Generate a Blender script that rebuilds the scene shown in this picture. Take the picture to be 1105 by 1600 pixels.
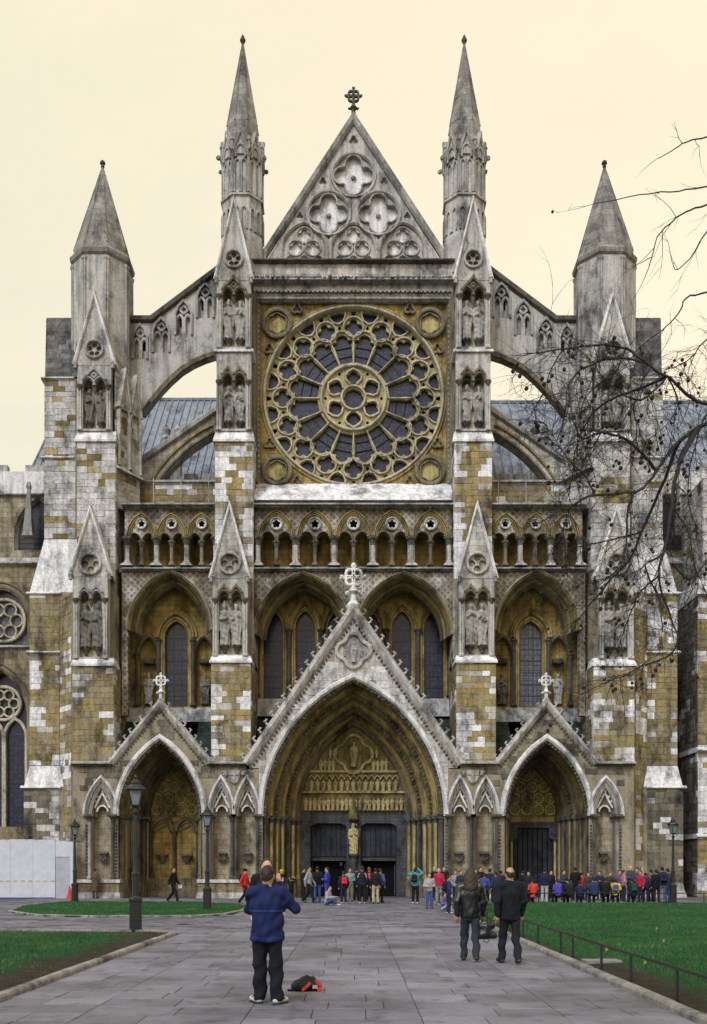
import bpy, bmesh, math, random
import numpy as np
from mathutils import Vector, Matrix, noise
from mathutils.geometry import delaunay_2d_cdt
random.seed(7); rng = np.random.default_rng(7)
R = math.radians; PI = math.pi
scn = bpy.context.scene
for o in list(bpy.data.objects): bpy.data.objects.remove(o)

# ---------------------------------------------------------------- camera
F, D, CX, HZ, CH = 1500.0, 52.6, 552.5, 1356.0, 1.65   # focal (px of 1105x1600), distance to the front, centre column, horizon row, eye height
cam = bpy.data.cameras.new('camera'); cam_o = bpy.data.objects.new('camera', cam)
scn.collection.objects.link(cam_o)
cam.sensor_width = 36; cam.lens = 36 * F / 1600; cam.shift_y = (HZ - 800) / 1600
cam.clip_end = 2000; cam.clip_start = 0.1
cam_o.location = (0, -D, CH); cam_o.rotation_euler = (R(90), 0, 0)
scn.camera = cam_o

# ---------------------------------------------------------------- sky, sun, exposure
SUN_EL, SUN_AZ = 44, 205
w = bpy.data.worlds.new('World'); scn.world = w; w.use_nodes = True
nt = w.node_tree; nt.nodes.clear()
wo = nt.nodes.new('ShaderNodeOutputWorld')
sky = nt.nodes.new('ShaderNodeTexSky'); sky.sky_type = 'NISHITA'; sky.sun_disc = False
sky.sun_elevation = R(SUN_EL); sky.sun_rotation = R(SUN_AZ); sky.dust_density = 6; sky.air_density = 1; sky.ozone_density = 1
b1 = nt.nodes.new('ShaderNodeBackground'); b1.inputs[1].default_value = 0.06
cl = nt.nodes.new('ShaderNodeMix'); cl.data_type = 'RGBA'            # thin even cloud layer, cream in the low light
no = nt.nodes.new('ShaderNodeTexNoise'); no.inputs['Scale'].default_value = 2.2; no.inputs['Detail'].default_value = 7; no.inputs['Roughness'].default_value = .62
no.inputs['Distortion'].default_value = .6
mr = nt.nodes.new('ShaderNodeMapRange'); mr.inputs[1].default_value = .3; mr.inputs[2].default_value = .7
wsp = nt.nodes.new('ShaderNodeSeparateXYZ'); wma = nt.nodes.new('ShaderNodeMath'); wma.operation = 'MULTIPLY_ADD'; wma.inputs[1].default_value = .26
wtc0 = nt.nodes.new('ShaderNodeTexCoord'); nt.links.new(wtc0.outputs['Generated'], wsp.inputs[0]); nt.links.new(wsp.outputs[0], wma.inputs[0]); nt.links.new(no.outputs[0], wma.inputs[2])
nt.links.new(wma.outputs[0], mr.inputs[0]); nt.links.new(mr.outputs[0], cl.inputs[0])
wtc = nt.nodes.new('ShaderNodeTexCoord'); wmp = nt.nodes.new('ShaderNodeMapping'); wmp.inputs['Location'].default_value = (1.35, .2, .1); wmp.inputs['Scale'].default_value = (.55, .55, .8)
nt.links.new(wtc.outputs['Generated'], wmp.inputs[0]); nt.links.new(wmp.outputs[0], no.inputs['Vector'])
cl.inputs[6].default_value = (0.79, 0.725, 0.49, 1); cl.inputs[7].default_value = (1.03, 0.84, 0.56, 1)
b2 = nt.nodes.new('ShaderNodeBackground'); b2.inputs[1].default_value = 1.04
ad = nt.nodes.new('ShaderNodeAddShader')
nt.links.new(sky.outputs[0], b1.inputs[0]); nt.links.new(cl.outputs[2], b2.inputs[0])
nt.links.new(b1.outputs[0], ad.inputs[0]); nt.links.new(b2.outputs[0], ad.inputs[1]); nt.links.new(ad.outputs[0], wo.inputs[0])
sl = bpy.data.lights.new('sky_fill', 'SUN'); sl.energy = 2.2; sl.angle = R(18); sl.color = (0.62, 0.78, 1.0)  # cool frontal fill added to stand in for the bright northern sky
so = bpy.data.objects.new('sky_fill', sl); scn.collection.objects.link(so)
so.rotation_euler = (R(90 - SUN_EL), 0, R(-25))
so.location = (-20, -60, 60)
scn.view_settings.view_transform = 'Standard'; scn.view_settings.look = 'None'
scn.view_settings.gamma = 1; scn.view_settings.exposure = 0.0

# ---------------------------------------------------------------- helpers
def S(Y): return F / (D + Y)
def X(p, Y): return (p - CX) / S(Y)
def Z(p, Y): return CH + (HZ - p) / S(Y)
def ground(px, py):
    d = CH * F / (py - HZ); return ((px - CX) * d / F, d - D)
col = scn.collection

def tag(o, label=None, cat=None, group=None, kind=None):
    if label: o['label'] = label
    if cat: o['category'] = cat
    if group: o['group'] = group
    if kind: o['kind'] = kind
    return o
def empty(name, loc=(0, 0, 0), rz=0, parent=None):
    o = bpy.data.objects.new(name, None); col.objects.link(o); o.location = loc; o.rotation_euler = (0, 0, rz)
    o.empty_display_size = .3
    if parent: o.parent = parent
    return o
def inpoly(x, z, P):
    c = False; n = len(P); j = n - 1
    for i in range(n):
        xi, zi = P[i]; xj, zj = P[j]
        if (zi > z) != (zj > z) and x < (xj - xi) * (z - zi) / (zj - zi) + xi: c = not c
        j = i
    return c
def bbox(P):
    xs = [p[0] for p in P]; zs = [p[1] for p in P]; return min(xs), max(xs), min(zs), max(zs)

STUFFY = {'ball_flowers', 'crockets', 'dogtooth', 'carved_foliage', 'corbel_table', 'carved_figures', 'spandrel_trefoils', 'roundels', 'corner_shafts', 'safety_rail', 'battlement', 'merlon', 'tracery_rings', 'niche_gablet', 'shield_carving'}
class MB:
    def __init__(s, T=None): s.v = []; s.f = []; s.T = T; s.c = []
    def add(s, vs, fs, c=None):
        o = len(s.v)
        if s.T is not None: vs = [tuple(s.T @ Vector(v)) for v in vs]
        s.v += [tuple(v) for v in vs]; s.f += [tuple(i + o for i in f) for f in fs]
        if c is not None: s.c += [c] * len(fs)
        return s
    def box(s, x0, x1, y0, y1, z0, z1, c=None):
        v = [(x, y, z) for z in (z0, z1) for y in (y0, y1) for x in (x0, x1)]
        return s.add(v, [(0, 2, 3, 1), (4, 5, 7, 6), (0, 1, 5, 4), (2, 6, 7, 3), (0, 4, 6, 2), (1, 3, 7, 5)], c)
    def frust(s, a, b):                                    # two rectangles (x0,x1,y0,y1,z)
        v = []
        for (x0, x1, y0, y1, z) in (a, b): v += [(x0, y0, z), (x1, y0, z), (x1, y1, z), (x0, y1, z)]
        return s.add(v, [(3, 2, 1, 0), (4, 5, 6, 7), (0, 1, 5, 4), (1, 2, 6, 5), (2, 3, 7, 6), (3, 0, 4, 7)])
    def prism(s, outer, y0, y1, holes=(), back=False):
        loops = [list(outer)] + [list(h) for h in holes]
        vs = []; es = []
        for L in loops:
            o = len(vs); vs += [Vector(p) for p in L]; es += [(o + i, o + (i + 1) % len(L)) for i in range(len(L))]
        ov, oe, of, *_ = delaunay_2d_cdt(vs, es, [], 1, 1e-5)
        hb = [bbox(h) for h in holes]; keep = []
        for f in of:
            cx = sum(ov[i][0] for i in f) / len(f); cz = sum(ov[i][1] for i in f) / len(f)
            if not inpoly(cx, cz, loops[0]): continue
            if any(b[0] <= cx <= b[1] and b[2] <= cz <= b[3] and inpoly(cx, cz, h) for b, h in zip(hb, holes)): continue
            keep.append(tuple(f))
        s.add([(p[0], y0, p[1]) for p in ov], keep)
        if back: s.add([(p[0], y1, p[1]) for p in ov], [tuple(reversed(f)) for f in keep])
        for L in loops:
            n = len(L)
            s.add([(p[0], y0, p[1]) for p in L] + [(p[0], y1, p[1]) for p in L], [(i, (i + 1) % n, n + (i + 1) % n, n + i) for i in range(n)])
        return s
    def plan(s, P, z0, z1):                                # plan polygon extruded upwards
        n = len(P)
        s.add([(x, y, z0) for x, y in P] + [(x, y, z1) for x, y in P],
              [(i, (i + 1) % n, n + (i + 1) % n, n + i) for i in range(n)] + [tuple(range(2 * n - 1, n - 1, -1)), tuple(range(n))])
        return s
    def sweep(s, path, prof, closed=False, pclosed=False):
        n = len(path); m = len(prof); vs = []
        for i in range(n):
            a = path[i - 1] if (i > 0 or closed) else None
            b = path[(i + 1) % n] if (i < n - 1 or closed) else None
            p = path[i]; ds = []
            for q, r in ((a, p), (p, b)):
                if q is None or r is None: continue
                dx, dz = r[0] - q[0], r[1] - q[1]; l = math.hypot(dx, dz) or 1; ds.append((dx / l, dz / l))
            if len(ds) == 1: nx, nz = -ds[0][1], ds[0][0]
            else:
                nx, nz = -(ds[0][1] + ds[1][1]), ds[0][0] + ds[1][0]; l = math.hypot(nx, nz) or 1; nx /= l; nz /= l
                k = max(.4, nx * -ds[0][1] + nz * ds[0][0]); nx /= k; nz /= k
            vs += [(p[0] + nx * q, y, p[1] + nz * q) for q, y in prof]
        fs = []
        for i in range(n if closed else n - 1):
            j = (i + 1) % n
            for k in range(m if pclosed else m - 1):
                l = (k + 1) % m; fs.append((i * m + k, i * m + l, j * m + l, j * m + k))
        if pclosed and not closed: fs += [tuple(range(m)), tuple(range((n - 1) * m, n * m))[::-1]]
        return s.add(vs, fs)
    def lathe(s, cx, cy, prof, n=8, rot=0, cap=True):
        vs = []
        for r, z in prof: vs += [(cx + r * math.cos(rot + 2 * PI * k / n), cy + r * math.sin(rot + 2 * PI * k / n), z) for k in range(n)]
        fs = [(i * n + k, i * n + (k + 1) % n, (i + 1) * n + (k + 1) % n, (i + 1) * n + k) for i in range(len(prof) - 1) for k in range(n)]
        if cap: fs += [tuple(range(n))[::-1], tuple(range((len(prof) - 1) * n, len(prof) * n))]
        return s.add(vs, fs)
    def tube(s, pts, rad, n=6, cap=True):
        pts = [Vector(p) for p in pts]; m = len(pts)
        if not hasattr(rad, '__len__'): rad = [rad] * m
        vs = []; up = Vector((0.13, 0.31, 0.94)).normalized()
        for i in range(m):
            d = (pts[min(i + 1, m - 1)] - pts[max(i - 1, 0)]); d.normalize()
            a = d.cross(up)
            if a.length < 1e-3: a = d.cross(Vector((1, 0, 0)))
            a.normalize(); b = d.cross(a)
            vs += [pts[i] + (a * math.cos(2 * PI * k / n) + b * math.sin(2 * PI * k / n)) * rad[i] for k in range(n)]
        fs = [(i * n + k, i * n + (k + 1) % n, (i + 1) * n + (k + 1) % n, (i + 1) * n + k) for i in range(m - 1) for k in range(n)]
        if cap: fs += [tuple(range(n)), tuple(range((m - 1) * n, m * n))]
        return s.add(vs, fs)
    def lump(s, c, rx, ry, rz, j=.0):                       # small carved knob
        x, y, z = c; q = lambda: 1 + random.uniform(-j, j)
        v = [(x - rx * q(), y, z), (x + rx * q(), y, z), (x, y - ry * q(), z), (x, y + ry, z), (x, y, z - rz * q()), (x, y, z + rz * q())]
        for a in (-1, 1):
            for b in (-1, 1): v.append((x + a * rx * .68, y - ry * .62, z + b * rz * .68))
        return s.add(v, [(2, 6, 4), (2, 4, 8), (2, 8, 1), (2, 1, 9), (2, 9, 5), (2, 5, 7), (2, 7, 0), (2, 0, 6),
                         (0, 6, 4, 3), (4, 8, 1, 3), (1, 9, 5, 3), (5, 7, 0, 3)])
    def build(s, name, m, parent=None, smooth=False, label=None, cat=None, group=None, kind=None):
        if not s.v: return None
        if name in STUFFY: kind = 'stuff'
        me = bpy.data.meshes.new(name); me.from_pydata(s.v, [], s.f); me.materials.append(m)
        if s.c and len(s.c) == len(s.f):
            a = me.color_attributes.new('tone', 'FLOAT_COLOR', 'CORNER')
            arr = np.repeat(np.array([list(c) + [1.] for c in s.c], dtype=np.float32), [len(f) for f in s.f], axis=0)
            a.data.foreach_set('color', arr.ravel())
        if smooth: me.polygons.foreach_set('use_smooth', [True] * len(me.polygons))
        me.update(); o = bpy.data.objects.new(name, me); col.objects.link(o)
        if parent: o.parent = parent
        return tag(o, label, cat, group, kind)

def arch(cx, zs, hw, h, n=9):
    h = max(h, hw * 1.0001); r = (hw * hw + h * h) / (2 * hw); a1 = math.acos((hw - r) / r)
    L = [(cx - hw + r + r * math.cos(PI + (a1 - PI) * i / n), zs + r * math.sin(PI + (a1 - PI) * i / n)) for i in range(n + 1)]
    return L + [(2 * cx - x, z) for x, z in reversed(L[:-1])]
def opening(cx, zb, zs, hw, h, n=9): return [(cx - hw, zb)] + arch(cx, zs, hw, h, n) + [(cx + hw, zb)]
def circle(cx, cz, r, n=32): return [(cx + r * math.cos(-2 * PI * i / n), cz + r * math.sin(-2 * PI * i / n)) for i in range(n)]
def foil(cx, cz, r, n, rot=PI / 2, m=6, c=.52):
    cc = r * c; rl = r - cc; P = []
    hm = PI / n; lim = rl / max(cc * math.sin(hm), 1e-6)
    if lim < 1.02: cc = rl / math.sin(hm) / 1.02
    for k in range(n):
        for i in range(m):
            d = -hm + 2 * hm * (i + .5) / m
            q = cc * math.cos(d) + math.sqrt(max(rl * rl - (cc * math.sin(d)) ** 2, 0))
            a = rot + 2 * PI * k / n + d; P.append((cx + q * math.cos(a), cz + q * math.sin(a)))
    return P
def roll(n0, n1, y0, y1, k=5):                              # a rounded roll between two profile points
    return [(n0 + (n1 - n0) * (1 - math.cos(PI / 2 * i / k)), y0 + (y1 - y0) * math.sin(PI / 2 * i / k)) for i in range(k + 1)]
BAR = lambda w, y0, y1, t=.3: [(-w, y1), (-w, y0 + w * t), (-w * .5, y0), (w * .5, y0), (w, y0 + w * t), (w, y1)]

# ---------------------------------------------------------------- surface nets (carved and clothed figures)
def capsule_field(prims, h, pad=.06, k=.03, mod=None):
    """prims: (a, b, ra, rb[, sx, sy, sz[, k]]) round cones; smooth union, meshed as one skin"""
    pts = np.array([p[0] for p in prims] + [p[1] for p in prims], float)
    rm = max(max(p[2], p[3]) for p in prims)
    lo = pts.min(0) - rm * 1.5 - pad; hi = pts.max(0) + rm * 1.5 + pad
    n = np.ceil((hi - lo) / h).astype(int) + 2
    g = np.full(n, .2); ax = [lo[i] + h * np.arange(n[i]) for i in range(3)]
    for p in prims:
        a, b = np.array(p[0], float), np.array(p[1], float); ra, rb = p[2], p[3]
        sc = np.array(p[4] if len(p) > 4 and p[4] is not None else (1, 1, 1), float); kk = p[5] if len(p) > 5 else k
        mr = max(ra, rb) * max(1, sc.max()) + pad + kk
        i0 = np.maximum(((np.minimum(a, b) - mr - lo) / h).astype(int), 0)
        i1 = np.minimum(((np.maximum(a, b) + mr - lo) / h).astype(int) + 2, n)
        sx, sy, sz = [slice(i0[q], i1[q]) for q in range(3)]
        gx, gy, gz = np.meshgrid(ax[0][sx], ax[1][sy], ax[2][sz], indexing='ij')
        d = (b - a) / sc; pa = [(gx - a[0]) / sc[0], (gy - a[1]) / sc[1], (gz - a[2]) / sc[2]]
        dd = max(float(d @ d), 1e-9); t = np.clip((pa[0] * d[0] + pa[1] * d[1] + pa[2] * d[2]) / dd, 0, 1)
        q = np.sqrt((pa[0] - t * d[0]) ** 2 + (pa[1] - t * d[1]) ** 2 + (pa[2] - t * d[2]) ** 2) - (ra + (rb - ra) * t)
        q = q * min(1, sc.min() * 1.0)
        o = g[sx, sy, sz]; hh = np.clip(.5 + .5 * (o - q) / kk, 0, 1)
        g[sx, sy, sz] = o + (q - o) * hh - kk * hh * (1 - hh)
    if mod is not None:
        gx, gy, gz = np.meshgrid(*ax, indexing='ij'); g = mod(g, gx, gy, gz)
    g[0] = g[-1] = .2; g[:, 0] = g[:, -1] = .2; g[:, :, 0] = g[:, :, -1] = .2
    return surface_net(g, lo, h)
def surface_net(g, lo, h):
    ins = g < 0; c = tuple(k - 1 for k in g.shape)
    def cor(a, i, j, k): return a[i:i + c[0], j:j + c[1], k:k + c[2]]
    acc = np.zeros(c + (3,)); cnt = np.zeros(c)
    C = [(i, j, k) for i in (0, 1) for j in (0, 1) for k in (0, 1)]
    for p in C:
        for ax in range(3):
            if p[ax]: continue
            q = list(p); q[ax] = 1; va, vb = cor(g, *p), cor(g, *q); m = cor(ins, *p) != cor(ins, *q)
            t = np.where(m, va / np.where(m, va - vb, 1), 0)
            for e in range(3): acc[..., e] += np.where(m, p[e] + (t if e == ax else 0), 0)
            cnt += m
    act = cnt > 0; idx = -np.ones(c, int); w_ = np.argwhere(act); idx[act] = np.arange(len(w_))
    V = (w_ + acc[act] / cnt[act][:, None]) * h + lo
    Fs = []
    for ax in range(3):
        o1, o2 = (ax + 1) % 3, (ax + 2) % 3
        a = [slice(1, c[i]) for i in range(3)]; a[ax] = slice(0, c[ax]); b = list(a); b[ax] = slice(1, c[ax] + 1)
        A, B = ins[tuple(a)], ins[tuple(b)]
        for flip in (0, 1):
            e = np.argwhere((A & ~B) if not flip else (~A & B))
            if not len(e): continue
            base = e.copy(); base[:, o1] += 1; base[:, o2] += 1
            def at(d1, d2):
                q = base.copy(); q[:, o1] -= d1; q[:, o2] -= d2; return idx[q[:, 0], q[:, 1], q[:, 2]]
            f = np.stack([at(1, 1), at(0, 1), at(0, 0), at(1, 0)], 1)
            Fs.append(f[:, ::-1] if flip else f)
    return V, np.concatenate(Fs)
def mesh_np(name, V, Fc, m, parent=None, smooth=True):
    me = bpy.data.meshes.new(name); me.from_pydata(V.tolist(), [], Fc.tolist()); me.materials.append(m)
    if smooth: me.polygons.foreach_set('use_smooth', [True] * len(me.polygons))
    me.update(); o = bpy.data.objects.new(name, me); col.objects.link(o)
    if parent: o.parent = parent
    return o
# ---------------------------------------------------------------- materials (base colours, linear)
GOLD, BROWN, PALE, GREY, DARK, SOOT = (.36, .275, .11), (.165, .13, .07), (.56, .555, .58), (.30, .295, .295), (.095, .09, .085), (.04, .04, .042)
def newmat(name):
    m = bpy.data.materials.new(name); m.use_nodes = True; t = m.node_tree
    return m, t, t.nodes['Principled BSDF'], t.nodes['Material Output']
def nd(t, typ, **kw):
    n = t.nodes.new(typ)
    for k, v in kw.items(): setattr(n, k, v)
    return n
def ramp(t, fac, stops):
    r = t.nodes.new('ShaderNodeValToRGB'); e = r.color_ramp.elements
    while len(e) < len(stops): e.new(.5)
    for q, (p, c) in zip(e, stops): q.position = p; q.color = (*c, 1) if len(c) == 3 else c
    t.links.new(fac, r.inputs[0]); return r.outputs[0]
def noise_n(t, vec, scale, detail=5, rough=.6):
    n = t.nodes.new('ShaderNodeTexNoise'); n.inputs['Scale'].default_value = scale; n.inputs['Detail'].default_value = detail
    n.inputs['Roughness'].default_value = rough
    if vec is not None: t.links.new(vec, n.inputs['Vector'])
    return n.outputs[0]
def mixc(t, fac, a, b, mode='MIX'):
    m = t.nodes.new('ShaderNodeMix'); m.data_type = 'RGBA'; m.blend_type = mode
    for sock, v in ((m.inputs[0], fac), (m.inputs[6], a), (m.inputs[7], b)):
        if hasattr(v, 'links'): t.links.new(v, sock)
        elif isinstance(v, (int, float)): sock.default_value = v
        else: sock.default_value = (*v, 1)
    return m.outputs[2]
def scaled(t, vec, s):
    m = t.nodes.new('ShaderNodeMapping'); m.inputs['Scale'].default_value = s; t.links.new(vec, m.inputs[0]); return m.outputs[0]
def bump(t, h, bs, strength, dist=.05):
    b = t.nodes.new('ShaderNodeBump'); b.inputs['Strength'].default_value = strength; b.inputs['Distance'].default_value = dist
    t.links.new(h, b.inputs['Height']); t.links.new(b.outputs[0], bs.inputs['Normal'])
def weather(t, pos, c, streak=.6, fine=.35, soot=.72):
    f = noise_n(t, pos, 9, 8, .78); c = mixc(t, 1., c, ramp(t, f, [(.28, (1 - fine * 1.45,) * 3), (.5, (1, 1, 1)), (.72, (1 + fine * 1.0,) * 3)]), 'MULTIPLY')
    s = noise_n(t, scaled(t, pos, (2.2, 2.2, .16)), 1.2, 5, .65)
    c = mixc(t, 1., c, ramp(t, s, [(.34, (1 - streak,) * 3), (.56, (1, 1, 1))]), 'MULTIPLY')
    k = noise_n(t, scaled(t, pos, (1, 1, .6)), .75, 9, .74)                     # patches of soot that run across the joints
    return mixc(t, 1., c, ramp(t, k, [(.36, (1 - soot, 1 - soot, 1 - soot * .97)), (.5, (1, 1, 1))]), 'MULTIPLY')
def stone(name, cols, scale=.55, streak=.55, joints=None, fine=.35):
    m, t, b, o = newmat(name); pos = nd(t, 'ShaderNodeNewGeometry').outputs['Position']
    n = noise_n(t, pos, scale, 6, .62); k = len(cols)
    c = ramp(t, n, [(.30 + .42 * i / max(k - 1, 1), q) for i, q in enumerate(cols)])
    c = weather(t, pos, c, streak, fine); h = noise_n(t, pos, 16, 4, .7)
    if joints:
        sp = nd(t, 'ShaderNodeSeparateXYZ'); t.links.new(pos, sp.inputs[0])
        a = nd(t, 'ShaderNodeMath', operation='ADD'); t.links.new(sp.outputs[0], a.inputs[0]); t.links.new(sp.outputs[1], a.inputs[1])
        cb = nd(t, 'ShaderNodeCombineXYZ'); t.links.new(a.outputs[0], cb.inputs[0]); t.links.new(sp.outputs[2], cb.inputs[1])
        br = nd(t, 'ShaderNodeTexBrick'); t.links.new(cb.outputs[0], br.inputs[0]); br.inputs['Scale'].default_value = 1
        br.inputs['Brick Width'].default_value = joints[0]; br.inputs['Row Height'].default_value = joints[1]
        br.inputs['Mortar Size'].default_value = .012; br.inputs['Mortar Smooth'].default_value = .4
        br.inputs['Color1'].default_value = (.78, .76, .72, 1); br.inputs['Color2'].default_value = (1.15, 1.12, 1.1, 1); br.inputs['Mortar'].default_value = (.42, .4, .38, 1)
        c = mixc(t, 1., c, br.outputs[0], 'MULTIPLY')
    t.links.new(c, b.inputs['Base Color']); b.inputs['Roughness'].default_value = .92; b.inputs['Specular IOR Level'].default_value = .2
    bump(t, h, b, .5, .03); return m
def tonemat(name, obj):
    m, t, b, o = newmat(name); pos = nd(t, 'ShaderNodeNewGeometry').outputs['Position']
    if obj: c = nd(t, 'ShaderNodeObjectInfo').outputs['Color']
    else: c = nd(t, 'ShaderNodeAttribute', attribute_name='tone').outputs['Color']
    c = weather(t, pos, c, .38, .42)
    c = mixc(t, 1., c, ramp(t, noise_n(t, pos, 1.7, 6, .75), [(.32, (.62, .62, .64)), (.5, (1, 1, 1)), (.7, (1.12, 1.1, 1.06))]), 'MULTIPLY')
    t.links.new(c, b.inputs['Base Color']); b.inputs['Roughness'].default_value = .92
    b.inputs['Specular IOR Level'].default_value = .2
    bump(t, noise_n(t, pos, 14, 5, .7), b, .55, .03); return m
def plain(name, c, rough=.6, metal=0, var=.25, scale=9, spec=.4):
    m, t, b, o = newmat(name); pos = nd(t, 'ShaderNodeTexCoord').outputs['Object']
    n = noise_n(t, pos, scale, 4); c = mixc(t, 1., c, ramp(t, n, [(.3, (1 - var,) * 3), (.7, (1 + var * .5,) * 3)]), 'MULTIPLY')
    t.links.new(c, b.inputs['Base Color']); b.inputs['Roughness'].default_value = rough; b.inputs['Metallic'].default_value = metal
    b.inputs['Specular IOR Level'].default_value = spec; return m
M = {}
M['gold'] = stone('golden_stone', [BROWN, (.30, .23, .09), (.38, .29, .12), BROWN])
M['goldwall'] = stone('golden_coursed_stone', [(.13, .10, .05), (.30, .22, .08), (.40, .29, .10), (.23, .185, .11)], joints=(.62, .31))
M['goldrich'] = stone('ochre_stone', [(.34, .27, .10), (.48, .40, .18), (.30, .23, .08)], streak=.5)
M['pale'] = stone('pale_stone', [(.31, .295, .275), (.46, .445, .425), (.39, .375, .355), (.27, .255, .235)], streak=.5)
M['palewall'] = stone('pale_coursed_stone', [(.35, .33, .31), (.50, .485, .47), (.42, .40, .385), (.31, .285, .25)], joints=(.8, .36), streak=.5)
M['white'] = stone('renewed_white_stone', [(.62, .61, .62), (.72, .71, .72), (.45, .44, .445)], streak=.45)
M['grey'] = stone('grey_weathered_stone', [(.22, .21, .205), GREY, (.40, .38, .36), (.26, .25, .24)], streak=.55)
M['spire'] = stone('spire_stone', [(.215, .21, .205), (.28, .27, .262), (.19, .185, .18)], joints=(.7, .42), streak=.35)
M['brown'] = stone('brown_stone', [(.095, .083, .063), (.175, .15, .105), (.22, .185, .125), (.12, .105, .08)], streak=.5)
M['brownwall'] = stone('brown_coursed_stone', [(.14, .12, .085), (.24, .195, .125), (.28, .24, .17), (.17, .145, .10)], joints=(.6, .32), streak=.5)
M['cream'] = stone('cream_tracery_stone', [(.32, .275, .19), (.50, .455, .36), (.40, .355, .27)], scale=1.2, streak=.4)
M['dark'] = stone('dark_marble_shaft', [(.05, .05, .052), (.09, .087, .083), (.065, .063, .062)], streak=.3)
M['soot'] = stone('sooty_carving', [SOOT, (.13, .12, .10), (.07, .065, .06)], scale=2.5, streak=.4)
M['carved'] = stone('carved_ochre_stone', [(.09, .072, .036), (.22, .175, .075), (.14, .11, .05)], scale=1.6, streak=.4)
M['relief'] = stone('pale_ochre_relief', [(.26, .21, .10), (.44, .37, .19), (.34, .28, .13)], scale=1.6, streak=.3)
M['buffwall'] = stone('buff_coursed_stone', [(.24, .21, .15), (.36, .32, .235), (.29, .255, .185)], joints=(.6, .32), streak=.4)
M['statue'] = stone('statue_stone', [(.17, .16, .15), (.36, .345, .32), (.24, .225, .205)], scale=2.2, streak=.35)
M['statue_dark'] = stone('dark_statue_stone', [(.07, .068, .062), (.17, .16, .14), (.10, .095, .085)], scale=2.2, streak=.35)
M['mortar'] = stone('mortar', [(.22, .19, .14), (.30, .26, .19)], streak=.3)
M['block'] = tonemat('ashlar_face', False); M['blocko'] = tonemat('ashlar_block', True)
M['slate'] = stone('green_slate', [(.018, .026, .024), (.035, .046, .042), (.02, .027, .026)], joints=(.5, .22), streak=.3)
M['lead'] = stone('lead_roof', [(.19, .215, .26), (.24, .265, .31), (.17, .19, .235)], streak=.3, fine=.2)
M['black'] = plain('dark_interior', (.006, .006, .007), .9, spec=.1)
M['wood'] = stone('old_dark_oak', [(.018, .021, .03), (.042, .046, .06), (.026, .029, .038)], streak=.3)
M['doorframe'] = stone('grey_door_frame', [(.05, .052, .062), (.085, .088, .10), (.062, .064, .074)], joints=(.2, .2), streak=.3)
M['iron'] = plain('black_painted_iron', (.006, .009, .011), .38, .0, .3, 20, .5)
M['lamp_glass'] = plain('lantern_glass', (.17, .21, .24), .12, 0, .3, 6, .6)
def diaper():
    m, t, b, o = newmat('diaper_carving'); pos = nd(t, 'ShaderNodeNewGeometry').outputs['Position']
    sp = nd(t, 'ShaderNodeSeparateXYZ'); t.links.new(pos, sp.inputs[0]); cb = nd(t, 'ShaderNodeCombineXYZ')
    t.links.new(sp.outputs[0], cb.inputs[0]); t.links.new(sp.outputs[2], cb.inputs[1])
    v = nd(t, 'ShaderNodeTexVoronoi', voronoi_dimensions='2D'); v.inputs['Randomness'].default_value = .06; v.inputs['Scale'].default_value = 2.7
    t.links.new(cb.outputs[0], v.inputs['Vector'])
    c = ramp(t, noise_n(t, pos, .8, 5), [(.35, (.15, .125, .085)), (.5, (.25, .215, .165)), (.62, (.46, .43, .40))])
    c = mixc(t, 1., c, ramp(t, v.outputs['Distance'], [(.2, (.55, .53, .5)), (.42, (1.15, 1.15, 1.15)), (.6, (.5, .48, .46))]), 'MULTIPLY')
    c = weather(t, pos, c, .4); t.links.new(c, b.inputs['Base Color']); b.inputs['Roughness'].default_value = .9
    bump(t, v.outputs['Distance'], b, .6, .06); return m
M['diaper'] = diaper()
def glass(name, c1, c2, sc=(.9, .55), hi=(.10, .12, .17)):
    m, t, b, o = newmat(name); pos = nd(t, 'ShaderNodeNewGeometry').outputs['Position']
    sp = nd(t, 'ShaderNodeSeparateXYZ'); t.links.new(pos, sp.inputs[0]); cb = nd(t, 'ShaderNodeCombineXYZ')
    t.links.new(sp.outputs[0], cb.inputs[0]); t.links.new(sp.outputs[2], cb.inputs[1])
    v = nd(t, 'ShaderNodeTexVoronoi', voronoi_dimensions='2D'); v.inputs['Scale'].default_value = 9; t.links.new(cb.outputs[0], v.inputs['Vector'])
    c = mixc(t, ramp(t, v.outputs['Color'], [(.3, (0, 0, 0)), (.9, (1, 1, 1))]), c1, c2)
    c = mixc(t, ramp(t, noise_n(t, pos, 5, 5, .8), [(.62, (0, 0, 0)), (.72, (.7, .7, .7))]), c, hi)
    br = nd(t, 'ShaderNodeTexBrick'); t.links.new(cb.outputs[0], br.inputs[0]); br.offset = 0
    br.inputs['Scale'].default_value = 1; br.inputs['Brick Width'].default_value = sc[0] * .28; br.inputs['Row Height'].default_value = sc[1] * .55
    br.inputs['Mortar Size'].default_value = .022; br.inputs['Color1'].default_value = br.inputs['Color2'].default_value = (1, 1, 1, 1); br.inputs['Mortar'].default_value = (.25, .25, .25, 1)
    c = mixc(t, 1., c, br.outputs[0], 'MULTIPLY')
    t.links.new(c, b.inputs['Base Color']); b.inputs['Roughness'].default_value = .3; b.inputs['Specular IOR Level'].default_value = .35
    bump(t, v.outputs['Color'], b, .25, .03); return m
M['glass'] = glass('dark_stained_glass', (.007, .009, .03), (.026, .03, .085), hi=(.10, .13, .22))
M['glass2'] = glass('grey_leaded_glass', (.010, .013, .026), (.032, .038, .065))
M['glass3'] = glass('pale_leaded_glass', (.06, .07, .095), (.12, .135, .165))

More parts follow.
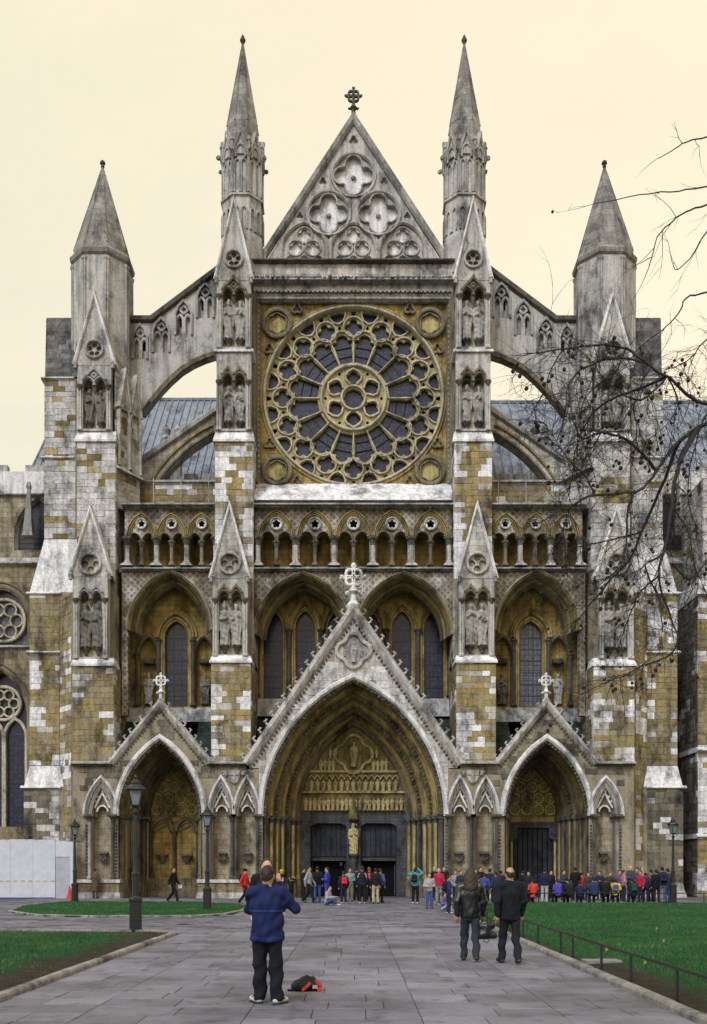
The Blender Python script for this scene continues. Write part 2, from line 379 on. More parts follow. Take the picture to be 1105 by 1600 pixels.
# ---------------------------------------------------------------- ashlar blocks: the largest in view become objects, the rest one mesh
BLOCKS = []
def nz(x, z, k=0): return noise.noise(Vector((x, z, k)))
def lerp(a, b, t): return tuple(p + (q - p) * t for p, q in zip(a, b))
def tone(x, z, zone, edge=0, seed=0):
    r = random.random(); n = nz(x * .42 + seed, z * .42, 3.1) + .5 * nz(x * 1.3, z * 1.3, seed) + (r - .5) * .5 + edge
    g = .5 + .5 * nz(x * .3, z * .22, 9.3 + seed)
    if zone == 'gold':
        if n > .36: return lerp((.52, .51, .52), (.74, .735, .76), r)
        if n > .22: return lerp((.26, .225, .16), (.47, .44, .41), r)
        return lerp(lerp(BROWN, GOLD, g * .6 + random.random() * .55), (.25, .235, .20), .6 * r)
    if zone == 'pale':
        if n < -.28: return lerp(BROWN, GOLD, r)
        if n < -.18: return lerp(GOLD, (.44, .41, .36), r)
        return lerp((.30, .285, .27), (.64, .63, .63), r * .65 + g * .35)
    if zone == 'low':
        if n > .44: return lerp(GREY, (.58, .57, .57), r)
        return lerp((.07, .064, .052), (.235, .205, .155), random.random() * .65 + g * .35)
    if zone == 'gablepale':
        if n < -.3: return lerp((.24, .2, .14), (.36, .32, .25), r)
        return lerp((.37, .355, .345), (.60, .59, .60), r * .5 + g * .5)
    if zone == 'greyed':
        return lerp((.20, .185, .165), (.42, .395, .37), r * .5 + g * .5)
    if zone == 'darkroof':
        return lerp((.05, .052, .055), (.24, .235, .235), (r * .45 + g * .55) ** 2)
    return lerp(GREY, PALE, r)
def ashlar(parent, o, u, W, H, zone, course=.33, lmin=.38, lmax=.95, outer=None, holes=(), edge=.25, seed=0, proud=.03):
    """courses of blocks on a vertical face; o = lower left corner, u = horizontal unit vector; face normal is u turned -90deg"""
    nrm = (u[1], -u[0]); z = 0; hb = [bbox(h) for h in holes]; k = 0
    while z < H - .08:
        h = min(course * random.uniform(.82, 1.18), H - z)
        if H - z - h < .1: h = H - z
        x = 0; k += 1
        while x < W - .02:
            l = random.uniform(lmin, lmax) * (.75 if k % 2 and x == 0 else 1)
            if W - x - l < .22: l = W - x
            if outer is not None:
                cs = [(x, z), (x + l, z), (x, z + h), (x + l, z + h), (x + l / 2, z + h / 2), (x + l / 2, z), (x + l / 2, z + h)]
                ok = all(inpoly(*c, outer) for c in cs)
                if ok and holes:
                    for b, q in zip(hb, holes):
                        if x + l < b[0] or x > b[1] or z + h < b[2] or z > b[3]: continue
                        if any(inpoly(*c, q) for c in cs): ok = False; break
            else: ok = True
            if ok:
                e = edge if (x < .02 or x + l > W - .02) else -.03
                cx, cy, cz = o[0] + u[0] * (x + l / 2), o[1] + u[1] * (x + l / 2), o[2] + z + h / 2
                facing = abs(nrm[1]) if nrm[1] < 0 else .2
                BLOCKS.append((l * h * facing * (1.0 if cz < 14 else .75), parent, (cx, cy, cz), u, l - .008, h - .008, proud + random.uniform(-.014, .014), tone(cx + cy * .7, cz, zone, e, seed)))
            x += l
        z += h
def block_geo(c, u, l, h, p):
    nx, ny = u[1], -u[0]; b = .018; V = []
    b = .01
    for (a, q, d) in ((l / 2, h / 2, 0), (l / 2, h / 2, p - b), (l / 2 - b, h / 2 - b, p)):
        for sx, sz in ((-1, -1), (1, -1), (1, 1), (-1, 1)):
            V.append((c[0] + u[0] * sx * a + nx * d, c[1] + u[1] * sx * a + ny * d, c[2] + sz * q))
    Fc = [(i + k, (i + 1) % 4 + k, (i + 1) % 4 + 4 + k, i + 4 + k) for k in (0, 4) for i in range(4)] + [(8, 9, 10, 11)]
    return V, Fc
def finish_blocks(root, cap=300):
    BLOCKS.sort(key=lambda b: -b[0])
    V, Fc = block_geo((0, 0, 0), (1, 0), 1, 1, .05)
    unit = bpy.data.meshes.new('stone_block'); unit.from_pydata(V, [], Fc); unit.materials.append(M['blocko'])
    for (a, par, c, u, l, h, p, tn) in BLOCKS[:cap]:
        ob = bpy.data.objects.new('stone_block', unit); col.objects.link(ob); ob.parent = par
        ob.location = c; ob.scale = (l, p / .05, h); ob.rotation_euler = (0, 0, math.atan2(u[1], u[0])); ob.color = (*tn, 1)
    rest = {}
    for b in BLOCKS[cap:]: rest.setdefault(b[1].name, []).append(b)
    mb = MB()
    for b in BLOCKS[cap:]:
        V, Fc = block_geo(b[2], b[3], b[4], b[5], b[6]); mb.add(V, Fc, b[7])
    mb.build('stone_coursing', M['block'], root, kind='stuff')
# ================================================================ THE ABBEY FRONT
abbey = tag(empty('abbey', (0, 0, 0)), 'huge gothic abbey front of golden and pale stone with round rose window and spires', 'abbey')
def ux(d, Y): return d / S(Y)
STATUE_SPOTS = []                                            # filled while the niches are built

def beads(mb, path, n, y, step, r, j=.35, ry=None):
    """carved knobs along a path, n outwards"""
    L = 0
    for i in range(len(path) - 1):
        (x0, z0), (x1, z1) = path[i], path[i + 1]; l = math.hypot(x1 - x0, z1 - z0)
        if l < 1e-6: continue
        nx, nz_ = -(z1 - z0) / l, (x1 - x0) / l; t = L
        while t < l:
            mb.lump((x0 + (x1 - x0) * t / l + nx * n, y, z0 + (z1 - z0) * t / l + nz_ * n), r * random.uniform(1 - j * .5, 1 + j * .5), ry or r, r * random.uniform(1 - j * .5, 1 + j * .5), j)
            t += step
        L = t - l
def colonnette(parent, x, y, z0, z1, r, m, cap='soot', name='colonnette', n=8, capm=None):
    mb = MB().lathe(x, y, [(r * 1.9, z0), (r * 1.9, z0 + r * .6), (r * 1.4, z0 + r * 1.1), (r * 1.5, z0 + r * 1.5), (r, z0 + r * 2), (r, z1 - r * 3.2)], n)
    o = mb.build(name, M[m], parent, smooth=False)
    c = MB().lathe(x, y, [(r * 1.15, z1 - r * 3.25), (r * 1.3, z1 - r * 3), (r * 1.1, z1 - r * 2.7), (r * 1.5, z1 - r * 1.5), (r * 2.1, z1 - r * .8), (r * 2.1, z1)], n)
    c.build('capital', M['soot'], parent)
    return o, MB()
def string(mb, x0, x1, y, z, h=.22, proj=.22, back=.3):
    mb.add([(x, yy, zz) for x in (x0, x1) for yy, zz in ((y + back, z + h), (y, z + h), (y - proj * .55, z + h * .72), (y - proj, z + h * .55), (y - proj, z + h * .3), (y - proj * .6, z + h * .2), (y, z), (y + back, z))],
           [(i, (i + 1) % 8, 8 + (i + 1) % 8, 8 + i) for i in range(8)] + [tuple(range(8)), tuple(range(15, 7, -1))])
def cross_finial(name, cx, y, zb, h, r, parent, m):
    mb = MB(); mb.lathe(cx, y, [(r * .55, zb - .1), (r * .62, zb + .05), (r * .3, zb + h * .14), (r * .26, zb + h * .3), (r * .5, zb + h * .36), (r * .3, zb + h * .42), (r * .2, zb + h * .5), (r * .2, zb + h * .58)], 8)
    zc = zb + h - r
    for a in range(4): mb.sweep(circle(cx + r * .42 * math.cos(a * PI / 2 + PI / 4), zc + r * .42 * math.sin(a * PI / 2 + PI / 4), r * .36, 10), BAR(r * .11, y - r * .18, y + r * .18), closed=True, pclosed=True)
    mb.box(cx - r * .13, cx + r * .13, y - r * .17, y + r * .17, zc - r, zc + r); mb.box(cx - r, cx + r, y - r * .15, y + r * .15, zc - r * .13, zc + r * .13)
    for a in range(4): mb.lump((cx + r * .98 * math.cos(a * PI / 2), y, zc + r * .98 * math.sin(a * PI / 2)), r * .24, r * .26, r * .24, .2)
    for a in range(4): mb.lump((cx + r * .8 * math.cos(a * PI / 2 + PI / 4), y, zc + r * .8 * math.sin(a * PI / 2 + PI / 4)), r * .15, r * .2, r * .15, .2)
    for a in (-1, 1): mb.lump((cx + a * r * .5, y, zb + h * .33), r * .25, r * .25, r * .2, .2)
    return mb.build(name, m, parent)

# ---------------------------------------------------------------- ground storey: wall with three gables, deep portals and niches
s0 = S(0); W0 = lambda d: d / s0; z0 = lambda p: Z(p, 0)
OFFC, OFFS = 90.8, 74.6
def parch(cx, hw, off, spring, Y=0, n=14, sc=None):
    q = sc or S(Y); return arch(cx / q, Z(spring, Y) if sc is None else spring, hw / q, math.sqrt((hw + off) ** 2 - off ** 2) / q, n)
ca = parch(0, 142, OFFC, 1275)
centre_out = [(W0(-148.2), -.05), (W0(-148.2), z0(1200)), (W0(-163), z0(1200)), (0, z0(953)), (W0(163), z0(1200)), (W0(148.2), z0(1200)), (W0(148.2), -.05), (W0(142), -.05)] + ca[::-1] + [(W0(-142), -.05)]
pg = MB().prism(centre_out, 0, .7, back=True).build('portal_gable', M['palewall'], abbey)
def shift(P, dx, dz=0): return [(x + dx, z + dz) for x, z in P]
xo = W0(-170)
qf = foil(0, z0(1017), W0(27), 4, PI / 2, 7)
ashlar(pg, (xo, 0, 0), (1, 0), W0(340), 16, 'gablepale', course=.36, outer=shift(centre_out, -xo), holes=[shift(circle(0, z0(1017), W0(29)), -xo)], edge=0, proud=.03)
for sd in (-1, 1): xa, xb = sorted((sd * W0(142), sd * W0(150))); MB().box(xa, xb, -.035, .02, 0, z0(1280)).build('jamb_strip', M['brown'], pg)
side_walls = {}
NICHES = [166.5, 206.5, 394]
for sd in (-1, 1):
    out = [(148.6, 1415), (148.6, 1201.5), (167, 1201.5), (167, 1196), (228, 1196), (302, 1100), (376, 1196), (438, 1196), (438, 1415), (368, 1415)]
    P = [(sd * W0(d), max(z0(p), -.05)) for d, p in out]
    a = parch(sd * 302, 66, OFFS, 1275)
    if sd > 0: a = a[::-1]
    P += a + [(sd * W0(236), -.05)]
    holes = [opening(sd * W0(n), z0(1374), z0(1275), W0(13.5 if n < 300 else 15), W0(44)) for n in NICHES]
    wl = MB().prism(P, 0.004, .7, holes, back=False).build('portal_wall', M['mortar'], abbey)
    side_walls[sd] = wl
    xo = W0(148) if sd > 0 else W0(-439)
    oh = [opening(sd * W0(n), z0(1404), z0(1275), W0(21 if n < 300 else 26), W0(62)) for n in NICHES] + [circle(sd * W0(186), z0(1212), .42, 12)]
    ashlar(wl, (xo, .004, 0), (1, 0), W0(291), 11, 'low', course=.34, outer=shift(P, -xo), holes=[shift(h, -xo) for h in oh], edge=0, seed=sd * 5, proud=.03)
# gable copings with crockets, finials
def gable_trim(cx, hw, zb, za, Y, wdt, name_parent, beadstep, crk, mat='grey'):
    pth = [(cx - hw, zb), (cx, za), (cx + hw, zb)]
    c = MB().sweep(pth, [(-wdt * .35, Y + .5), (-wdt * .35, Y - .06), (-wdt * .1, Y - .16), (wdt * .35, Y - .26), (wdt * .75, Y - .2), (wdt, Y - .02), (wdt, Y + .75)]).build('coping', M[mat], name_parent)
    b = MB(); beads(b, pth, -wdt * .62, Y - .04, beadstep, wdt * .2); b.build('ball_flowers', M['soot'], name_parent)
    k = MB(); n = int(math.hypot(hw, za - zb) / crk)
    for sgn in (-1, 1):
        for i in range(n):
            t = (i + .35) / n; x, z = cx + sgn * hw * (1 - t), zb + (za - zb) * t
            l = math.hypot(hw, za - zb); nx, nzv = sgn * (za - zb) / l, hw / l; r = wdt * .30
            x += nx * wdt * 1.0; z += nzv * wdt * 1.0
            tx, tzv = -sgn * hw / l, (za - zb) / l; k.tube([(x - nx * r, Y - .05, z - nzv * r), (x + nx * r * .9, Y - .05, z + nzv * r * .9), (x + (nx * 1.7 + tx * .5) * r, Y - .05, z + (nzv * 1.7 + tzv * .5) * r), (x + (nx * 2.0 + tx * 1.4) * r, Y - .05, z + (nzv * 2.0 + tzv * 1.4) * r), (x + (nx * 1.4 + tx * 1.9) * r, Y - .05, z + (nzv * 1.4 + tzv * 1.9) * r)], [r * .75, r * .55, r * .5, r * .5, r * .35], 5)
            k.lump((x + (nx * 1.9 + tx * .3) * r, Y - .07, z + (nzv * 1.9 + tzv * .3) * r), r * .6, r * .7, r * .6, .3)
    k.build('crockets', M[mat], name_parent)
    return c
gable_trim(0, W0(165), z0(1196), z0(958), 0, W0(11), pg, .24, .56, 'pale')
cross_finial('gable_cross', 0, .2, z0(946), W0(64), W0(18.5), pg, M['white'])
# seated figure in quatrefoil on the great gable
MB().sweep(qf + [], BAR(W0(2.6), -.16, .05), closed=True, pclosed=True).build('quatrefoil_frame', M['pale'], pg)
MB().prism(qf, -.012, .05).build('quatrefoil_panel', M['grey'], pg)
for sd in (-1, 1):
    wl = side_walls[sd]
    gable_trim(sd * W0(302), W0(75), z0(1194), z0(1103), 0.004, W0(8.5), wl, .2, .42, 'pale')
    cross_finial('gable_cross', sd * W0(302), .2, z0(1096), W0(44), W0(10.5), wl, M['white'])
    for a, b in ((168, 226), (378, 440)):
        x_ = sorted((sd * W0(a), sd * W0(b))); mb = MB(); string(mb, x_[0], x_[1], 0, z0(1196), .24, .32, .6); mb.build('string_course', M['grey'], wl)
    bd = MB()
    for a, b in ((170, 224), (380, 438)):
        x_ = sorted((sd * W0(a), sd * W0(b))); beads(bd, [(x_[0], z0(1196) + .02), (x_[1], z0(1196) + .02)], 0, -.16, .2, .09)
    bd.build('ball_flowers', M['soot'], wl)
    # carved shield
    sx, sz = sd * W0(186), z0(1212)
    shp = [(sx - .34, sz + .3), (sx + .34, sz + .3), (sx + .32, sz - .05), (sx + .2, sz - .32), (sx, sz - .46), (sx - .2, sz - .32), (sx - .32, sz - .05)]
    sh = MB().prism(shp, -.14, .02); sh.build('shield', M['grey'], wl)
    cr = MB(); cr.box(sx - .05, sx + .05, -.19, -.13, sz - .38, sz + .29); cr.box(sx - .3, sx + .3, -.188, -.13, sz + .03, sz + .13)
    for q in (-1, 1):
        cr.lump((sx + q * .5, -.05, sz + .12), .14, .14, .16, .3); cr.lump((sx + q * .6, -.05, sz + .2), .1, .12, .1, .3)
    cr.build('shield_carving', M['statue'], wl)

# niches between the portals
for sd in (-1, 1):
    for n in NICHES:
        cx = sd * W0(n); big = n > 300; hw = W0(15 if big else 13.5); hh = W0(26 if big else 20)
        e = MB().prism(opening(cx, z0(1375), z0(1275), hw + .05, W0(46)), .62, .7).build('niche', M['buffwall'], abbey)
        zs = z0(1275); hA = W0(60 if not big else 60)
        MB().sweep(arch(cx, zs, hh, hA, 9), [(-.06, .1), (-.06, -.1), (0, -.2), (.07, -.2), (.11, -.06), (.11, .1)]).build('hood_mould', M['white'], e)
        k = hh - hw
        MB().sweep(arch(cx, zs, hw, W0(44), 9), [(k * .95, -.02), (k * .75, -.1), (k * .55, -.07), (k * .5, .02), (k * .3, -.03), (k * .1, .03), (0, .16), (-.03, .4)]).build('arch_mould', M['grey'], e)
        tz = z0(1268); inn = opening(cx, z0(1276), z0(1268), W0(8.5), W0(9.5), 6)
        plate = [(cx - hw, z0(1276))] + arch(cx, zs, hw, W0(44), 9) + [(cx + hw, z0(1276))] + inn[::-1]
        MB().prism(plate, .3, .45).build('tympanum', M['brown'], e)
        g = MB().sweep([(cx - W0(12), z0(1262)), (cx, z0(1238)), (cx + W0(12), z0(1262))], BAR(W0(1.5), .16, .32), pclosed=True)
        g.sweep(arch(cx, z0(1268), W0(8.5), W0(9.5), 6), BAR(W0(1.2), .2, .4), pclosed=True)
        for q in (-1, 1):
            for t in (.3, .6): g.lump((cx + q * W0(12) * (1 - t) + q * .1, .2, z0(1262) + (z0(1238) - z0(1262)) * t + .12), .09, .08, .09, .2)
        g.lump((cx, .2, z0(1235)), .11, .1, .12, .2); g.build('gablet', M['white'], e)
        mb = MB().box(cx - W0(7), cx + W0(7), .25, .66, z0(1334), z0(1331.5)); mb.frust((cx - W0(3), cx + W0(3), .45, .66, z0(1343)), (cx - W0(6), cx + W0(6), .3, .66, z0(1334.3)))
        for q in range(5): mb.lump((cx + (q - 2) * .07, .42, z0(1345) + abs(q - 2) * .05), .1, .1, .12, .3)
        mb.build('corbel', M['soot'], e)
        caps = MB()
        for q in (-1, 1):
            if n == 206.5 and q == -sd: pass
            x = cx + q * (hw + W0(3.2)); _, c = colonnette(e, x, -.06, z0(1373), z0(1276), .085, 'dark' if n != 394 or q == -sd else 'grey'); pass
            caps.add(c.v, c.f)
            MB().box(x - .26, x + .26, -.3, .1, z0(1276), z0(1272.5)).build('abacus', M['soot'], e)
            st = MB(); beads(st, [(x + q * .17, z0(1371)), (x + q * .17, z0(1285))], 0, -.02, .19, .07); st.build('dogtooth', M['soot'], e)
        caps.build('capitals', M['soot'], e)
# plinth benches
for sd in (-1, 1):
    for a, b in ((140, 240), (362, 432)):
        x0_, x1_ = sorted((sd * W0(a), sd * W0(b)))
        p = MB().box(x0_, x1_, -.62, .0, -.05, z0(1379)).build('plinth', M['brownwall'], abbey)
        MB().frust((x0_ - .06, x1_ + .06, -.72, .1, z0(1379)), (x0_ - .06, x1_ + .06, -.66, .1, z0(1374))).build('plinth_cap', M['pale'], p)
        MB().frust((x0_ - .1, x1_ + .1, -.8, 0, -.05), (x0_ - .04, x1_ + .04, -.66, 0, .32)).build('plinth_foot', M['grey'], p)

# ---------------------------------------------------------------- portals
def portal(cx, hw0, hw1, off, Yb, N, carved, par, spring=1275, colour=('brown', 'gold')):
    zs = z0(spring); cxw = W0(cx); w1, w0 = W0(hw1), W0(hw0)
    path = arch(cxw, zs, w1, math.sqrt((hw1 + off) ** 2 - off ** 2) / s0, 16); a = (w0 - w1) / N; b = Yb / N
    pr = empty('portal', (0, 0, 0), parent=abbey); stair = []
    for i in range(N):
        no, yo = (w0 - w1) - a * i, b * i + .02
        prof = [(no + .01, yo), (no - .2 * a, yo + .03), (no - .32 * a, yo - .02 * b), (no - .55 * a, yo - .05 * b), (no - .75 * a, yo + .08 * b), (no - .8 * a, yo + .26 * b),
                (no - .68 * a, yo + .4 * b), (no - .88 * a, yo + .46 * b), (no - a, yo + .6 * b), (no - .9 * a, yo + .75 * b), (no - a, yo + b)]
        MB().sweep(path, prof).build('archivolt', M['carved'] if i in carved else M[colour[i % 2]], pr)
        if i in carved:
            bd = MB(); beads(bd, path, no - .5 * a, yo + .0, .2, .105, .5); bd.build('carved_foliage', M['soot'], pr)
    # inner return to the back wall
    for sd in (-1, 1):
        pl = [(cxw + sd * (w0 + .0), .3)]
        for i in range(N):
            no, yo = (w0 - w1) - a * i, b * i
            pl += [(cxw + sd * (w1 + no - .1 * a), yo + .62 * b), (cxw + sd * (w1 + no - a), yo + .62 * b)]
            x, y = cxw + sd * (w1 + no - .52 * a), yo + .34 * b; r = a * .36
            mt = ('dark', 'goldrich', 'gold', 'goldrich')[i % 4] if cx == 0 else ('dark', 'gold', 'brown', 'gold')[i % 4]
            _, c = colonnette(pr, x, y, z0(1374), z0(1276), r, mt, n=10); MB().lathe(x, y, [(r * 2.0, -.05), (r * 2.0, z0(1381)), (r * 1.8, z0(1374))], 8, PI / 8).build('column_base', M['brown'], pr)
        pl += [(cxw + sd * w1, Yb + .4), (cxw + sd * (w0 + .3), Yb + .4), (cxw + sd * (w0 + .3), .3)]
        MB().plan(pl, -.05, zs).build('jamb', M['brown'], pr)
        cap = [(x - sd * .1, y - .12) for x, y in pl]; MB().plan(cap, z0(1277), z0(1271)).build('impost', M['soot'], pr)
        bp = [(x - sd * .08, y - .08) for x, y in pl]; MB().plan(bp, -.05, z0(1379)).build('jamb_plinth', M['brown'], pr)
    inner = opening(cxw, -.05, zs, w1 + .01, math.sqrt((hw1 + off) ** 2 - off ** 2) / s0, 16)
    hood = parch(cx, hw0, off, spring)
    MB().sweep(hood, [(-.04, .05), (-.04, -.1), (.06, -.24), (.2, -.26), (.27, -.1), (.27, .1)]).build('hood_mould', M['white'], pr)
    bd = MB(); beads(bd, hood, -.1, -.0, .22, .09, .4); bd.build('carved_foliage', M['soot'], pr)
    return pr, inner, cxw, w1, zs
PC, innC, cxC, wC, zsC = portal(0, 142, 90, OFFC, 4.3, 7, (0, 2, 4), pg)
YB = 4.32; sB = S(YB); zB = lambda p: Z(p, YB)
def figure_prims(h=1.0, v=0):
    return None
# ---------------------------------------------------------------- carved figures (statues and reliefs)
def statue_mesh(v, h=.035, H=1.95):
    r = random.Random(v); k = H / 1.95; P = []
    lean = r.uniform(-.03, .03); q = lambda *a: tuple(c * k for c in a)
    # robe, torso, shoulders, head
    P.append((q(0, .02, .05), q(lean, 0, .95), .235 * k, .19 * k, (1, .72, 1)))
    P.append((q(lean, 0, .95), q(lean, 0, 1.42), .185 * k, .17 * k, (1.08, .75, 1)))
    P.append((q(lean - .16, 0, 1.47), q(lean + .16, 0, 1.47), .09 * k, .09 * k))
    P.append((q(lean, 0, 1.5), q(lean, -.01, 1.62), .07 * k, .065 * k))
    P.append((q(lean, -.02, 1.70), q(lean, -.02, 1.78), .095 * k, .1 * k, None, .015))
    P.append((q(lean, -.12, 1.69), q(lean, -.125, 1.72), .016, .012, None, .02))                       # nose
    for s in (-1, 1):
        up = r.random() < .5; ez = 1.15 + r.uniform(-.05, .06)
        P.append((q(lean + s * .22, 0, 1.44), q(lean + s * .27, -.02, ez), .08 * k, .07 * k))
        hand = q(lean + s * r.uniform(.02, .12), -.2, ez + (.15 if up else .0) + r.uniform(-.05, .05))
        P.append((q(lean + s * .27, -.02, ez), hand, .075 * k, .05 * k)); P.append((hand, (hand[0] - s * .03, hand[1] - .03, hand[2] + .06), .04, .03))
        P.append((q(lean + s * .24, -.03, ez - .02), q(lean + s * .2, -.05, .62), .09 * k, .05 * k))      # hanging sleeve
    kind = v % 4
    if kind == 0:
        for a in range(6): P.append((q(lean + .09 * math.cos(a), -.02 + .09 * math.sin(a), 1.84), q(lean + .11 * math.cos(a), -.02 + .11 * math.sin(a), 1.93), .025, .018))   # crown
    if kind == 1: P.append((q(lean, -.01, 1.83), q(lean, -.01, 1.98), .1 * k, .025))                     # mitre
    if kind == 2: P.append((q(lean, -.1, 1.62), q(lean, -.11, 1.5), .06 * k, .03 * k))                   # beard
    if kind == 3: P.append((q(lean, .03, 1.76), q(lean, .05, 1.45), .12 * k, .1 * k))                    # veil
    if v % 3 == 0: P.append((q(.24, -.2, .1), q(.2, -.2, 1.75), .022, .022, None, .01)); P.append((q(.2, -.2, 1.75), q(.14, -.2, 1.83), .03, .03, None, .01))  # staff
    if v % 3 == 1: P.append((q(-.05, -.24, 1.12), q(.08, -.24, 1.2), .06, .06, None, .012))             # book
    P.append((q(-.1, -.05, .02), q(-.1, -.22, .03), .06, .05)); P.append((q(.1, -.05, .02), q(.1, -.2, .03), .06, .05))
    f1, f2 = r.uniform(9, 13), r.uniform(0, 6)
    def mod(g, x, y, z):
        a = np.arctan2(y - .1, x); w_ = np.clip((1.3 * k - z) / .5, 0, 1)
        g = g + .017 * np.sin(a * f1 + f2 + 2.5 * np.sin(z * 2 + f2)) * w_ + .008 * np.sin(z * 23 + x * 14 + f2)
        return np.maximum(g, -z)
    return capsule_field(P, h, mod=mod)
_sm = {}
def statue(loc, H, v, mat, label, rz=0, res=.035):
    key = (v, mat)
    if key not in _sm:
        V, Fc = statue_mesh(v, res); _sm[key] = V, Fc
        me = bpy.data.meshes.new('statue'); me.from_pydata(V.tolist(), [], Fc.tolist()); me.materials.append(M[mat])
        me.polygons.foreach_set('use_smooth', [True] * len(me.polygons)); _sm[key] = me
    o = bpy.data.objects.new('statue', _sm[key]); col.objects.link(o)
    o.location = loc; o.scale = (H / 1.95,) * 3; o.rotation_euler = (0, 0, rz)
    return tag(o, label, 'statue', 'stone statues in the niches')
RELV, RELF = [], []
for v in (1, 2, 3): a_, b_ = statue_mesh(v, .085); RELV.append(a_); RELF.append(b_)
def relief_figs(mb, x0, x1, y, z, H, n):
    for i in range(n):
        k = random.randrange(3); x = x0 + (x1 - x0) * (i + .5) / n; s_ = H / 1.95 * random.uniform(.93, 1.03); fl = random.choice((-1, 1))
        mb.add([(x + p[0] * s_ * fl, y + p[1] * s_, z + p[2] * s_) for p in RELV[k]], [tuple(f) for f in RELF[k]])
# relief in the great gable quatrefoil
mb = MB(); relief_figs(mb, -.3, .3, -.08, z0(1036), 1.15, 1); relief_figs(mb, -.62, -.3, -.05, z0(1026), .5, 1); relief_figs(mb, .3, .62, -.05, z0(1026), .5, 1)
mb.build('carved_figure', M['statue'], pg, smooth=True)

# ---------------------------------------------------------------- central doorway
bw = W0(90)
tymp = [(x, z) for x, z in arch(0, zsC, bw - .01, math.sqrt((90 + OFFC) ** 2 - OFFC ** 2) / s0, 16)]
tz = zB(1268)
MB().prism([(-bw, tz)] + tymp + [(bw, tz)], YB - .3, YB + .3).build('tympanum', M['carved'], PC)
mb = MB(); ux_ = lambda d: d / sB
relief_figs(mb, ux_(-78), ux_(78), YB - .4, zB(1267), ux_(21), 22)
relief_figs(mb, ux_(-70), ux_(70), YB - .4, zB(1238), ux_(21), 15)
relief_figs(mb, ux_(-54), ux_(-28), YB - .4, zB(1206), ux_(20), 4); relief_figs(mb, ux_(28), ux_(54), YB - .4, zB(1206), ux_(20), 4)
relief_figs(mb, ux_(-40), ux_(-24), YB - .4, zB(1186), ux_(17), 2); relief_figs(mb, ux_(24), ux_(40), YB - .4, zB(1186), ux_(17), 2)
relief_figs(mb, ux_(-9), ux_(9), YB - .45, zB(1200), ux_(40), 1)
mb.build('carved_figures', M['relief'], PC, smooth=True)
mb = MB(); qp = foil(0, zB(1180), ux_(30), 4, PI / 2, 7); mb.sweep(qp, BAR(ux_(2), YB - .5, YB - .25), closed=True, pclosed=True)
for p in (1208, 1240): mb.box(ux_(-80), ux_(80), YB - .44, YB - .2, zB(p), zB(p - 3.2))
for i in range(15):
    x = ux_(-70 + 140 * (i + .5) / 15); mb.sweep(arch(x, zB(1219), ux_(4.2), ux_(6), 4), BAR(.03, YB - .46, YB - .25), pclosed=True)
mb.build('tympanum_mouldings', M['relief'], PC)
# door frame, trumeau, doors
fr = MB()
for sd in (-1, 1):
    x0_, x1_ = sorted((sd * ux_(67), sd * (bw + .02))); fr.box(x0_, x1_, YB - .25, YB + .6, -.05, tz + .002)
    x0_, x1_ = sorted((sd * ux_(11), sd * ux_(67))); fr.prism([(x0_, tz), (x0_, zB(1291)), (x0_ + .35, zB(1286.5)), (x1_ - .35, zB(1286.5)), (x1_, zB(1291)), (x1_, tz)], YB - .2, YB + .6, back=True)
fr.box(ux_(-11), ux_(11), YB - .22, YB + .6, -.05, tz + .001); fr.build('door_frame', M['doorframe'], PC)
MB().lathe(0, YB - .42, [(.24, -.05), (.24, .3), (.17, .36), (.17, zB(1342)), (.22, zB(1340)), (.34, zB(1336.5)), (.34, zB(1335))], 8).build('trumeau_shaft', M['dark'], PC)
mb = MB().lathe(0, YB - .42, [(.2, zB(1283)), (.34, zB(1281)), (.3, zB(1272)), (.14, zB(1258)), (.02, zB(1240))], 8)
mb.build('canopy', M['carved'], PC)
mb = MB()
for sd in (-1, 1):                                            # upper fixed wood panels, and lower door leaves folded inwards
    x0_, x1_ = sorted((sd * ux_(11), sd * ux_(67))); mb.box(x0_ + .02, x1_ - .02, YB + .25, YB + .35, zB(1345), zB(1286))
up = mb.build('overdoor_panel', M['wood'], PC)
for sd in (-1, 1):
    for i in range(7):
        x = sd * ux_(11 + 56 * (i + .5) / 7); MB().box(x - .13, x + .13, YB + .18, YB + .248, zB(1338), zB(1289)).build('plank', M['wood'], up)
    x0_, x1_ = sorted((sd * ux_(11), sd * ux_(67))); MB().box(x0_ + .02, x1_ - .02, YB + .12, YB + .249, zB(1345), zB(1340.5)).build('transom', M['doorframe'], up)
    x = sd * ux_(66); lf = MB().box(min(x, x - sd * .08), max(x, x - sd * .08), YB + .4, YB + 1.4, 0.01, zB(1345)).build('door_leaf', M['wood'], PC)
    x = sd * ux_(12); MB().box(min(x, x + sd * .08), max(x, x + sd * .08), YB + .4, YB + 1.4, 0.01, zB(1345)).build('door_leaf', M['wood'], PC)
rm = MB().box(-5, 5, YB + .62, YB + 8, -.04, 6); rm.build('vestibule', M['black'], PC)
for sd in (-1, 1):
    MB().box(sd * ux_(38) - .9, sd * ux_(38) + .9, YB + .65, YB + .7, 1.05, 1.12).build('inner_door_rail', M['wood'], PC)
statue((0, YB - .45, zB(1335)), ux_(50), 3, 'relief', 'golden standing statue on the central pillar between the two dark doors')

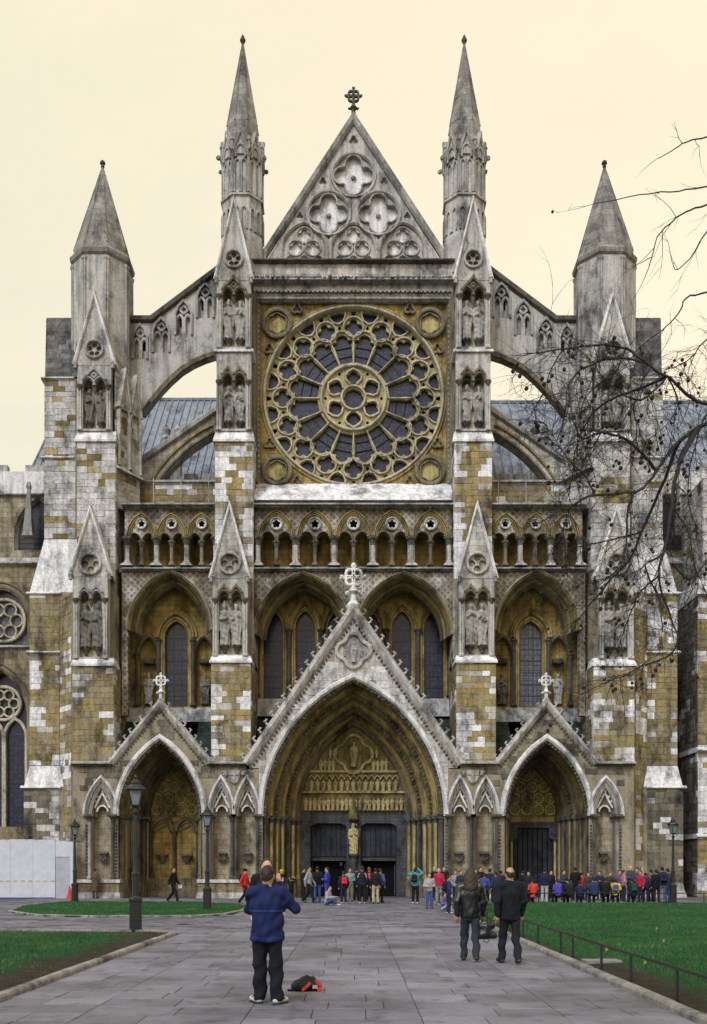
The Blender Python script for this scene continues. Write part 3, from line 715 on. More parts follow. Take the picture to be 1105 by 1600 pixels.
# ---------------------------------------------------------------- side portals
for sd in (-1, 1):
    pr, inn, cxw, w1, zs = portal(sd * 302, 66, 41, OFFS, 4.3, 6, (0, 3), side_walls[sd], colour=('brown', 'carved'))
    bw2 = W0(41); hA = math.sqrt((41 + OFFS) ** 2 - OFFS ** 2) / s0
    MB().prism([(cxw - bw2, -.05)] + arch(cxw, zs, bw2 - .01, hA, 12) + [(cxw + bw2, -.05)], YB - .05, YB + .3).build('back_wall', M['carved'] if sd > 0 else M['goldwall'], pr)
    mb = MB(); rr = bw2 / 4.1                                    # roundels of the tympanum
    for row in range(4):
        nn = 4 if row < 2 else (3 if row == 2 else 2)
        for i in range(nn):
            x = cxw + (i - (nn - 1) / 2) * rr * 2.0; z = zs + .25 + rr + row * rr * 1.9
            mb.sweep(circle(x, z, rr * .82, 14), BAR(rr * .14, YB - .14, YB - .03), closed=True, pclosed=True)
            for q in range(6): mb.lump((x + rr * .4 * math.cos(q * PI / 3), YB - .06, z + rr * .4 * math.sin(q * PI / 3)), rr * .18, .07, rr * .18, .2)
            mb.lump((x, YB - .07, z), rr * .16, .08, rr * .16, .1)
    mb.build('roundels', M['relief'], pr)
    MB().box(cxw - bw2, cxw + bw2, YB - .16, YB - .04, zs - .12, zs + .14).build('lintel_band', M['gold'], pr)
    if sd < 0:                                                  # two blind arches
        for q in (-1, 1):
            c = cxw + q * bw2 * .5; zq = zB(1298)
            e = MB().sweep(arch(c, zq, bw2 * .42, bw2 * .5, 8), BAR(.1, YB - .3, YB), pclosed=True).build('blind_arch', M['brown'], pr)
            MB().sweep(foil(c, zq + .12, bw2 * .36, 3, PI / 2, 6)[0:1] + arch(c, zq, bw2 * .3, bw2 * .34, 6), BAR(.05, YB - .16, YB)).build('cusping', M['brown'], e)
            k = MB().box(c - .34, c + .34, YB - .4, YB, zB(1338), zB(1335.5)); k.frust((c - .12, c + .12, YB - .2, YB, zB(1348)), (c - .28, c + .28, YB - .36, YB, zB(1338.2)))
            k.build('corbel', M['soot'], e)
        cp = MB()
        for q in (-1, 0, 1):
            _, c = colonnette(pr, cxw + q * bw2 * .96, YB - .2, zB(1371), zB(1298), .1, 'dark')
        MB().box(cxw - bw2, cxw + bw2, YB - .5, YB - .051, -.05, zB(1372)).build('bench', M['brownwall'], pr)
    else:                                                       # door in a grey frame
        dw = ux_(31); zt = zB(1294)
        MB().prism([(cxw - bw2, -.05), (cxw - bw2, zs - .13), (cxw + bw2, zs - .13), (cxw + bw2, -.05), (cxw + dw, -.05), (cxw + dw, zt - .7), (cxw + dw - .25, zt - .6), (cxw + dw - .25, zt), (cxw - dw + .25, zt), (cxw - dw + .25, zt - .6), (cxw - dw, zt - .7), (cxw - dw, -.05)], YB - .3, YB + .02).build('door_frame', M['doorframe'], pr)
        d = MB().box(cxw - dw, cxw + dw, YB - .09, YB - .055, -.03, zt).build('door', M['black'], pr)
        for i in range(8): x = cxw - dw + 2 * dw * (i + .5) / 8; MB().box(x - .12, x + .12, YB - .125, YB - .092, -.02, zt - .04).build('plank', M['wood'], d)
        for q in (-1, 1): colonnette(pr, cxw + q * (dw + .1), YB - .38, 0, zB(1310), .07, 'goldrich')
# ---------------------------------------------------------------- window storey and gallery between the buttresses (plane YW), window walls behind
YW, YG = 1.8, 4.2
def big_arch(par, cxd, hw, spring, apex, depth0, depth1, mats=('gold', 'brown', 'gold')):
    q = S(depth0); zs = Z(spring, depth0); h = Z(apex, depth0) - zs; T_ = 15.0; path = arch(cxd / q, zs, (hw - T_) / q, h - T_ / q, 14)
    n = 4; a = T_ / q / n; b = (depth1 - depth0) / n
    for i in range(n):
        no, yo = T_ / q - a * i, depth0 + b * i
        MB().sweep(path, [(no + .02, yo - .02), (no - .1 * a, yo - .1), (no - .5 * a, yo - .14), (no - .8 * a, yo - .02), (no - .75 * a, yo + .2 * b), (no - .95 * a, yo + .35 * b), (no - a, yo + .5 * b), (no - a, yo + b)]).build('arch_order', M[mats[i % 2]], par)
    MB().sweep(path, [(T_ / q - .02, depth0 + .05), (T_ / q, depth0 - .2), ((T_ + 1) / q, depth0 - .24), ((T_ + 2) / q, depth0 - .15), ((T_ + 2.2) / q, depth0 + .05)]).build('hood_mould', M['pale'], par)
def lancet(par, cx, Y, zb, zs, hw, h, gl, mould='gold', mw=.32, name='window'):
    o = MB().prism(opening(cx, zb, zs, hw, h, 9), Y + .32, Y + .36).build(name, M[gl], par)
    MB().sweep(opening(cx, zb, zs, hw, h, 9), [(0.02, Y + .34), (.0, Y + .2), (mw * .35, Y + .0), (mw * .5, Y - .08), (mw * .75, Y - .08), (mw, Y + .02), (mw, Y + .1)]).build('frame', M[mould], o)
    # iron glazing bars
    k = MB(); nb = max(3, int((zs - zb) / .6))
    for i in range(1, nb + 1): k.box(cx - hw, cx + hw, Y + .285, Y + .315, zb + (zs - zb) * i / nb - .012, zb + (zs - zb) * i / nb + .012)
    for t in (-.33, .33): k.box(cx + hw * t - .01, cx + hw * t + .01, Y + .29, Y + .312, zb, zs + h * .75)
    k.build('glazing_bar', M['iron'], o)
    return o
def gallery(cxd, n, sp, hw, Y, name='gallery'):
    q = S(Y); zt, zb = Z(795, Y), Z(886, Y); zs = Z(838, Y); W = n * sp / 2 + 3
    x0_, x1_ = (cxd - W) / q, (cxd + W) / q; holes = []; ctr = [(cxd + (i - (n - 1) / 2) * sp) / q for i in range(n)]
    g = empty(name, (0, 0, 0), parent=abbey)
    k = hw / 28.
    for c in ctr:
        holes.append(foil(c, Z(819, Y), 7.2 * k / q, 5, PI / 2, 6, .6))
        for e in (-1, 1): holes.append(opening(c + e * 13.5 * k / q, zb + .02, Z(845, Y), 11.2 * k / q, 13.5 * k / q, 7))
    body = MB().prism([(x0_, zb), (x0_, zt), (x1_, zt), (x1_, zb)], Y, Y + .45, holes, back=True).build('arcade', M['diaper'], g)
    cap = MB()
    for i, c in enumerate(ctr):
        pth = arch(c, zs, (hw - 3) / q, (hw + 9) * 1.0 / q, 9)
        MB().sweep(pth, [(3.4 / q, Y + .02), (3 / q, Y - .16), (1.6 / q, Y - .2), (1.2 / q, Y - .04), (.2 / q, Y - .14), (-1.2 / q, Y - .12), (-1.6 / q, Y - .0), (-2.4 / q, Y - .09), (-3.6 / q, Y - .07), (-4.2 / q, Y + .01)]).build('arch_mould', M['gold'], g)
        fld = MB().prism(arch(c, zs, (hw - 4.5) / q, (hw + 6.5) / q, 9), Y - .03, Y + .02, [foil(c, Z(819, Y), 9 * k / q, 5, PI / 2, 5)] + [
            [p for p in arch(c + e * 13.5 * k / q, Z(845, Y), 11.2 * k / q, 13.5 * k / q, 7)] for e in ()])
        MB().sweep(circle(c, Z(819, Y), 9.4 * k / q, 20), BAR(1.1 * k / q, Y - .14, Y + .02), closed=True, pclosed=True).build('rosette_ring', M['pale'], g)
        MB().prism(circle(c, Z(819, Y), 9.2 * k / q, 20), Y - .05, Y + .02, [foil(c, Z(819, Y), 6.6 * k / q, 5, PI / 2, 8, .62)]).build('rosette', M['white'], g)
        for e in (-1, 1):
            MB().sweep(arch(c + e * 13.5 * k / q, Z(845, Y), 11.2 * k / q, 13.5 * k / q, 7), [(2 / q, Y), (1.4 / q, Y - .1), (.3 / q, Y - .1), (0, Y + .02), (-.02, Y + .3)]).build('sub_arch', M['brown'], g)
        _, cc = colonnette(g, c, Y - .02, zb + .08, Z(846, Y), .105, 'brown')
    for i in range(n + 1):
        x = (cxd + (i - n / 2) * sp) / q; x = min(max(x, x0_ + .16), x1_ - .16)
        _, cc = colonnette(g, x, Y - .08, zb + .06, Z(840, Y), .14, 'pale')
        MB().frust((x - .36, x + .36, Y - .4, Y + .3, zb), (x - .24, x + .24, Y - .26, Y + .3, zb + .16)).build('column_base', M['pale'], g)
    bw = MB().box(x0_ - .4, x1_ + .4, Y + 1.3, Y + 1.6, zb - .1, zt + .1).build('gallery_wall', M['goldwall'], g)
    MB().box(x0_ - .3, x1_ + .3, Y, Y + 2.0, zb - .3, zb - .02).build('gallery_floor', M['brown'], g)
    MB().box(x0_ - .3, x1_ + .3, Y + .02, Y + 2.0, zt, zt + .25).build('gallery_roof', M['brown'], g)
    # string under and foliate cornice above
    m1 = MB(); string(m1, x0_ - .1, x1_ + .1, Y - .05, zb - .26, .24, .3, .4); m1.build('string_course', M['grey'], g)
    m2 = MB(); string(m2, x0_ - .1, x1_ + .1, Y - .05, zt - .02, .34, .42, .5); m2.build('cornice', M['grey'], g)
    b = MB(); beads(b, [(x0_, zt + .06), (x1_, zt + .06)], 0, Y - .3, .26, .13, .5); b.build('carved_foliage', M['soot'], g)
    b = MB(); beads(b, [(x0_, zb - .2), (x1_, zb - .2)], 0, Y - .22, .2, .07, .3); b.build('ball_flowers', M['soot'], g)
    return g
# central bay
gC = gallery(0, 5, 60.2, 28, YW)
q = S(YW); zt, zb = Z(892, YW), Z(1116, YW)
def arch_notch(cxd, hw, spring, apex, Y): q = S(Y); return opening(cxd / q, Z(1118, Y), Z(spring, Y), hw / q, Z(apex, Y) - Z(spring, Y), 14)
oa, ob = arch_notch(-79, 76, 992, 896, YW), arch_notch(79, 76, 992, 896, YW)
oa[-1] = (oa[-1][0], Z(1035, YW)); ob[0] = (ob[0][0], Z(1035, YW)); zb = oa[0][1]
wc = MB().prism([(-158 / q, zb), (-158 / q, zt), (158 / q, zt), (158 / q, zb)] + ob[::-1] + oa[::-1], YW, YW + .5).build('window_storey_wall', M['diaper'], abbey)
for e in (-1, 1): big_arch(wc, e * 79, 76, 992, 896, YW, YG - .6)
ww = MB().box(-172 / S(YG), 172 / S(YG), YG + .34, YG + .8, Z(1125, YG), Z(885, YG)).build('window_wall', M['goldwall'], abbey)
kc = S(YG); CL = [-125.5, -75.5, -25.5]; hol = []; lw = 15.2 / kc
for e in (-1, 1):
    for c in CL: hol.append(opening(e * -c / kc, Z(1092, YG), Z(982, YG), lw, 27 / kc, 9))
MB().prism([(-170 / kc, Z(1118, YG)), (-170 / kc, Z(890, YG)), (170 / kc, Z(890, YG)), (170 / kc, Z(1118, YG))], YG, YG + .34, hol).build('window_screen', M['goldwall'], ww)
cp = MB()
for e in (-1, 1):
    for c in CL:
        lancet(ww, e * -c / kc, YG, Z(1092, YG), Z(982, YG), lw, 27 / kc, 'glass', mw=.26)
        MB().sweep(arch(e * -c / kc, Z(984, YG), 21 / kc, 40 / kc, 9), [(-.1, YG + .05), (-.04, YG - .2), (.07, YG - .28), (.12, YG - .14), (.2, YG - .2), (.27, YG - .05), (.27, YG + .05)]).build('arch_mould', M['gold'], ww)
    for c in (-150.5, -100.5, -50.5, -2):
        _, cc = colonnette(ww, e * -c / kc, YG - .14, Z(1088, YG), Z(984, YG), .115, 'dark')
for e in (-1, 1): xa, xb = sorted((e * 62 / kc, e * 172 / kc)); MB().frust((xa, xb, YG - .7, YG + .1, Z(1122, YG)), (xa, xb, YG - .1, YG + .1, Z(1092, YG))).build('window_sill', M['grey'], ww)
# aisle bays
for sd in (-1, 1):
    gallery(sd * 284, 3, 47, 23, YW)
    q = S(YW); a, b = sorted((sd * 215 / q, sd * 362 / q))
    on = arch_notch(sd * 287, 66, 985, 893, YW)
    wl = MB().prism([(a, on[0][1]), (a, Z(892, YW)), (b, Z(892, YW)), (b, on[0][1])] + on[::-1], YW, YW + .5).build('window_storey_wall', M['diaper'], abbey)
    big_arch(wl, sd * 287, 66, 985, 893, YW, 3.2)
    YA = 3.8; k = S(YA); cx = sd * 277 / k
    hol = [opening(cx, Z(1104, YA), Z(995, YA), 18 / k, 24 / k, 9)]
    for e in (-1, 1): hol.append(opening(cx + e * 44 / k, Z(1104, YA), Z(1020, YA), 14 / k, 24 / k, 8))
    aw = MB().prism([(cx - 84 / k, Z(1125, YA)), (cx - 84 / k, Z(885, YA)), (cx + 84 / k, Z(885, YA)), (cx + 84 / k, Z(1125, YA))], YA, YA + .5, hol).build('window_wall', M['goldwall'], abbey)
    MB().box(cx - 84 / k, cx + 84 / k, YA + .5, YA + .7, Z(1125, YA), Z(885, YA)).build('niche_back', M['goldwall'], aw)
    lancet(aw, cx, YA, Z(1104, YA), Z(995, YA), 17.5 / k, 24 / k, 'glass2' if sd < 0 else 'glass3', mw=.3)
    MB().sweep(arch(cx, Z(997, YA), 27 / k, 38 / k, 9), [(-.12, YA + .05), (-.04, YA - .2), (.07, YA - .26), (.14, YA - .12), (.24, YA - .2), (.3, YA - .05), (.3, YA + .05)]).build('arch_mould', M['gold'], aw)
    cp = MB()
    for e in (-1, 1):
        cn = cx + e * 44 / k
        MB().sweep(arch(cn, Z(1020, YA), 14 / k, 24 / k, 8), [(0, YA + .3), (-.02, YA), (.08, YA - .12), (.2, YA - .1), (.24, YA + .03)]).build('niche_arch', M['brown'], aw)
        b = MB().box(cn - 8 / k, cn + 8 / k, YA + .1, YA + .5, Z(1036, YA), Z(1028, YA)); beads(b, [(cn - 7 / k, Z(1034, YA)), (cn + 7 / k, Z(1034, YA))], 0, YA + .1, .12, .07, .4); b.build('canopy', M['soot'], aw)
        for d in (27, 61):
            _, cc = colonnette(aw, cx + e * d / k, YA - .12, Z(1103, YA), Z(1000 if d == 27 else 1022, YA), .1, 'dark')
        MB().lathe(cn, YA + .24, [(.1, Z(1103, YA)), (.22, Z(1101, YA)), (.26, Z(1100, YA))], 8).build('corbel', M['soot'], aw)
        side = 'left' if e < 0 else 'right'; bay = 'left' if sd < 0 else 'right'
        statue((cn, YA + .2, Z(1100, YA)), 50 / k, 5 + (sd > 0) * 2 + (e > 0), 'statue_dark' if e * sd < 0 else 'statue', f'tall robed stone statue {side} of the single lancet window above the {bay} side portal')
    m = MB(); m.frust((cx - 84 / k, cx + 84 / k, YA - .6, YA + .1, Z(1130, YA)), (cx - 84 / k, cx + 84 / k, YA - .05, YA + .1, Z(1106, YA))); m.build('window_sill', M['grey'], aw)
# porch roofs: slate slopes between buttresses and gable roofs behind the three gables
def tri_roof(cx, hw, zb, za, y0, y1, nm='porch_roof'):
    return MB().add([(cx - hw, y0, zb), (cx, y0, za), (cx + hw, y0, zb), (cx - hw, y1, zb), (cx, y1, za), (cx + hw, y1, zb)], [(0, 1, 4, 3), (1, 2, 5, 4)]).build(nm, M['slate'], abbey)
tri_roof(0, W0(160), z0(1199), z0(963), .68, YG + .3)
def slope(x0_, x1_, y0, zlo, y1, zhi, nm='lean_to_roof'):
    r_ = MB().add([(x0_, y0, zlo), (x1_, y0, zlo), (x1_, y1, zhi), (x0_, y1, zhi)], [(0, 1, 2, 3)]).build(nm, M['slate'], abbey)
    n = 9
    for i in range(n):                                          # courses of slates stand out as stepped edges
        t = i / n; t2 = (i + 1.15) / n; y_a, y_b = y0 + (y1 - y0) * t, y0 + (y1 - y0) * min(t2, 1); za_, zb_ = zlo + (zhi - zlo) * t, zlo + (zhi - zlo) * min(t2, 1)
        MB().add([(x0_, y_a, za_ + .045), (x1_, y_a, za_ + .045), (x1_, y_b, zb_ + .01), (x0_, y_b, zb_ + .01), (x0_, y_a, za_ - .01), (x1_, y_a, za_ - .01)], [(0, 1, 2, 3), (4, 5, 1, 0)]).build('slate_course', M['slate'], r_)
for sd in (-1, 1): slope(*sorted((sd * W0(126), sd * W0(168))), .72, z0(1190), YG - .3, Z(1118, YG) - .1)
for sd in (-1, 1):
    for p, q in ((218, 256), (348, 384)): slope(*sorted((sd * W0(p), sd * W0(q))), .72, z0(1190), 3.6, Z(1120, 3.8))
    tri_roof(sd * W0(302), W0(72), z0(1196), z0(1108), .66, 3.9)

# ---------------------------------------------------------------- rose window
YR = 3.2; kr = S(YR); rx = lambda d: d / kr; rz_ = lambda p: Z(p, YR)
RC = rz_(619); RO = rx(141)
rose = empty('rose_window', (0, 0, 0), parent=abbey)
sq = [(rx(-155), rz_(760)), (rx(-155), rz_(468)), (rx(155), rz_(468)), (rx(155), rz_(760))]
hs = [circle(0, RC, RO, 64)]
corner_c = [(sx * rx(119), rz_(p)) for sx in (-1, 1) for p in (507.5, 737)]
MB().prism(sq, YR, YR + .5, hs).build('rose_panel', M['goldwall'], rose)
for (cx, cz) in corner_c:
    c = MB().sweep(circle(cx, cz, rx(21), 28), BAR(rx(3), YR - .3, YR), closed=True, pclosed=True).build('roundel', M['brown'], rose)
    f = MB()
    f.prism(circle(cx, cz, rx(19.5), 24), YR - .1, YR, [foil(cx, cz, rx(16), 6, PI / 2, 6)]); f.prism(circle(cx, cz, rx(20), 24), YR - .012, YR + .01); f.build('roundel_foil', M['goldrich'], c); MB().sweep(foil(cx, cz, rx(16), 6, PI / 2, 6), BAR(rx(1), YR - .2, YR - .05), closed=True, pclosed=True).build('foil_mould', M['brown'], c)
mb = MB()
for sx in (-1, 1):
    for (a, b) in ((88, 484.5), (131, 547), (88, 753), (131, 694)):
        cx, cz = sx * rx(a), rz_(b); mb.sweep(foil(cx, cz, rx(8.5), 3, PI / 2, 6), BAR(rx(1.4), YR - .18, YR), closed=True, pclosed=True)
mb.build('spandrel_trefoils', M['brown'], rose)
# tracery plate and its lights
holes = []; panes = []
def polar(r, a): return (r * math.sin(a), RC + r * math.cos(a))
def tr(P, a, c=(0, 0)):                                        # local (t, r) -> rotated about the rose centre
    return [(t * math.cos(a) + r * math.sin(a), RC - t * math.sin(a) + r * math.cos(a)) for t, r in P]
px1 = rx(1)
holes.append(foil(0, RC, px1 * 15.6, 8, PI / 2, 4, .62))
for i in range(6):
    a = i * PI / 3
    holes.append(tr([(t, r) for t, r in [(-6 * px1, 23 * px1), (-11 * px1, 30 * px1), (-11.5 * px1, 34 * px1), (-8.5 * px1, 38 * px1), (-7 * px1, 37.5 * px1), (-4.5 * px1, 42 * px1), (0, 44 * px1), (4.5 * px1, 42 * px1), (7 * px1, 37.5 * px1), (8.5 * px1, 38 * px1), (11.5 * px1, 34 * px1), (11 * px1, 30 * px1), (6 * px1, 23 * px1), (0, 21.5 * px1)]], a))
small = []
for i in range(6): small.append(tr([(p[0], p[1] - RC + 44 * px1) for p in circle(0, RC, 2.6 * px1, 8)], i * PI / 3 + PI / 6))
NL = 16; ang = 2 * PI / NL
for i in range(NL):
    a = ang * (i + .5); r0, r1 = 56 * px1, 91 * px1; w0_, w1_ = (math.tan(ang / 2) * r0 - 1.2 * px1), (math.tan(ang / 2) * r1 - 2.0 * px1)
    r1 -= 7 * px1
    head = [(-w1_ * .86, r1), (-w1_, r1 + 3.5 * px1), (-w1_ * .92, r1 + 7.5 * px1), (-w1_ * .55, r1 + 8 * px1), (-w1_ * .62, r1 + 11 * px1), (-w1_ * .42, r1 + 15 * px1), (-w1_ * .12, r1 + 17 * px1), (w1_ * .12, r1 + 17 * px1), (w1_ * .42, r1 + 15 * px1), (w1_ * .62, r1 + 11 * px1), (w1_ * .55, r1 + 8 * px1), (w1_ * .92, r1 + 7.5 * px1), (w1_, r1 + 3.5 * px1), (w1_ * .86, r1)]
    holes.append(tr([(-w0_, r0)] + head + [(w0_, r0)], a))
    b = ang * i; cc = polar(111.5 * px1, b); holes.append(foil(cc[0], cc[1], 14.3 * px1, 4, PI / 2 - b, 8, .58))
    # outer part lights (segments against the rim)
    seg = [(-12.5 * px1, 134 * px1), (-9 * px1, 124.5 * px1), (-4 * px1, 121 * px1), (-2.5 * px1, 122.5 * px1), (0, 119.5 * px1), (2.5 * px1, 122.5 * px1), (4 * px1, 121 * px1), (9 * px1, 124.5 * px1), (12.5 * px1, 134 * px1), (6 * px1, 135.5 * px1), (0, 136 * px1), (-6 * px1, 135.5 * px1)]
    holes.append(tr(seg, a))
    small.append(tr([(-2.8 * px1, 130.5 * px1), (0, 129 * px1), (2.8 * px1, 130.5 * px1), (4 * px1, 136.5 * px1), (-4 * px1, 136.5 * px1)], b))
    small.append(tr([(-3 * px1, 112 * px1), (0, 108.2 * px1), (3 * px1, 112 * px1), (0, 116.5 * px1)], a))
tr_o = MB().prism(circle(0, RC, RO + .02, 72), YR + .28, YR + .48, holes + small).build('tracery', M['relief'], rose)
for h in holes:
    cx = sum(p[0] for p in h) / len(h); cz = sum(p[1] for p in h) / len(h)
    big = [(cx + (x - cx) * 1.06, cz + (z - cz) * 1.06) for x, z in h]
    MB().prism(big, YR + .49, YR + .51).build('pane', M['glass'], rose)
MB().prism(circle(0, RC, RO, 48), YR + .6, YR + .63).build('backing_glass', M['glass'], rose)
def ring(r, w_, y0, mt, nm='ring', n=72): return MB().sweep(circle(0, RC, r * px1, n), [(-w_ * px1, YR + .4), (-w_ * px1, y0 + .05), (-w_ * .5 * px1, y0), (w_ * .5 * px1, y0), (w_ * px1, y0 + .05), (w_ * px1, YR + .4)], closed=True).build(nm, M[mt], rose)
ring(139.5, 2.0, YR - .18, 'cream'); ring(144, 2.2, YR - .1, 'gold'); ring(50.5, 2.0, YR + .05, 'cream'); ring(18.6, 1.6, YR + .08, 'cream', n=32)
for i in range(NL):
    b = ang * i
    cc = polar(111.5 * px1, b); MB().sweep(circle(cc[0], cc[1], 15.6 * px1, 26), BAR(1.05 * px1, YR + .14, YR + .3), closed=True, pclosed=True).build('foil_ring', M['cream'], rose)
    a = ang * (i + .5); w1_ = math.tan(ang / 2) * 90 * px1
    pt = [(-w1_, 88 * px1), (-w1_, 93 * px1), (-w1_ * .82, 99 * px1), (-w1_ * .45, 104 * px1), (0, 106 * px1), (w1_ * .45, 104 * px1), (w1_ * .82, 99 * px1), (w1_, 93 * px1), (w1_, 88 * px1)]
    MB().sweep(tr(pt, a), BAR(1.0 * px1, YR + .14, YR + .3), pclosed=True).build('light_head', M['cream'], rose)
    p0, p1 = polar(53 * px1, b), polar(90 * px1, b)
    MB().tube([(p0[0], YR + .22, p0[1]), (p1[0], YR + .22, p1[1])], 1.05 * px1, 8).build('spoke', M['cream'], rose)
    sg = [(-13.5 * px1, 136 * px1), (-12.5 * px1, 129 * px1), (-8 * px1, 121.5 * px1), (0, 118 * px1), (8 * px1, 121.5 * px1), (12.5 * px1, 129 * px1), (13.5 * px1, 136 * px1)]
    MB().sweep(tr(sg, a), BAR(1.1 * px1, YR + .16, YR + .3), pclosed=True).build('outer_ring', M['cream'], rose)
for i in range(6):
    cc = polar(33 * px1, i * PI / 3); MB().sweep(tr([(-5 * px1, 21.5 * px1), (-12 * px1, 29 * px1), (-13 * px1, 35 * px1), (-9 * px1, 41 * px1), (0, 46 * px1), (9 * px1, 41 * px1), (13 * px1, 35 * px1), (12 * px1, 29 * px1), (5 * px1, 21.5 * px1)], i * PI / 3), BAR(1.3 * px1, YR + .14, YR + .3), pclosed=True).build('inner_foil', M['cream'], rose)
for i in range(NL):                                              # saddle bars
    a = ang * (i + .5)
    m = MB()
    for r in (68, 82): w_ = math.tan(ang / 2) * r * px1; p0, p1 = tr([(-w_, r * px1), (w_, r * px1)], a); m.tube([(p0[0], YR + .46, p0[1]), (p1[0], YR + .46, p1[1])], .03, 4)
    m.build('saddle_bar', M['iron'], rose)
# framing jambs with ball flower, top mould, sloped sill, cornice, parapet band
fm = MB(); bd = MB()
for sx in (-1, 1):
    for i, (d, yy) in enumerate(((147, YR - .1), (150.5, YR - .35), (154, YR - .6))): fm.lathe(sx * rx(d), yy, [(.1, rz_(757)), (.1, rz_(466))], 6)
    beads(bd, [(sx * rx(148.8), rz_(756)), (sx * rx(148.8), rz_(468))], 0, YR - .26, .3, .085, .2)
fm.box(rx(-156), rx(156), YR - .3, YR, rz_(472), rz_(466)); fm.build('jamb_mould', M['brown'], rose)
beads(bd, [(rx(-148), rz_(474)), (rx(148), rz_(474))], 0, YR - .24, .26, .085, .2); bd.build('ball_flowers', M['pale'], rose)
MB().frust((rx(-157), rx(157), YW - .2, YR + .4, Z(789, YW) + .22), (rx(-157), rx(157), YR - .12, YR + .4, rz_(757))).build('rose_sill', M['white'], rose)
YT = 2.95; kt = S(YT)
up = MB().box(-158 / kt, 158 / kt, YT, YT + 2.6, Z(470, YT), Z(405, YT) - .004).build('upper_wall', M['palewall'], abbey)
m = MB(); string(m, -158 / kt, 158 / kt, YT, Z(472, YT), .3, .2, .2); m.build('cornice', M['grey'], up); m = MB(); string(m, -159 / kt, 159 / kt, YT, Z(446, YT), .34, .42, .2); m.build('cornice', M['grey'], up)
b = MB(); beads(b, [(-158 / kt, Z(441, YT)), (158 / kt, Z(441, YT))], 0, YT - .3, .3, .17, .5); b.build('carved_foliage', M['soot'], up)
b = MB()
for i in range(44): x = (-154 + 308 * (i + .5) / 44) / kt; b.sweep(arch(x, Z(459, YT), 2.6 / kt, 3.6 / kt, 4), BAR(.04, YT - .18, YT), pclosed=True)
beads(b, [(-156 / kt, Z(468, YT)), (156 / kt, Z(468, YT))], 0, YT - .14, .2, .075, .2); b.build('corbel_table', M['grey'], up)
m = MB(); string(m, -160 / kt, 160 / kt, YT - .05, Z(413, YT), .3, .25, 2.4); m.build('parapet_coping', M['soot'], up)

# ---------------------------------------------------------------- crowning gable
YP = 3.9; kp = S(YP); gx = lambda d: d / kp; gz = lambda p: Z(p, YP)
tri = [(gx(-140), gz(414)), (0, gz(190)), (gx(140), gz(414))]
hol = [circle(0, gz(273.5), gx(35), 36), circle(gx(-39), gz(333), gx(35), 36), circle(gx(39), gz(333), gx(35), 36)]
for c in (-77, 0, 77): hol.append(opening(gx(c), gz(409), gz(392), gx(35.5), gx(44), 10))
lil = [foil(0, gz(219), gx(8), 3, PI / 2, 5)] + [foil(gx(s_ * 48), gz(283), gx(6.5), 3, PI / 2, 5) for s_ in (-1, 1)] + [foil(gx(s_ * 84), gz(337), gx(6), 3, PI / 2, 5) for s_ in (-1, 1)] + [foil(gx(s_ * 39), gz(370), gx(3.8), 3, -PI / 2, 4) for s_ in (-1, 1)]
gb = MB().prism(tri, YP, YP + .4, hol + lil, back=False).build('crown_gable', M['pale'], abbey)
MB().prism([(x * 1.0, z) for x, z in tri], YP + .31, YP + .8, back=True).build('gable_field', M['white'], gb)
for cx, cz in ((0, 273.5), (-39, 333), (39, 333)):
    c = (gx(cx), gz(cz))
    e = MB().sweep(circle(*c, gx(34), 36), [(-gx(3), YP + .2), (-gx(3), YP + .02), (-gx(1), YP - .08), (gx(1.5), YP - .1), (gx(2.5), YP + .02)], closed=True).build('roundel', M['pale'], gb)
    MB().prism(circle(*c, gx(34), 36), YP + .14, YP + .3, [foil(*c, gx(31.5), 4, PI / 2, 10, .575)]).build('quatrefoil', M['pale'], e)
    m = MB().sweep(foil(*c, gx(31.5), 4, PI / 2, 10, .575), BAR(gx(1.2), YP - .02, YP + .2), closed=True, pclosed=True); m.lathe(c[0], YP + .25, [(gx(3), c[1] - gx(2.5)), (gx(4.2), c[1]), (gx(3), c[1] + gx(2.5))], 8); m.build('boss', M['grey'], e)
for c in (-77, 0, 77):
    e = MB().sweep(opening(gx(c), gz(409), gz(392), gx(35.5), gx(44), 10), [(-gx(2.2), YP + .2), (-gx(2.2), YP + .02), (0, YP - .08), (gx(1.6), YP - .08), (gx(2.4), YP + .02)]).build('gable_arch', M['pale'], gb)
    inn = opening(gx(c), gz(410), gz(393), gx(33.5), gx(42), 10); hh = [foil(gx(c), gz(366), gx(11), 4, PI / 2, 7, .57), foil(gx(c - 13.5), gz(386), gx(10.5), 4, PI / 2, 7, .57), foil(gx(c + 13.5), gz(386), gx(10.5), 4, PI / 2, 7, .57)]
    hh += [opening(gx(c + d), gz(409.5), gz(405), gx(7.5), gx(8.5), 5) for d in (-22, 0, 22)]
    MB().prism(inn, YP + .13, YP + .3, hh).build('tracery', M['pale'], e)
    m = MB()
    for (dx_, pz, rr) in ((0, 366, 12.6), (-13.5, 386, 12), (13.5, 386, 12)): m.sweep(circle(gx(c + dx_), gz(pz), gx(rr), 20), BAR(gx(1), YP + .05, YP + .2), closed=True, pclosed=True)
    m.build('tracery_rings', M['pale'], e)
MB().sweep([(gx(-146), gz(410)), (0, gz(186)), (gx(146), gz(410))], [(-gx(5), YP + .1), (-gx(5), YP - .12), (-gx(2), YP - .25), (gx(3), YP - .3), (gx(6.5), YP - .05), (gx(6.5), YP + 1)]).build('coping', M['grey'], gb)
m = MB()
for s_ in (-1, 1): x = sorted((s_ * gx(136), s_ * gx(152))); m.box(x[0], x[1], YP - .3, YP + 1, gz(414), gz(402))
m.build('kneeler', M['grey'], gb)
cross_finial('gable_cross', 0, YP + .3, gz(180), gx(48), gx(12), gb, M['soot'])
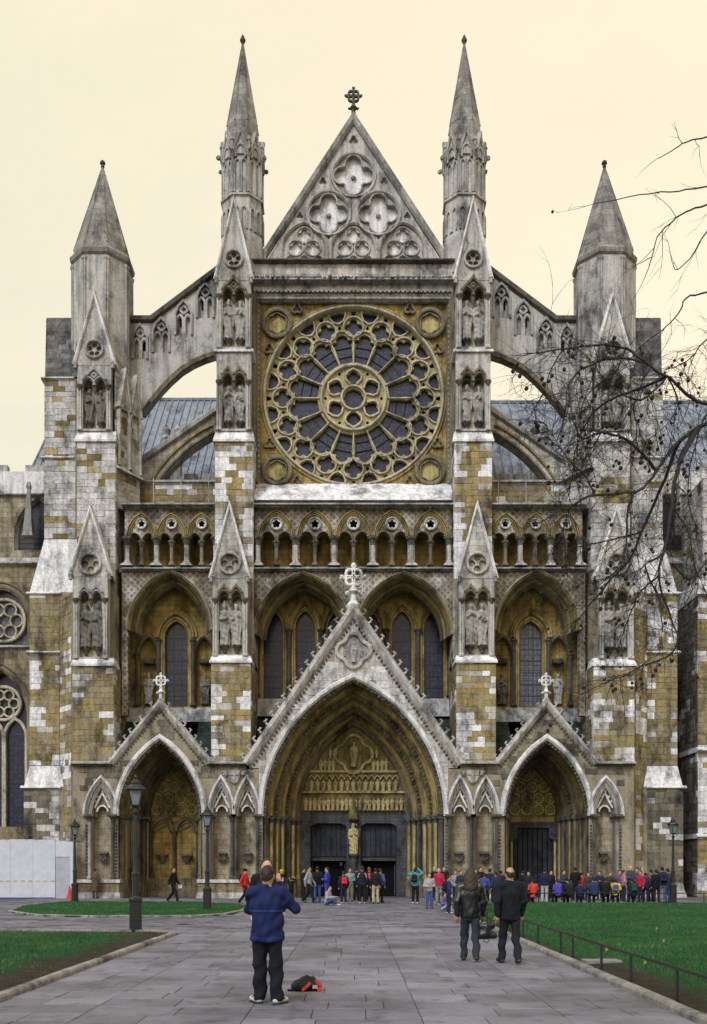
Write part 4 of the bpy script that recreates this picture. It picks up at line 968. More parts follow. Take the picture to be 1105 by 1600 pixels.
tri_roof(0, gx(138), gz(414), gz(192), YP + .9, 22, 'transept_roof').data.materials[0] = M['lead']
# ---------------------------------------------------------------- buttresses
def dxr(sd, a, b, Y):
    return tuple(sorted((sd * a / S(Y), sd * b / S(Y))))
def ashlar_front(par, x0_, x1_, Y, zb, zt, zone, **k): ashlar(par, (x0_, Y, zb), (1, 0), x1_ - x0_, zt - zb, zone, **k)
def ashlar_side(par, x, y0, y1, zb, zt, sign, zone, **k):
    if sign > 0: ashlar(par, (x, y0, zb), (0, 1), y1 - y0, zt - zb, zone, **k)
    else: ashlar(par, (x, y1, zb), (0, -1), y1 - y0, zt - zb, zone, **k)
vcount = [10]
def niche_tier(par, cx, hw, Y, zb, zt, head, where, small_gable=False, mat='pale', dark=False):
    """frame plate with a double-headed niche, two statues on corbels"""
    d = .42; ow = hw * .69; zs = head; k = ow * .5
    zo = zb + .12
    hole = [(cx - ow, zo)] + arch(cx - k, zs, k * .92, k * 1.25, 7) + arch(cx + k, zs, k * .92, k * 1.25, 7) + [(cx + ow, zo)]
    fr = MB().prism([(cx - hw, zb), (cx - hw, zt), (cx + hw, zt), (cx + hw, zb)], Y, Y + d, [hole]).build('statue_niche', M[mat], par)
    MB().box(cx - hw + .01, cx + hw - .01, Y + d, Y + d + .1, zb, zt).build('niche_back', M['cream'], fr)
    m = MB()
    for e in (-1, 1):
        m.sweep(arch(cx + e * k, zs, k * .92, k * 1.25, 7), [(-.03, Y + .3), (-.03, Y - .02), (.03, Y - .12), (.1, Y - .1), (.14, Y + .01)])
        for q in (-1, 1): m.sweep(foil(cx + e * k, zs + k * .2, k * .7, 3, PI / 2, 5)[:1] + arch(cx + e * k, zs - .05, k * .6, k * .62, 5), BAR(.035, Y + .2, Y + .35))
        if not small_gable:
            m.sweep([(cx + e * k - k * .98, zs + k * 1.05), (cx + e * k, zs + k * 2.15), (cx + e * k + k * .98, zs + k * 1.05)], BAR(.07, Y - .16, Y + .02), pclosed=True)
            m.lump((cx + e * k, Y - .08, zs + k * 2.2), .08, .08, .12, .2)
    if small_gable:
        m.sweep([(cx - ow, zs + k * .9), (cx, zs + k * 3.0), (cx + ow, zs + k * .9)], BAR(.075, Y - .16, Y + .02), pclosed=True)
        m.sweep(foil(cx, zs + k * 1.75, k * .42, 4, PI / 2, 5), BAR(.045, Y - .08, Y + .02), closed=True, pclosed=True); m.lump((cx, Y - .1, zs + k * 3.05), .09, .09, .14, .2)
    m.build('niche_gablet', M['brown' if not dark else 'grey'], fr)
    for e in (-1, 1):
        for q, t in ((.80, .07), (.93, .07)):
            MB().lathe(cx + e * hw * q, Y - .05, [(.11, zo - .1), (.11, zo), (t, zo + .08), (t, zs - .12)], 6).build('colonnette', M['pale'], fr)
        MB().lathe(cx + e * hw * .85, Y - .06, [(.08, zs - .3), (.12, zs - .2), (.19, zs - .06), (.19, zs + .02)], 8).build('capital', M['soot'], fr)
    MB().lathe(cx, Y + .1, [(.02, zs - .45), (.1, zs - .25), (.13, zs - .1), (.13, zs + .02)], 6).build('capital', M['soot'], fr)
    H = (zs - zo) * .80; zc = zo + (zs - zo) * .17
    for e in (-1, 1):
        MB().lathe(cx + e * k, Y + .28, [(.03, zc - .42), (.11, zc - .36), (.1, zc - .26), (.2, zc - .1), (.25, zc - .06), (.25, zc)], 8).build('corbel', M['soot'], fr)
        vcount[0] += 1
        statue((cx + e * k, Y + .24, zc), H, vcount[0] % 8 + 10, 'statue_dark' if dark else 'statue', f"{'left' if e < 0 else 'right'} robed stone statue in {where}")
    return fr
def gablet(par, cx, hw, Y, zb, za, depth, ros, rr, mat='pale', back=None, nf=5):
    g = MB().prism([(cx - hw, zb), (cx, za), (cx + hw, zb)], Y, Y + .5, [circle(cx, ros, rr, 20)]).build('buttress_gable', M[mat], par)
    MB().add([(cx - hw, Y + .3, zb), (cx, Y + .3, za), (cx + hw, Y + .3, zb), (cx - hw, Y + depth, zb), (cx, Y + depth, za - .3), (cx + hw, Y + depth, zb)], [(0, 1, 4, 3), (1, 2, 5, 4), (0, 2, 1)]).build('gable_ridge', M['grey'], g)
    MB().sweep([(cx - hw * 1.04, zb), (cx, za), (cx + hw * 1.04, zb)], [(-.07, Y + .1), (-.07, Y - .06), (.02, Y - .14), (.1, Y - .12), (.13, Y + .0), (.13, Y + .6)]).build('coping', M['white'], g)
    m = MB().sweep(circle(cx, ros, rr, 24), BAR(rr * .13, Y - .14, Y + .1), closed=True, pclosed=True); m.prism(circle(cx, ros, rr * .98, 24), Y + .05, Y + .2, [circle(cx + rr * .53 * math.cos(PI / 2 + 2 * PI * q_ / nf), ros + rr * .53 * math.sin(PI / 2 + 2 * PI * q_ / nf), rr * (.30 if nf == 5 else .34), 10) for q_ in range(nf)])
    m.build('rosette', M['pale' if nf == 4 else 'grey'], g)
    MB().prism(circle(cx, ros, rr, 20), Y + .2, Y + .22).build('rosette_recess', M['cream' if nf == 4 else 'brown'], g)
    for e in (-1, 1): MB().lathe(cx + e * hw * .98, Y - .08, [(.1, zb - .2), (.1, zb + .02), (.14, zb + .08), (.05, zb + .3), (.005, zb + .55)], 6).build('pinnacle', M['grey'], g)
    MB().lump((cx, Y - .02, za + .1), .09, .1, .2, .2).build('finial', M['grey'], g)
    return g
BUTT = {}
for sd in (-1, 1):
    side = 'left' if sd < 0 else 'right'
    # ---- inner buttress
    b = empty('buttress', (0, 0, 0), parent=abbey); BUTT[('in', sd)] = b
    core = MB()
    def stage(a0, a1, Yf, pb, pt, back=6.0, mb=core):
        x0_, x1_ = dxr(sd, a0, a1, Yf); mb.box(x0_, x1_, Yf, back, Z(pb, Yf), Z(pt, Yf)); return x0_, x1_, Z(pb, Yf), Z(pt, Yf)
    x0_, x1_, zb, zt = stage(160.5, 222.5, .25, 1197, 1034)
    ashlar_front(b, x0_, x1_, .25, zb, zt, 'gold', course=.33, seed=sd * 3, edge=.32)
    xi = x1_ if sd < 0 else x0_; ashlar_side(b, xi, .25, 5.6, zb, zt, -sd, 'gold', seed=4)
    stage(163.5, 221, 1.02, 1033, 890)
    x0_, x1_, zb, zt = stage(157.5, 216.5, 1.3, 1030, 688)
    ashlar_front(b, x0_, x1_, 1.3, Z(905, 1.3), zt, 'gold', course=.34, seed=sd * 3 + 1, edge=.36)
    xi = x1_ if sd < 0 else x0_; ashlar_side(b, xi, 1.3, 5.6, zb, zt, -sd, 'pale', seed=6)
    stage(162.5, 212, 1.95, 689, 540); stage(164, 210, 2.1, 545, 430)
    xi = sd * 159 / S(1.5); ashlar_side(b, xi + sd * .14, 2.0, 5.4, Z(680, 1.95), Z(400, 1.95), -sd, 'pale', seed=8, proud=.06)
    x0_, x1_ = dxr(sd, 163, 208, 2.4); core.frust((x0_, x1_, 2.4, 5.4, Z(431, 2.4)), (x0_ + .3, x1_ - .2, 3.0, 5.4, Z(372, 2.4)))
    core.build('core', M['mortar'], b)
    for pb, pt, Yf, a0, a1 in ((1036, 1026, .25, 159.5, 223.5), (691, 675, 1.3, 156, 218), (551, 545, 1.38, 157, 217)):
        x0_, x1_ = dxr(sd, a0, a1, Yf); zb_, zt_ = Z(pb, Yf), Z(pt, Yf); ld = MB()
        ld.frust((x0_ - .05, x1_ + .05, Yf - .14, Yf + 1.2, zb_), (x0_ - .05, x1_ + .05, Yf - .14, Yf + 1.2, zb_ + .12)); ld.frust((x0_ - .04, x1_ + .04, Yf - .12, Yf + 1.2, zb_ + .121), (x0_ + .06, x1_ - .06, Yf + .16, Yf + 1.2, zt_ + .1)); ld.build('offset_ledge', M['white'], b)
    wh = f'the %s niche of the {side} inner buttress'
    Yq = .42; niche_tier(b, sd * 192.5 / S(Yq), 27.5 / S(Yq), Yq, Z(1026, Yq), Z(903, Yq), Z(936, Yq), wh % 'lowest')
    gablet(b, sd * 193.5 / S(.4), 29 / S(.4), .4, Z(904, .4), Z(790, .4), 1.2, Z(880, .4), 16 / S(.4), mat='palewall', nf=4)
    Yq = 1.36; niche_tier(b, sd * 187 / S(Yq), 27 / S(Yq), Yq, Z(673, Yq), Z(551, Yq), Z(596, Yq), wh % 'middle')
    Yq = 1.46; niche_tier(b, sd * 187 / S(Yq), 26.5 / S(Yq), Yq, Z(545, Yq), Z(437, Yq), Z(462, Yq), wh % 'topmost', small_gable=True)
    gablet(b, sd * 187 / S(1.44), 28 / S(1.44), 1.44, Z(438, 1.44), Z(314, 1.44), 1.6, Z(405, 1.44), 13.5 / S(1.44))
    # ---- inner turret with spire
    YT2 = 3.8; k = S(YT2); tc = (sd * 173 / k, YT2); ap = 31.5 / k; r8 = ap / math.cos(PI / 8)
    t = empty('turret', (0, 0, 0), parent=abbey)
    body = MB().lathe(tc[0], tc[1], [(r8, Z(440, YT2)), (r8, Z(385, YT2)), (r8 * .97, Z(380, YT2)), (r8 * .95, Z(327, YT2)), (r8 * 1.04, Z(326, YT2)), (r8 * 1.04, Z(323, YT2)), (r8 * .9, Z(320, YT2)), (r8 * .88, Z(252, YT2)), (r8 * 1.0, Z(248, YT2)), (r8 * .92, Z(244, YT2))], 8, PI / 8)
    body.build('turret_shaft', M['pale'], t)
    MB().lathe(tc[0], tc[1], [(r8 * .86, Z(246, YT2)), (r8 * .74, Z(205, YT2)), (r8 * .03, Z(70, YT2))], 8, PI / 8).build('spire', M['spire'], t)
    rb = MB()
    for q in range(8): a = PI / 8 + q * PI / 4; rb.tube([(tc[0] + r8 * .74 * math.cos(a), tc[1] + r8 * .74 * math.sin(a), Z(205, YT2)), (tc[0] + r8 * .03 * math.cos(a), tc[1] + r8 * .03 * math.sin(a), Z(70, YT2))], [.05, .03], 5)
    rb.build('spire_rib', M['spire'], t)
    m = MB().lathe(tc[0], tc[1], [(.05, Z(72, YT2)), (.1, Z(67, YT2)), (.16, Z(65, YT2)), (.17, Z(62, YT2)), (.08, Z(60, YT2)), (.1, Z(58, YT2)), (.02, Z(54, YT2))], 8); m.build('finial', M['soot'], t)
    for q in range(8):
        T = Matrix.Translation((tc[0], tc[1], 0)) @ Matrix.Rotation(q * PI / 4, 4, 'Z')
        fw = r8 * math.sin(PI / 8); m = MB(T)
        y_ = -ap * .955
        for e in (-.5, .5): m.sweep(opening(e * fw * .86, Z(378, YT2), Z(350, YT2), fw * .33, fw * .5, 5), BAR(.05, y_ - .1, y_ + .1))
        y_ = -ap * .9
        m.sweep([(-fw * .92, Z(262, YT2)), (0, Z(226, YT2)), (fw * .92, Z(262, YT2))], BAR(.07, y_ - .2, y_ + .1), pclosed=True)
        m.prism([(-fw * .9, Z(262, YT2)), (0, Z(228, YT2)), (fw * .9, Z(262, YT2))], y_ - .08, y_ + .12)
        m.sweep(opening(0, Z(268, YT2), Z(258, YT2), fw * .55, fw * .8, 5), BAR(.05, y_ - .16, y_))
        for e in (-.5, .5): m.sweep(opening(e * fw * .8, Z(320, YT2), Z(276, YT2), fw * .3, fw * .5, 5), BAR(.045, y_ - .08, y_ + .1))
        m.lump((0, y_ - .15, Z(226, YT2)), .1, .1, .16, .2)
        m.build('arcade_face', M['pale' if q % 2 else 'grey'], t)
        T2 = Matrix.Translation((tc[0], tc[1], 0)) @ Matrix.Rotation(q * PI / 4 + PI / 8, 4, 'Z')
        m = MB(T2).lathe(0, -r8 * .93, [(.09, Z(320, YT2)), (.09, Z(268, YT2)), (.16, Z(264, YT2)), (.16, Z(262, YT2))], 6)
        m.lump((0, -r8 * 1.08, Z(258, YT2)), .12, .22, .14, .3); m.lathe(0, -r8 * .98, [(.12, Z(262, YT2)), (.1, Z(244, YT2)), (.16, Z(242, YT2)), (.02, Z(234, YT2))], 5)
        m.build('corner_shaft', M['grey'], t)

    # ---- outer buttress
    b = empty('buttress', (0, 0, 0), parent=abbey); BUTT[('out', sd)] = b
    core = MB()
    x0_, x1_, zb, zt = stage(375, 439, .25, 1197, 1039, 4.0, core)
    ashlar_front(b, x0_, x1_, .25, zb, zt, 'gold', course=.33, seed=sd * 7, edge=.34)
    xi = x1_ if sd < 0 else x0_; ashlar_side(b, xi, .25, 4.0, zb, zt, -sd, 'gold', seed=11)
    stage(383, 438, .95, 1037, 890, 4, core)
    # canted flank down to the ground
    pl = [(sd * 366, 1.9), (sd * 374, 1.35), (sd * 441, 1.2), (sd * 458, 2.3), (sd * 458, 6.5), (sd * 366, 6.5)]
    plw = [(d / S(y), y) for d, y in pl]; core.plan(plw, -.05, Z(928, 1.3))
    v0, v1 = Vector(plw[2]), Vector(plw[3]); L = (v1 - v0).length
    if sd > 0: uu = (v1 - v0) / L; o_ = v0
    else: uu = (v0 - v1) / L; o_ = v1
    ashlar(b, (o_[0], o_[1], 0), (uu[0], uu[1]), L, Z(928, 1.3), 'gold', seed=13 * sd)
    x0_, x1_, zb, zt = stage(372, 432, 1.5, 1030, 688, 6.5, core)
    ashlar_front(b, x0_, x1_, 1.5, Z(900, 1.5), zt, 'pale', course=.36, seed=sd * 9, edge=.1)
    xi = x1_ if sd < 0 else x0_; ashlar_side(b, xi, 1.5, 6, Z(890, 1.5), zt, -sd, 'pale', seed=16)
    stage(378, 432, 2.05, 689, 575, 6.5, core)
    # canted flank of the upper stage, above the cornice
    pl = [(sd * 373, 1.75), (sd * 334, 3.5), (sd * 334, 7), (sd * 373, 7)]; plw = [(d / S(y), y) for d, y in pl]
    core.plan(plw, Z(800, 2.5), Z(592, 2.5))
    core.add([(plw[0][0], plw[0][1], Z(592, 2.5)), (plw[1][0], plw[1][1], Z(592, 2.5)), (plw[2][0], 7, Z(592, 2.5)), (plw[3][0], 7, Z(592, 2.5)), (sd * 376 / S(3), 3.4, Z(548, 3)), (sd * 376 / S(3), 7, Z(548, 3))], [(0, 1, 4), (1, 2, 5, 4), (0, 4, 5, 3)])
    v0, v1 = Vector(plw[0]), Vector(plw[1]); L = (v1 - v0).length
    if sd < 0: uu = (v1 - v0) / L; o_ = v0
    else: uu = (v0 - v1) / L; o_ = v1
    ashlar(b, (o_[0], o_[1], Z(800, 2.5)), (uu[0], uu[1]), L, Z(592, 2.5) - Z(800, 2.5), 'pale', seed=5 * sd)
    T = Matrix(((uu[0], -uu[1], 0, o_[0]), (uu[1], uu[0], 0, o_[1]), (0, 0, 1, 0), (0, 0, 0, 1)))
    m = MB(T)
    for e in (.3, .74):
        c = L * e; hw = L * .2
        m.sweep(opening(c, Z(733, 2.5), Z(655, 2.5), hw, hw * 1.6, 6), BAR(.08, -.22, .02)); m.prism([(c - hw * 1.1, Z(645, 2.5)), (c, Z(588, 2.5)), (c + hw * 1.1, Z(645, 2.5))], -.2, .3, [], back=True)
        m.sweep([(c - hw * 1.15, Z(645, 2.5)), (c, Z(585, 2.5)), (c + hw * 1.15, Z(645, 2.5))], BAR(.09, -.3, .1), pclosed=True)
        for q in (-1, 1): m.lathe(c + q * hw * 1.05, -.16, [(.13, Z(734, 2.5)), (.09, Z(730, 2.5)), (.09, Z(668, 2.5)), (.17, Z(660, 2.5)), (.17, Z(655, 2.5))], 6)
    m.build('flank_niche', M['pale'], b)
    m = MB(T); m.frust((-.1, L + .15, -.35, .1, Z(742, 2.5)), (-.1, L + .1, -.1, .1, Z(732, 2.5))); m.build('flank_ledge', M['grey'], b)
    # side mass with set-offs
    def mass(a, Yf, pb, a2, Yf2, pt, mb=core, inner=430):
        l, r_ = sorted((sd * inner / S(Yf), sd * a / S(Yf))); l2, r2 = sorted((sd * inner / S(Yf2), sd * a2 / S(Yf2)))
        mb.frust((l, r_, Yf, 9, Z(pb, Yf) if pb < 1400 else -.05), (l2, r2, Yf2, 9, Z(pt, Yf2)))
        return (l, r_, Yf, Z(pb, Yf) if pb < 1400 else -.05, Z(pt, Yf2))
    for a, Yf, pb, a2, Yf2, pt, zone in ((515, 1.9, 1410, 515, 1.9, 1230, 'low'), (506, 2.3, 1196, 506, 2.3, 926, 'gold'), (483, 2.9, 842, 483, 2.9, 592, 'pale')):
        l, r_, yf, zb, zt = mass(a, Yf, pb, a2, Yf2, pt)
        cl_ = sd * 459 / S(Yf); l, r_ = (l, cl_) if sd < 0 else (cl_, r_)
        if Yf == 2.9: cl_ = sd * 434 / S(Yf); l, r_ = (sd * 483 / S(Yf), cl_) if sd < 0 else (cl_, sd * 483 / S(Yf))
        ashlar(b, (l, yf, zb), (1, 0), r_ - l, zt - zb, zone, seed=21 + sd, edge=.2)
    core.build('core', M['mortar'], b)
    so_ = MB(); mass(515, 1.9, 1229.5, 506, 2.3, 1196.5, so_); so_.build('set_off', M['white'], b); so_ = MB(); mass(506, 2.3, 925.5, 483, 2.9, 842.5, so_); so_.build('set_off', M['white'], b)
    for a, Yf, p in ((517, 1.9, 1233), (508, 2.3, 930), (508, 2.3, 1022), (485, 2.9, 718), (485, 2.9, 594)):
        l, r_ = sorted((sd * 436 / S(Yf), sd * a / S(Yf)));
        if Yf < 2.5: l, r_ = sorted((sd * 457 / S(Yf), sd * a / S(Yf)))
        ld = MB(); string(ld, l - (.1 if sd < 0 else 0), r_ + (.1 if sd > 0 else 0), Yf, Z(p, Yf), .2, .16, 3); ld.build('offset_ledge', M['white'], b)
    for pb, pt, Yf, a0, a1 in ((1041, 1030, .25, 374, 440), (691, 675, 1.5, 371, 434)):
        x0_, x1_ = dxr(sd, a0, a1, Yf); zb_, zt_ = Z(pb, Yf), Z(pt, Yf); ld = MB()
        ld.frust((x0_ - .05, x1_ + .05, Yf - .14, Yf + 1.1, zb_), (x0_ - .05, x1_ + .05, Yf - .14, Yf + 1.1, zb_ + .12)); ld.frust((x0_ - .04, x1_ + .04, Yf - .12, Yf + 1.1, zb_ + .121), (x0_ + .06, x1_ - .06, Yf + .16, Yf + 1.1, zt_ + .1)); ld.build('offset_ledge', M['white'], b)
    ft = MB()
    for a, yy, h in ((522, 1.5, .35), (519, 1.65, .8)):
        l, r_ = sorted((sd * 445 / S(yy), sd * a / S(yy))); ft.frust((l, r_, yy, 8, -.05), (l + .1, r_ - .1, yy + .15, 8, h))
    ft.build('foot_moulding', M['grey'], b)
    # dark weathered roof slope of the side mass
    l, r_ = sorted((sd * 430 / S(3), sd * 482 / S(3))); l2, r2 = sorted((sd * 430 / S(5.5), sd * 476 / S(5.5)))
    rf = MB().frust((l, r_, 3.0, 9, Z(590, 3)), (l2, r2, 5.0, 9, Z(505, 5.5))).build('roof_slope', M['mortar'], b)
    n = 13
    m = MB()
    for i in range(n):
        t0, t1 = i / n, (i + 1) / n; ya, yb = 3 + 2.0 * t0 - .06, 3 + 2.0 * t0 + .02; za_, zb_ = Z(590, 3) + (Z(505, 5.5) - Z(590, 3)) * t0, Z(590, 3) + (Z(505, 5.5) - Z(590, 3)) * t1
        xl = l + (l2 - l) * t0; xr = r_ + (r2 - r_) * t0; x = xl
        while x < xr - .05:
            w_ = min(random.uniform(.4, 1.0), xr - x); c = tone(x, za_ * 1.5, 'darkroof')
            m.add([(x + .01, ya, za_ + .01), (x + w_ - .01, ya, za_ + .01), (x + w_ - .01, ya + 2 / n, zb_ + .01), (x + .01, ya + 2 / n, zb_ + .01), (x + .01, ya + .2, za_ + .01), (x + w_ - .01, ya + .2, za_ + .01)], [(0, 1, 2, 3), (4, 5, 1, 0)], c); x += w_
    m.build('roof_stones', M['block'], b, kind='stuff')
    wh = f'the %s niche of the {side} outer buttress'
    Yq = .36; niche_tier(b, sd * 410.5 / S(Yq), 27 / S(Yq), Yq, Z(1030, Yq), Z(900, Yq), Z(936, Yq), wh % 'lower', dark=(sd < 0))
    gablet(b, sd * 411 / S(.34), 31 / S(.34), .34, Z(901, .34), Z(796, .34), 1.3, Z(881, .34), 16 / S(.34), mat='palewall', nf=4)
    Yq = 1.54; niche_tier(b, sd * 405 / S(Yq), 26.5 / S(Yq), Yq, Z(673, Yq), Z(570, Yq), Z(603, Yq), wh % 'upper', small_gable=True, dark=(sd < 0))
    gablet(b, sd * 405 / S(1.52), 30 / S(1.52), 1.52, Z(571, 1.52), Z(462, 1.52), 2.2, Z(546, 1.52), 13.5 / S(1.52))
    # ---- outer turret
    YO = 4.6; k = S(YO); tc = (sd * 392 / k, YO); ap = 42 / k; r8 = ap / math.cos(PI / 8); t = empty('turret', (0, 0, 0), parent=abbey)
    MB().lathe(tc[0], tc[1], [(r8, Z(720, YO)), (r8, Z(424, YO))], 8, PI / 8).build('turret_shaft', M['pale'], t)
    MB().lathe(tc[0], tc[1], [(r8 * .96, Z(426, YO)), (r8 * 1.08, Z(421, YO)), (r8 * 1.1, Z(415, YO)), (r8 * .97, Z(408, YO)), (r8 * .95, Z(402, YO)), (r8 * .02, Z(262, YO))], 8, PI / 8).build('spire', M['spire'], t)
    rb = MB()
    for q in range(8): a = PI / 8 + q * PI / 4; rb.tube([(tc[0] + r8 * .95 * math.cos(a), tc[1] + r8 * .95 * math.sin(a), Z(403, YO)), (tc[0] + r8 * .03 * math.cos(a), tc[1] + r8 * .03 * math.sin(a), Z(263, YO))], [.06, .03], 5)
    rb.build('spire_rib', M['spire'], t)
    m = MB().lathe(tc[0], tc[1], [(.06, Z(264, YO)), (.12, Z(261, YO)), (.08, Z(258, YO)), (.17, Z(256, YO)), (.15, Z(253, YO)), (.02, Z(250, YO))], 8); m.build('finial', M['soot'], t)
    m = MB()
    for q in range(8):
        a = PI / 8 + q * PI / 4
        for e in (-.04, .04): m.lathe(tc[0] + r8 * 1.0 * math.cos(a + e), tc[1] + r8 * 1.0 * math.sin(a + e), [(.1, Z(700, YO)), (.075, Z(696, YO)), (.075, Z(433, YO)), (.13, Z(430, YO)), (.13, Z(427, YO))], 6)
    m.build('corner_shafts', M['grey'], t)

    # ---- flying buttresses
    YF = 5.0; k = S(YF); fx = lambda p: (sd * (CX - p)) / k if sd > 0 else (p - CX) / k; fz = lambda p: Z(p, YF)
    fly = empty('flying_buttress', (0, 0, 0), parent=abbey)
    curve = [(334, 549), (318, 554), (300, 562), (282, 573), (264, 589), (248, 606), (232, 626)]
    P = [(fx(p), fz(q_)) for p, q_ in [(196, 500), (236, 500), (352, 412), (352, 549)] + curve + [(222, 640), (196, 640)]]
    panels = []; pts = []
    for (c, zt_, hw) in ((219, 507, 11.5), (252, 497, 13), (287, 470, 13), (321, 443, 13)):
        pts.append((c, zt_, hw)); panels.append([(fx(p), fz(q_)) for p, q_ in [(c - hw, zt_ + 54), (c - hw, zt_ + 20), (c - hw * .6, zt_ + 8), (c, zt_), (c + hw * .6, zt_ + 8), (c + hw, zt_ + 20), (c + hw, zt_ + 54)]])
    MB().prism(P, YF, YF + .32, panels).build('flyer_face', M['pale'], fly)
    MB().prism(P, YF + .31, YF + 1.1, back=True).build('flyer_body', M['pale'], fly)
    for c, zt_, hw in pts:
        m = MB(); mk = lambda L_: [(fx(p), fz(q_)) for p, q_ in L_]
        for e in (-1, 1):
            ac = c + e * hw * .5
            m.sweep(mk([(ac - hw * .42, zt_ + 53), (ac - hw * .42, zt_ + 27), (ac - hw * .2, zt_ + 22), (ac, zt_ + 20.5), (ac + hw * .2, zt_ + 22), (ac + hw * .42, zt_ + 27), (ac + hw * .42, zt_ + 53)]), BAR(.075, YF + .06, YF + .31))
        cz = zt_ + 12.5; m.sweep(foil(fx(c), fz(cz), 6 / k, 4, PI / 2, 5), BAR(.07, YF + .05, YF + .31), closed=True, pclosed=True)
        m.build('blind_tracery', M['pale'], fly)
        pn = panels[pts.index((c, zt_, hw))]; MB().sweep(pn, BAR(.07, YF - .1, YF + .05)).build('panel_mould', M['grey'], fly)
        if c != 252: MB().box(*sorted((fx(c - 5 + 2 * (c < 240) * 5 - 2), fx(c - 5 + 2 * (c < 240) * 5 + 2))), YF + .27, YF + .305, fz(zt_ + 37), fz(zt_ + 24)).build('slit', M['black'], fly)
    m = MB(); cpth = [(fx(p), fz(q_)) for p, q_ in ((352, 410), (236, 497), (196, 497))]
    if sd > 0: cpth = cpth
    sg = 1 if sd > 0 else -1
    pf = [(-.12 * sg, YF + .2), (-.12 * sg, YF - .1), (.02 * sg, YF - .25), (.2 * sg, YF - .22), (.36 * sg, YF + .1), (.36 * sg, YF + 1.1), (-.1 * sg, YF + 1.2)]
    m.sweep(cpth, [(-n_, y) for n_, y in pf] if True else pf); m.build('coping', M['soot'], fly)
    m = MB(); cp2 = [(fx(p), fz(q_)) for p, q_ in curve]
    m.sweep(cp2, [(.32, YF - .003), (.3, YF - .12), (.05, YF - .14), (-.02, YF + .0), (-.02, YF + 1.1)] if sd < 0 else [(-.32, YF - .003), (-.3, YF - .12), (-.05, YF - .14), (.02, YF), (.02, YF + 1.1)]); m.build('arch_rib', M['brown'], fly)
    fl2 = empty('flying_buttress', (0, 0, 0), parent=abbey)
    c2 = [(338, 676), (320, 685), (302, 697), (284, 712), (268, 728), (253, 746), (238, 770)]
    P2 = [(fx(p), fz(q_)) for p, q_ in [(204, 736), (222, 722), (350, 636), (350, 680)] + c2 + [(204, 790)]]
    MB().prism(P2, YF - .3, YF + .9, back=True).build('flyer_body', M['palewall'], fl2)
    m = MB(); cpth = [(fx(p), fz(q_)) for p, q_ in ((350, 634), (204, 734))]; m.sweep(cpth, [(-n_, y - .3) for n_, y in pf]); m.build('coping', M['grey'], fl2)
    for off in (0, 10):
        m = MB(); cq = [(fx(p - off * .5), fz(q_ - off)) for p, q_ in c2]; sgn = 1 if sd < 0 else -1
        m.sweep(cq, [(.16 * sgn, YF - .303), (.14 * sgn, YF - .44), (.02 * sgn, YF - .44), (-.03 * sgn, YF - .303)]); m.build('arch_rib', M['gold' if off else 'brown'], fl2)
    # triforium parapet behind the gallery
    YTf = 4.4; k = S(YTf); a, c = dxr(sd, 205, 345, YTf)
    tw = MB().box(a, c, YTf, YTf + 1, Z(800, YTf), Z(756, YTf)).build('triforium_wall', M['mortar'], abbey)
    ashlar_front(tw, a, c, YTf, Z(800, YTf), Z(757, YTf), 'gold', seed=31)
    m = MB(); string(m, a, c, YTf, Z(757, YTf), .28, .2, 1.2); m.build('coping', M['grey'], tw)
    m = MB()
    for p in (240, 283, 326): x = sd * (CX - p) / S(3.6); m.tube([(x, 3.6, Z(797, 3.6)), (x, 3.6, Z(745, 3.6))], .025, 5)
    for zz in (770, 755): m.tube([(sd * (CX - 225) / S(3.6), 3.6, Z(zz, 3.6)), (sd * (CX - 335) / S(3.6), 3.6, Z(zz + 2, 3.6))], .012, 4)
    m.build('safety_rail', M['pale'], tw)
# upper wall behind the inner turrets and rose (transept body)
tb = MB()
for sd in (-1, 1):
    a, c = dxr(sd, 150, 205, 6); tb.box(a, c, 5.7, 24, -.05, Z(420, 6))
tb.box(-160 / S(5), 160 / S(5), 4.9, 5.2, -.05 + 8, Z(415, 5)); tb.build('transept_wall', M['palewall'], abbey)
# body of the aisles behind
tb = MB()
for sd in (-1, 1):
    a, c = dxr(sd, 200, 470, 6.2); MB().box(a, c, 6.2, 24, -.05, Z(800, 6)).build('aisle_body', M['brownwall'], abbey)

# ---------------------------------------------------------------- lead roofs, wings at both edges
YA, YE = 17.0, 25.0
def lead_roof(pl, pr, pe0, pe1, prow, erow):
    V_ = [(X(pe0, YA), YA, Z(erow, YA)), (X(pe1, YA), YA, Z(erow, YA)), (X(pr, YE), YE, Z(prow, YE)), (X(pl, YE), YE, Z(prow, YE))]
    r_ = MB().add(V_, [(0, 1, 2, 3)]).build('lead_roof', M['lead'], abbey)
    n = 46; sm = MB()
    for i in range(n + 1):
        t = i / n; a = Vector(V_[0]).lerp(Vector(V_[1]), t); c = Vector(V_[3]).lerp(Vector(V_[2]), t); sm.tube([a + Vector((0, -.04, .03)), c + Vector((0, -.04, .03))], .06, 5)
    sm.build('roof_rolls', M['lead'], r_, kind='stuff')
    m = MB().tube([Vector(V_[2]) + Vector((0, 0, .08)), Vector(V_[3]) + Vector((0, 0, .08))], .16, 6); m.build('ridge_roll', M['lead'], r_)
lead_roof(100, 560, 40, 560, 626, 752); lead_roof(545, 1150, 545, 1210, 630, 752)
YQ = 16.2; wq = MB().box(X(0, YQ), X(1150, YQ), YQ, YQ + .8, -.05, Z(752, YQ)).build('nave_wall', M['pale'], abbey)
m = MB()
for i in range(40):
    x = X(0, YQ) + (X(1150, YQ) - X(0, YQ)) * i / 40; m.box(x, x + .95, YQ + .002, YQ + .6, Z(752, YQ) - .01, Z(740, YQ))
m.build('battlement', M['pale'], wq)
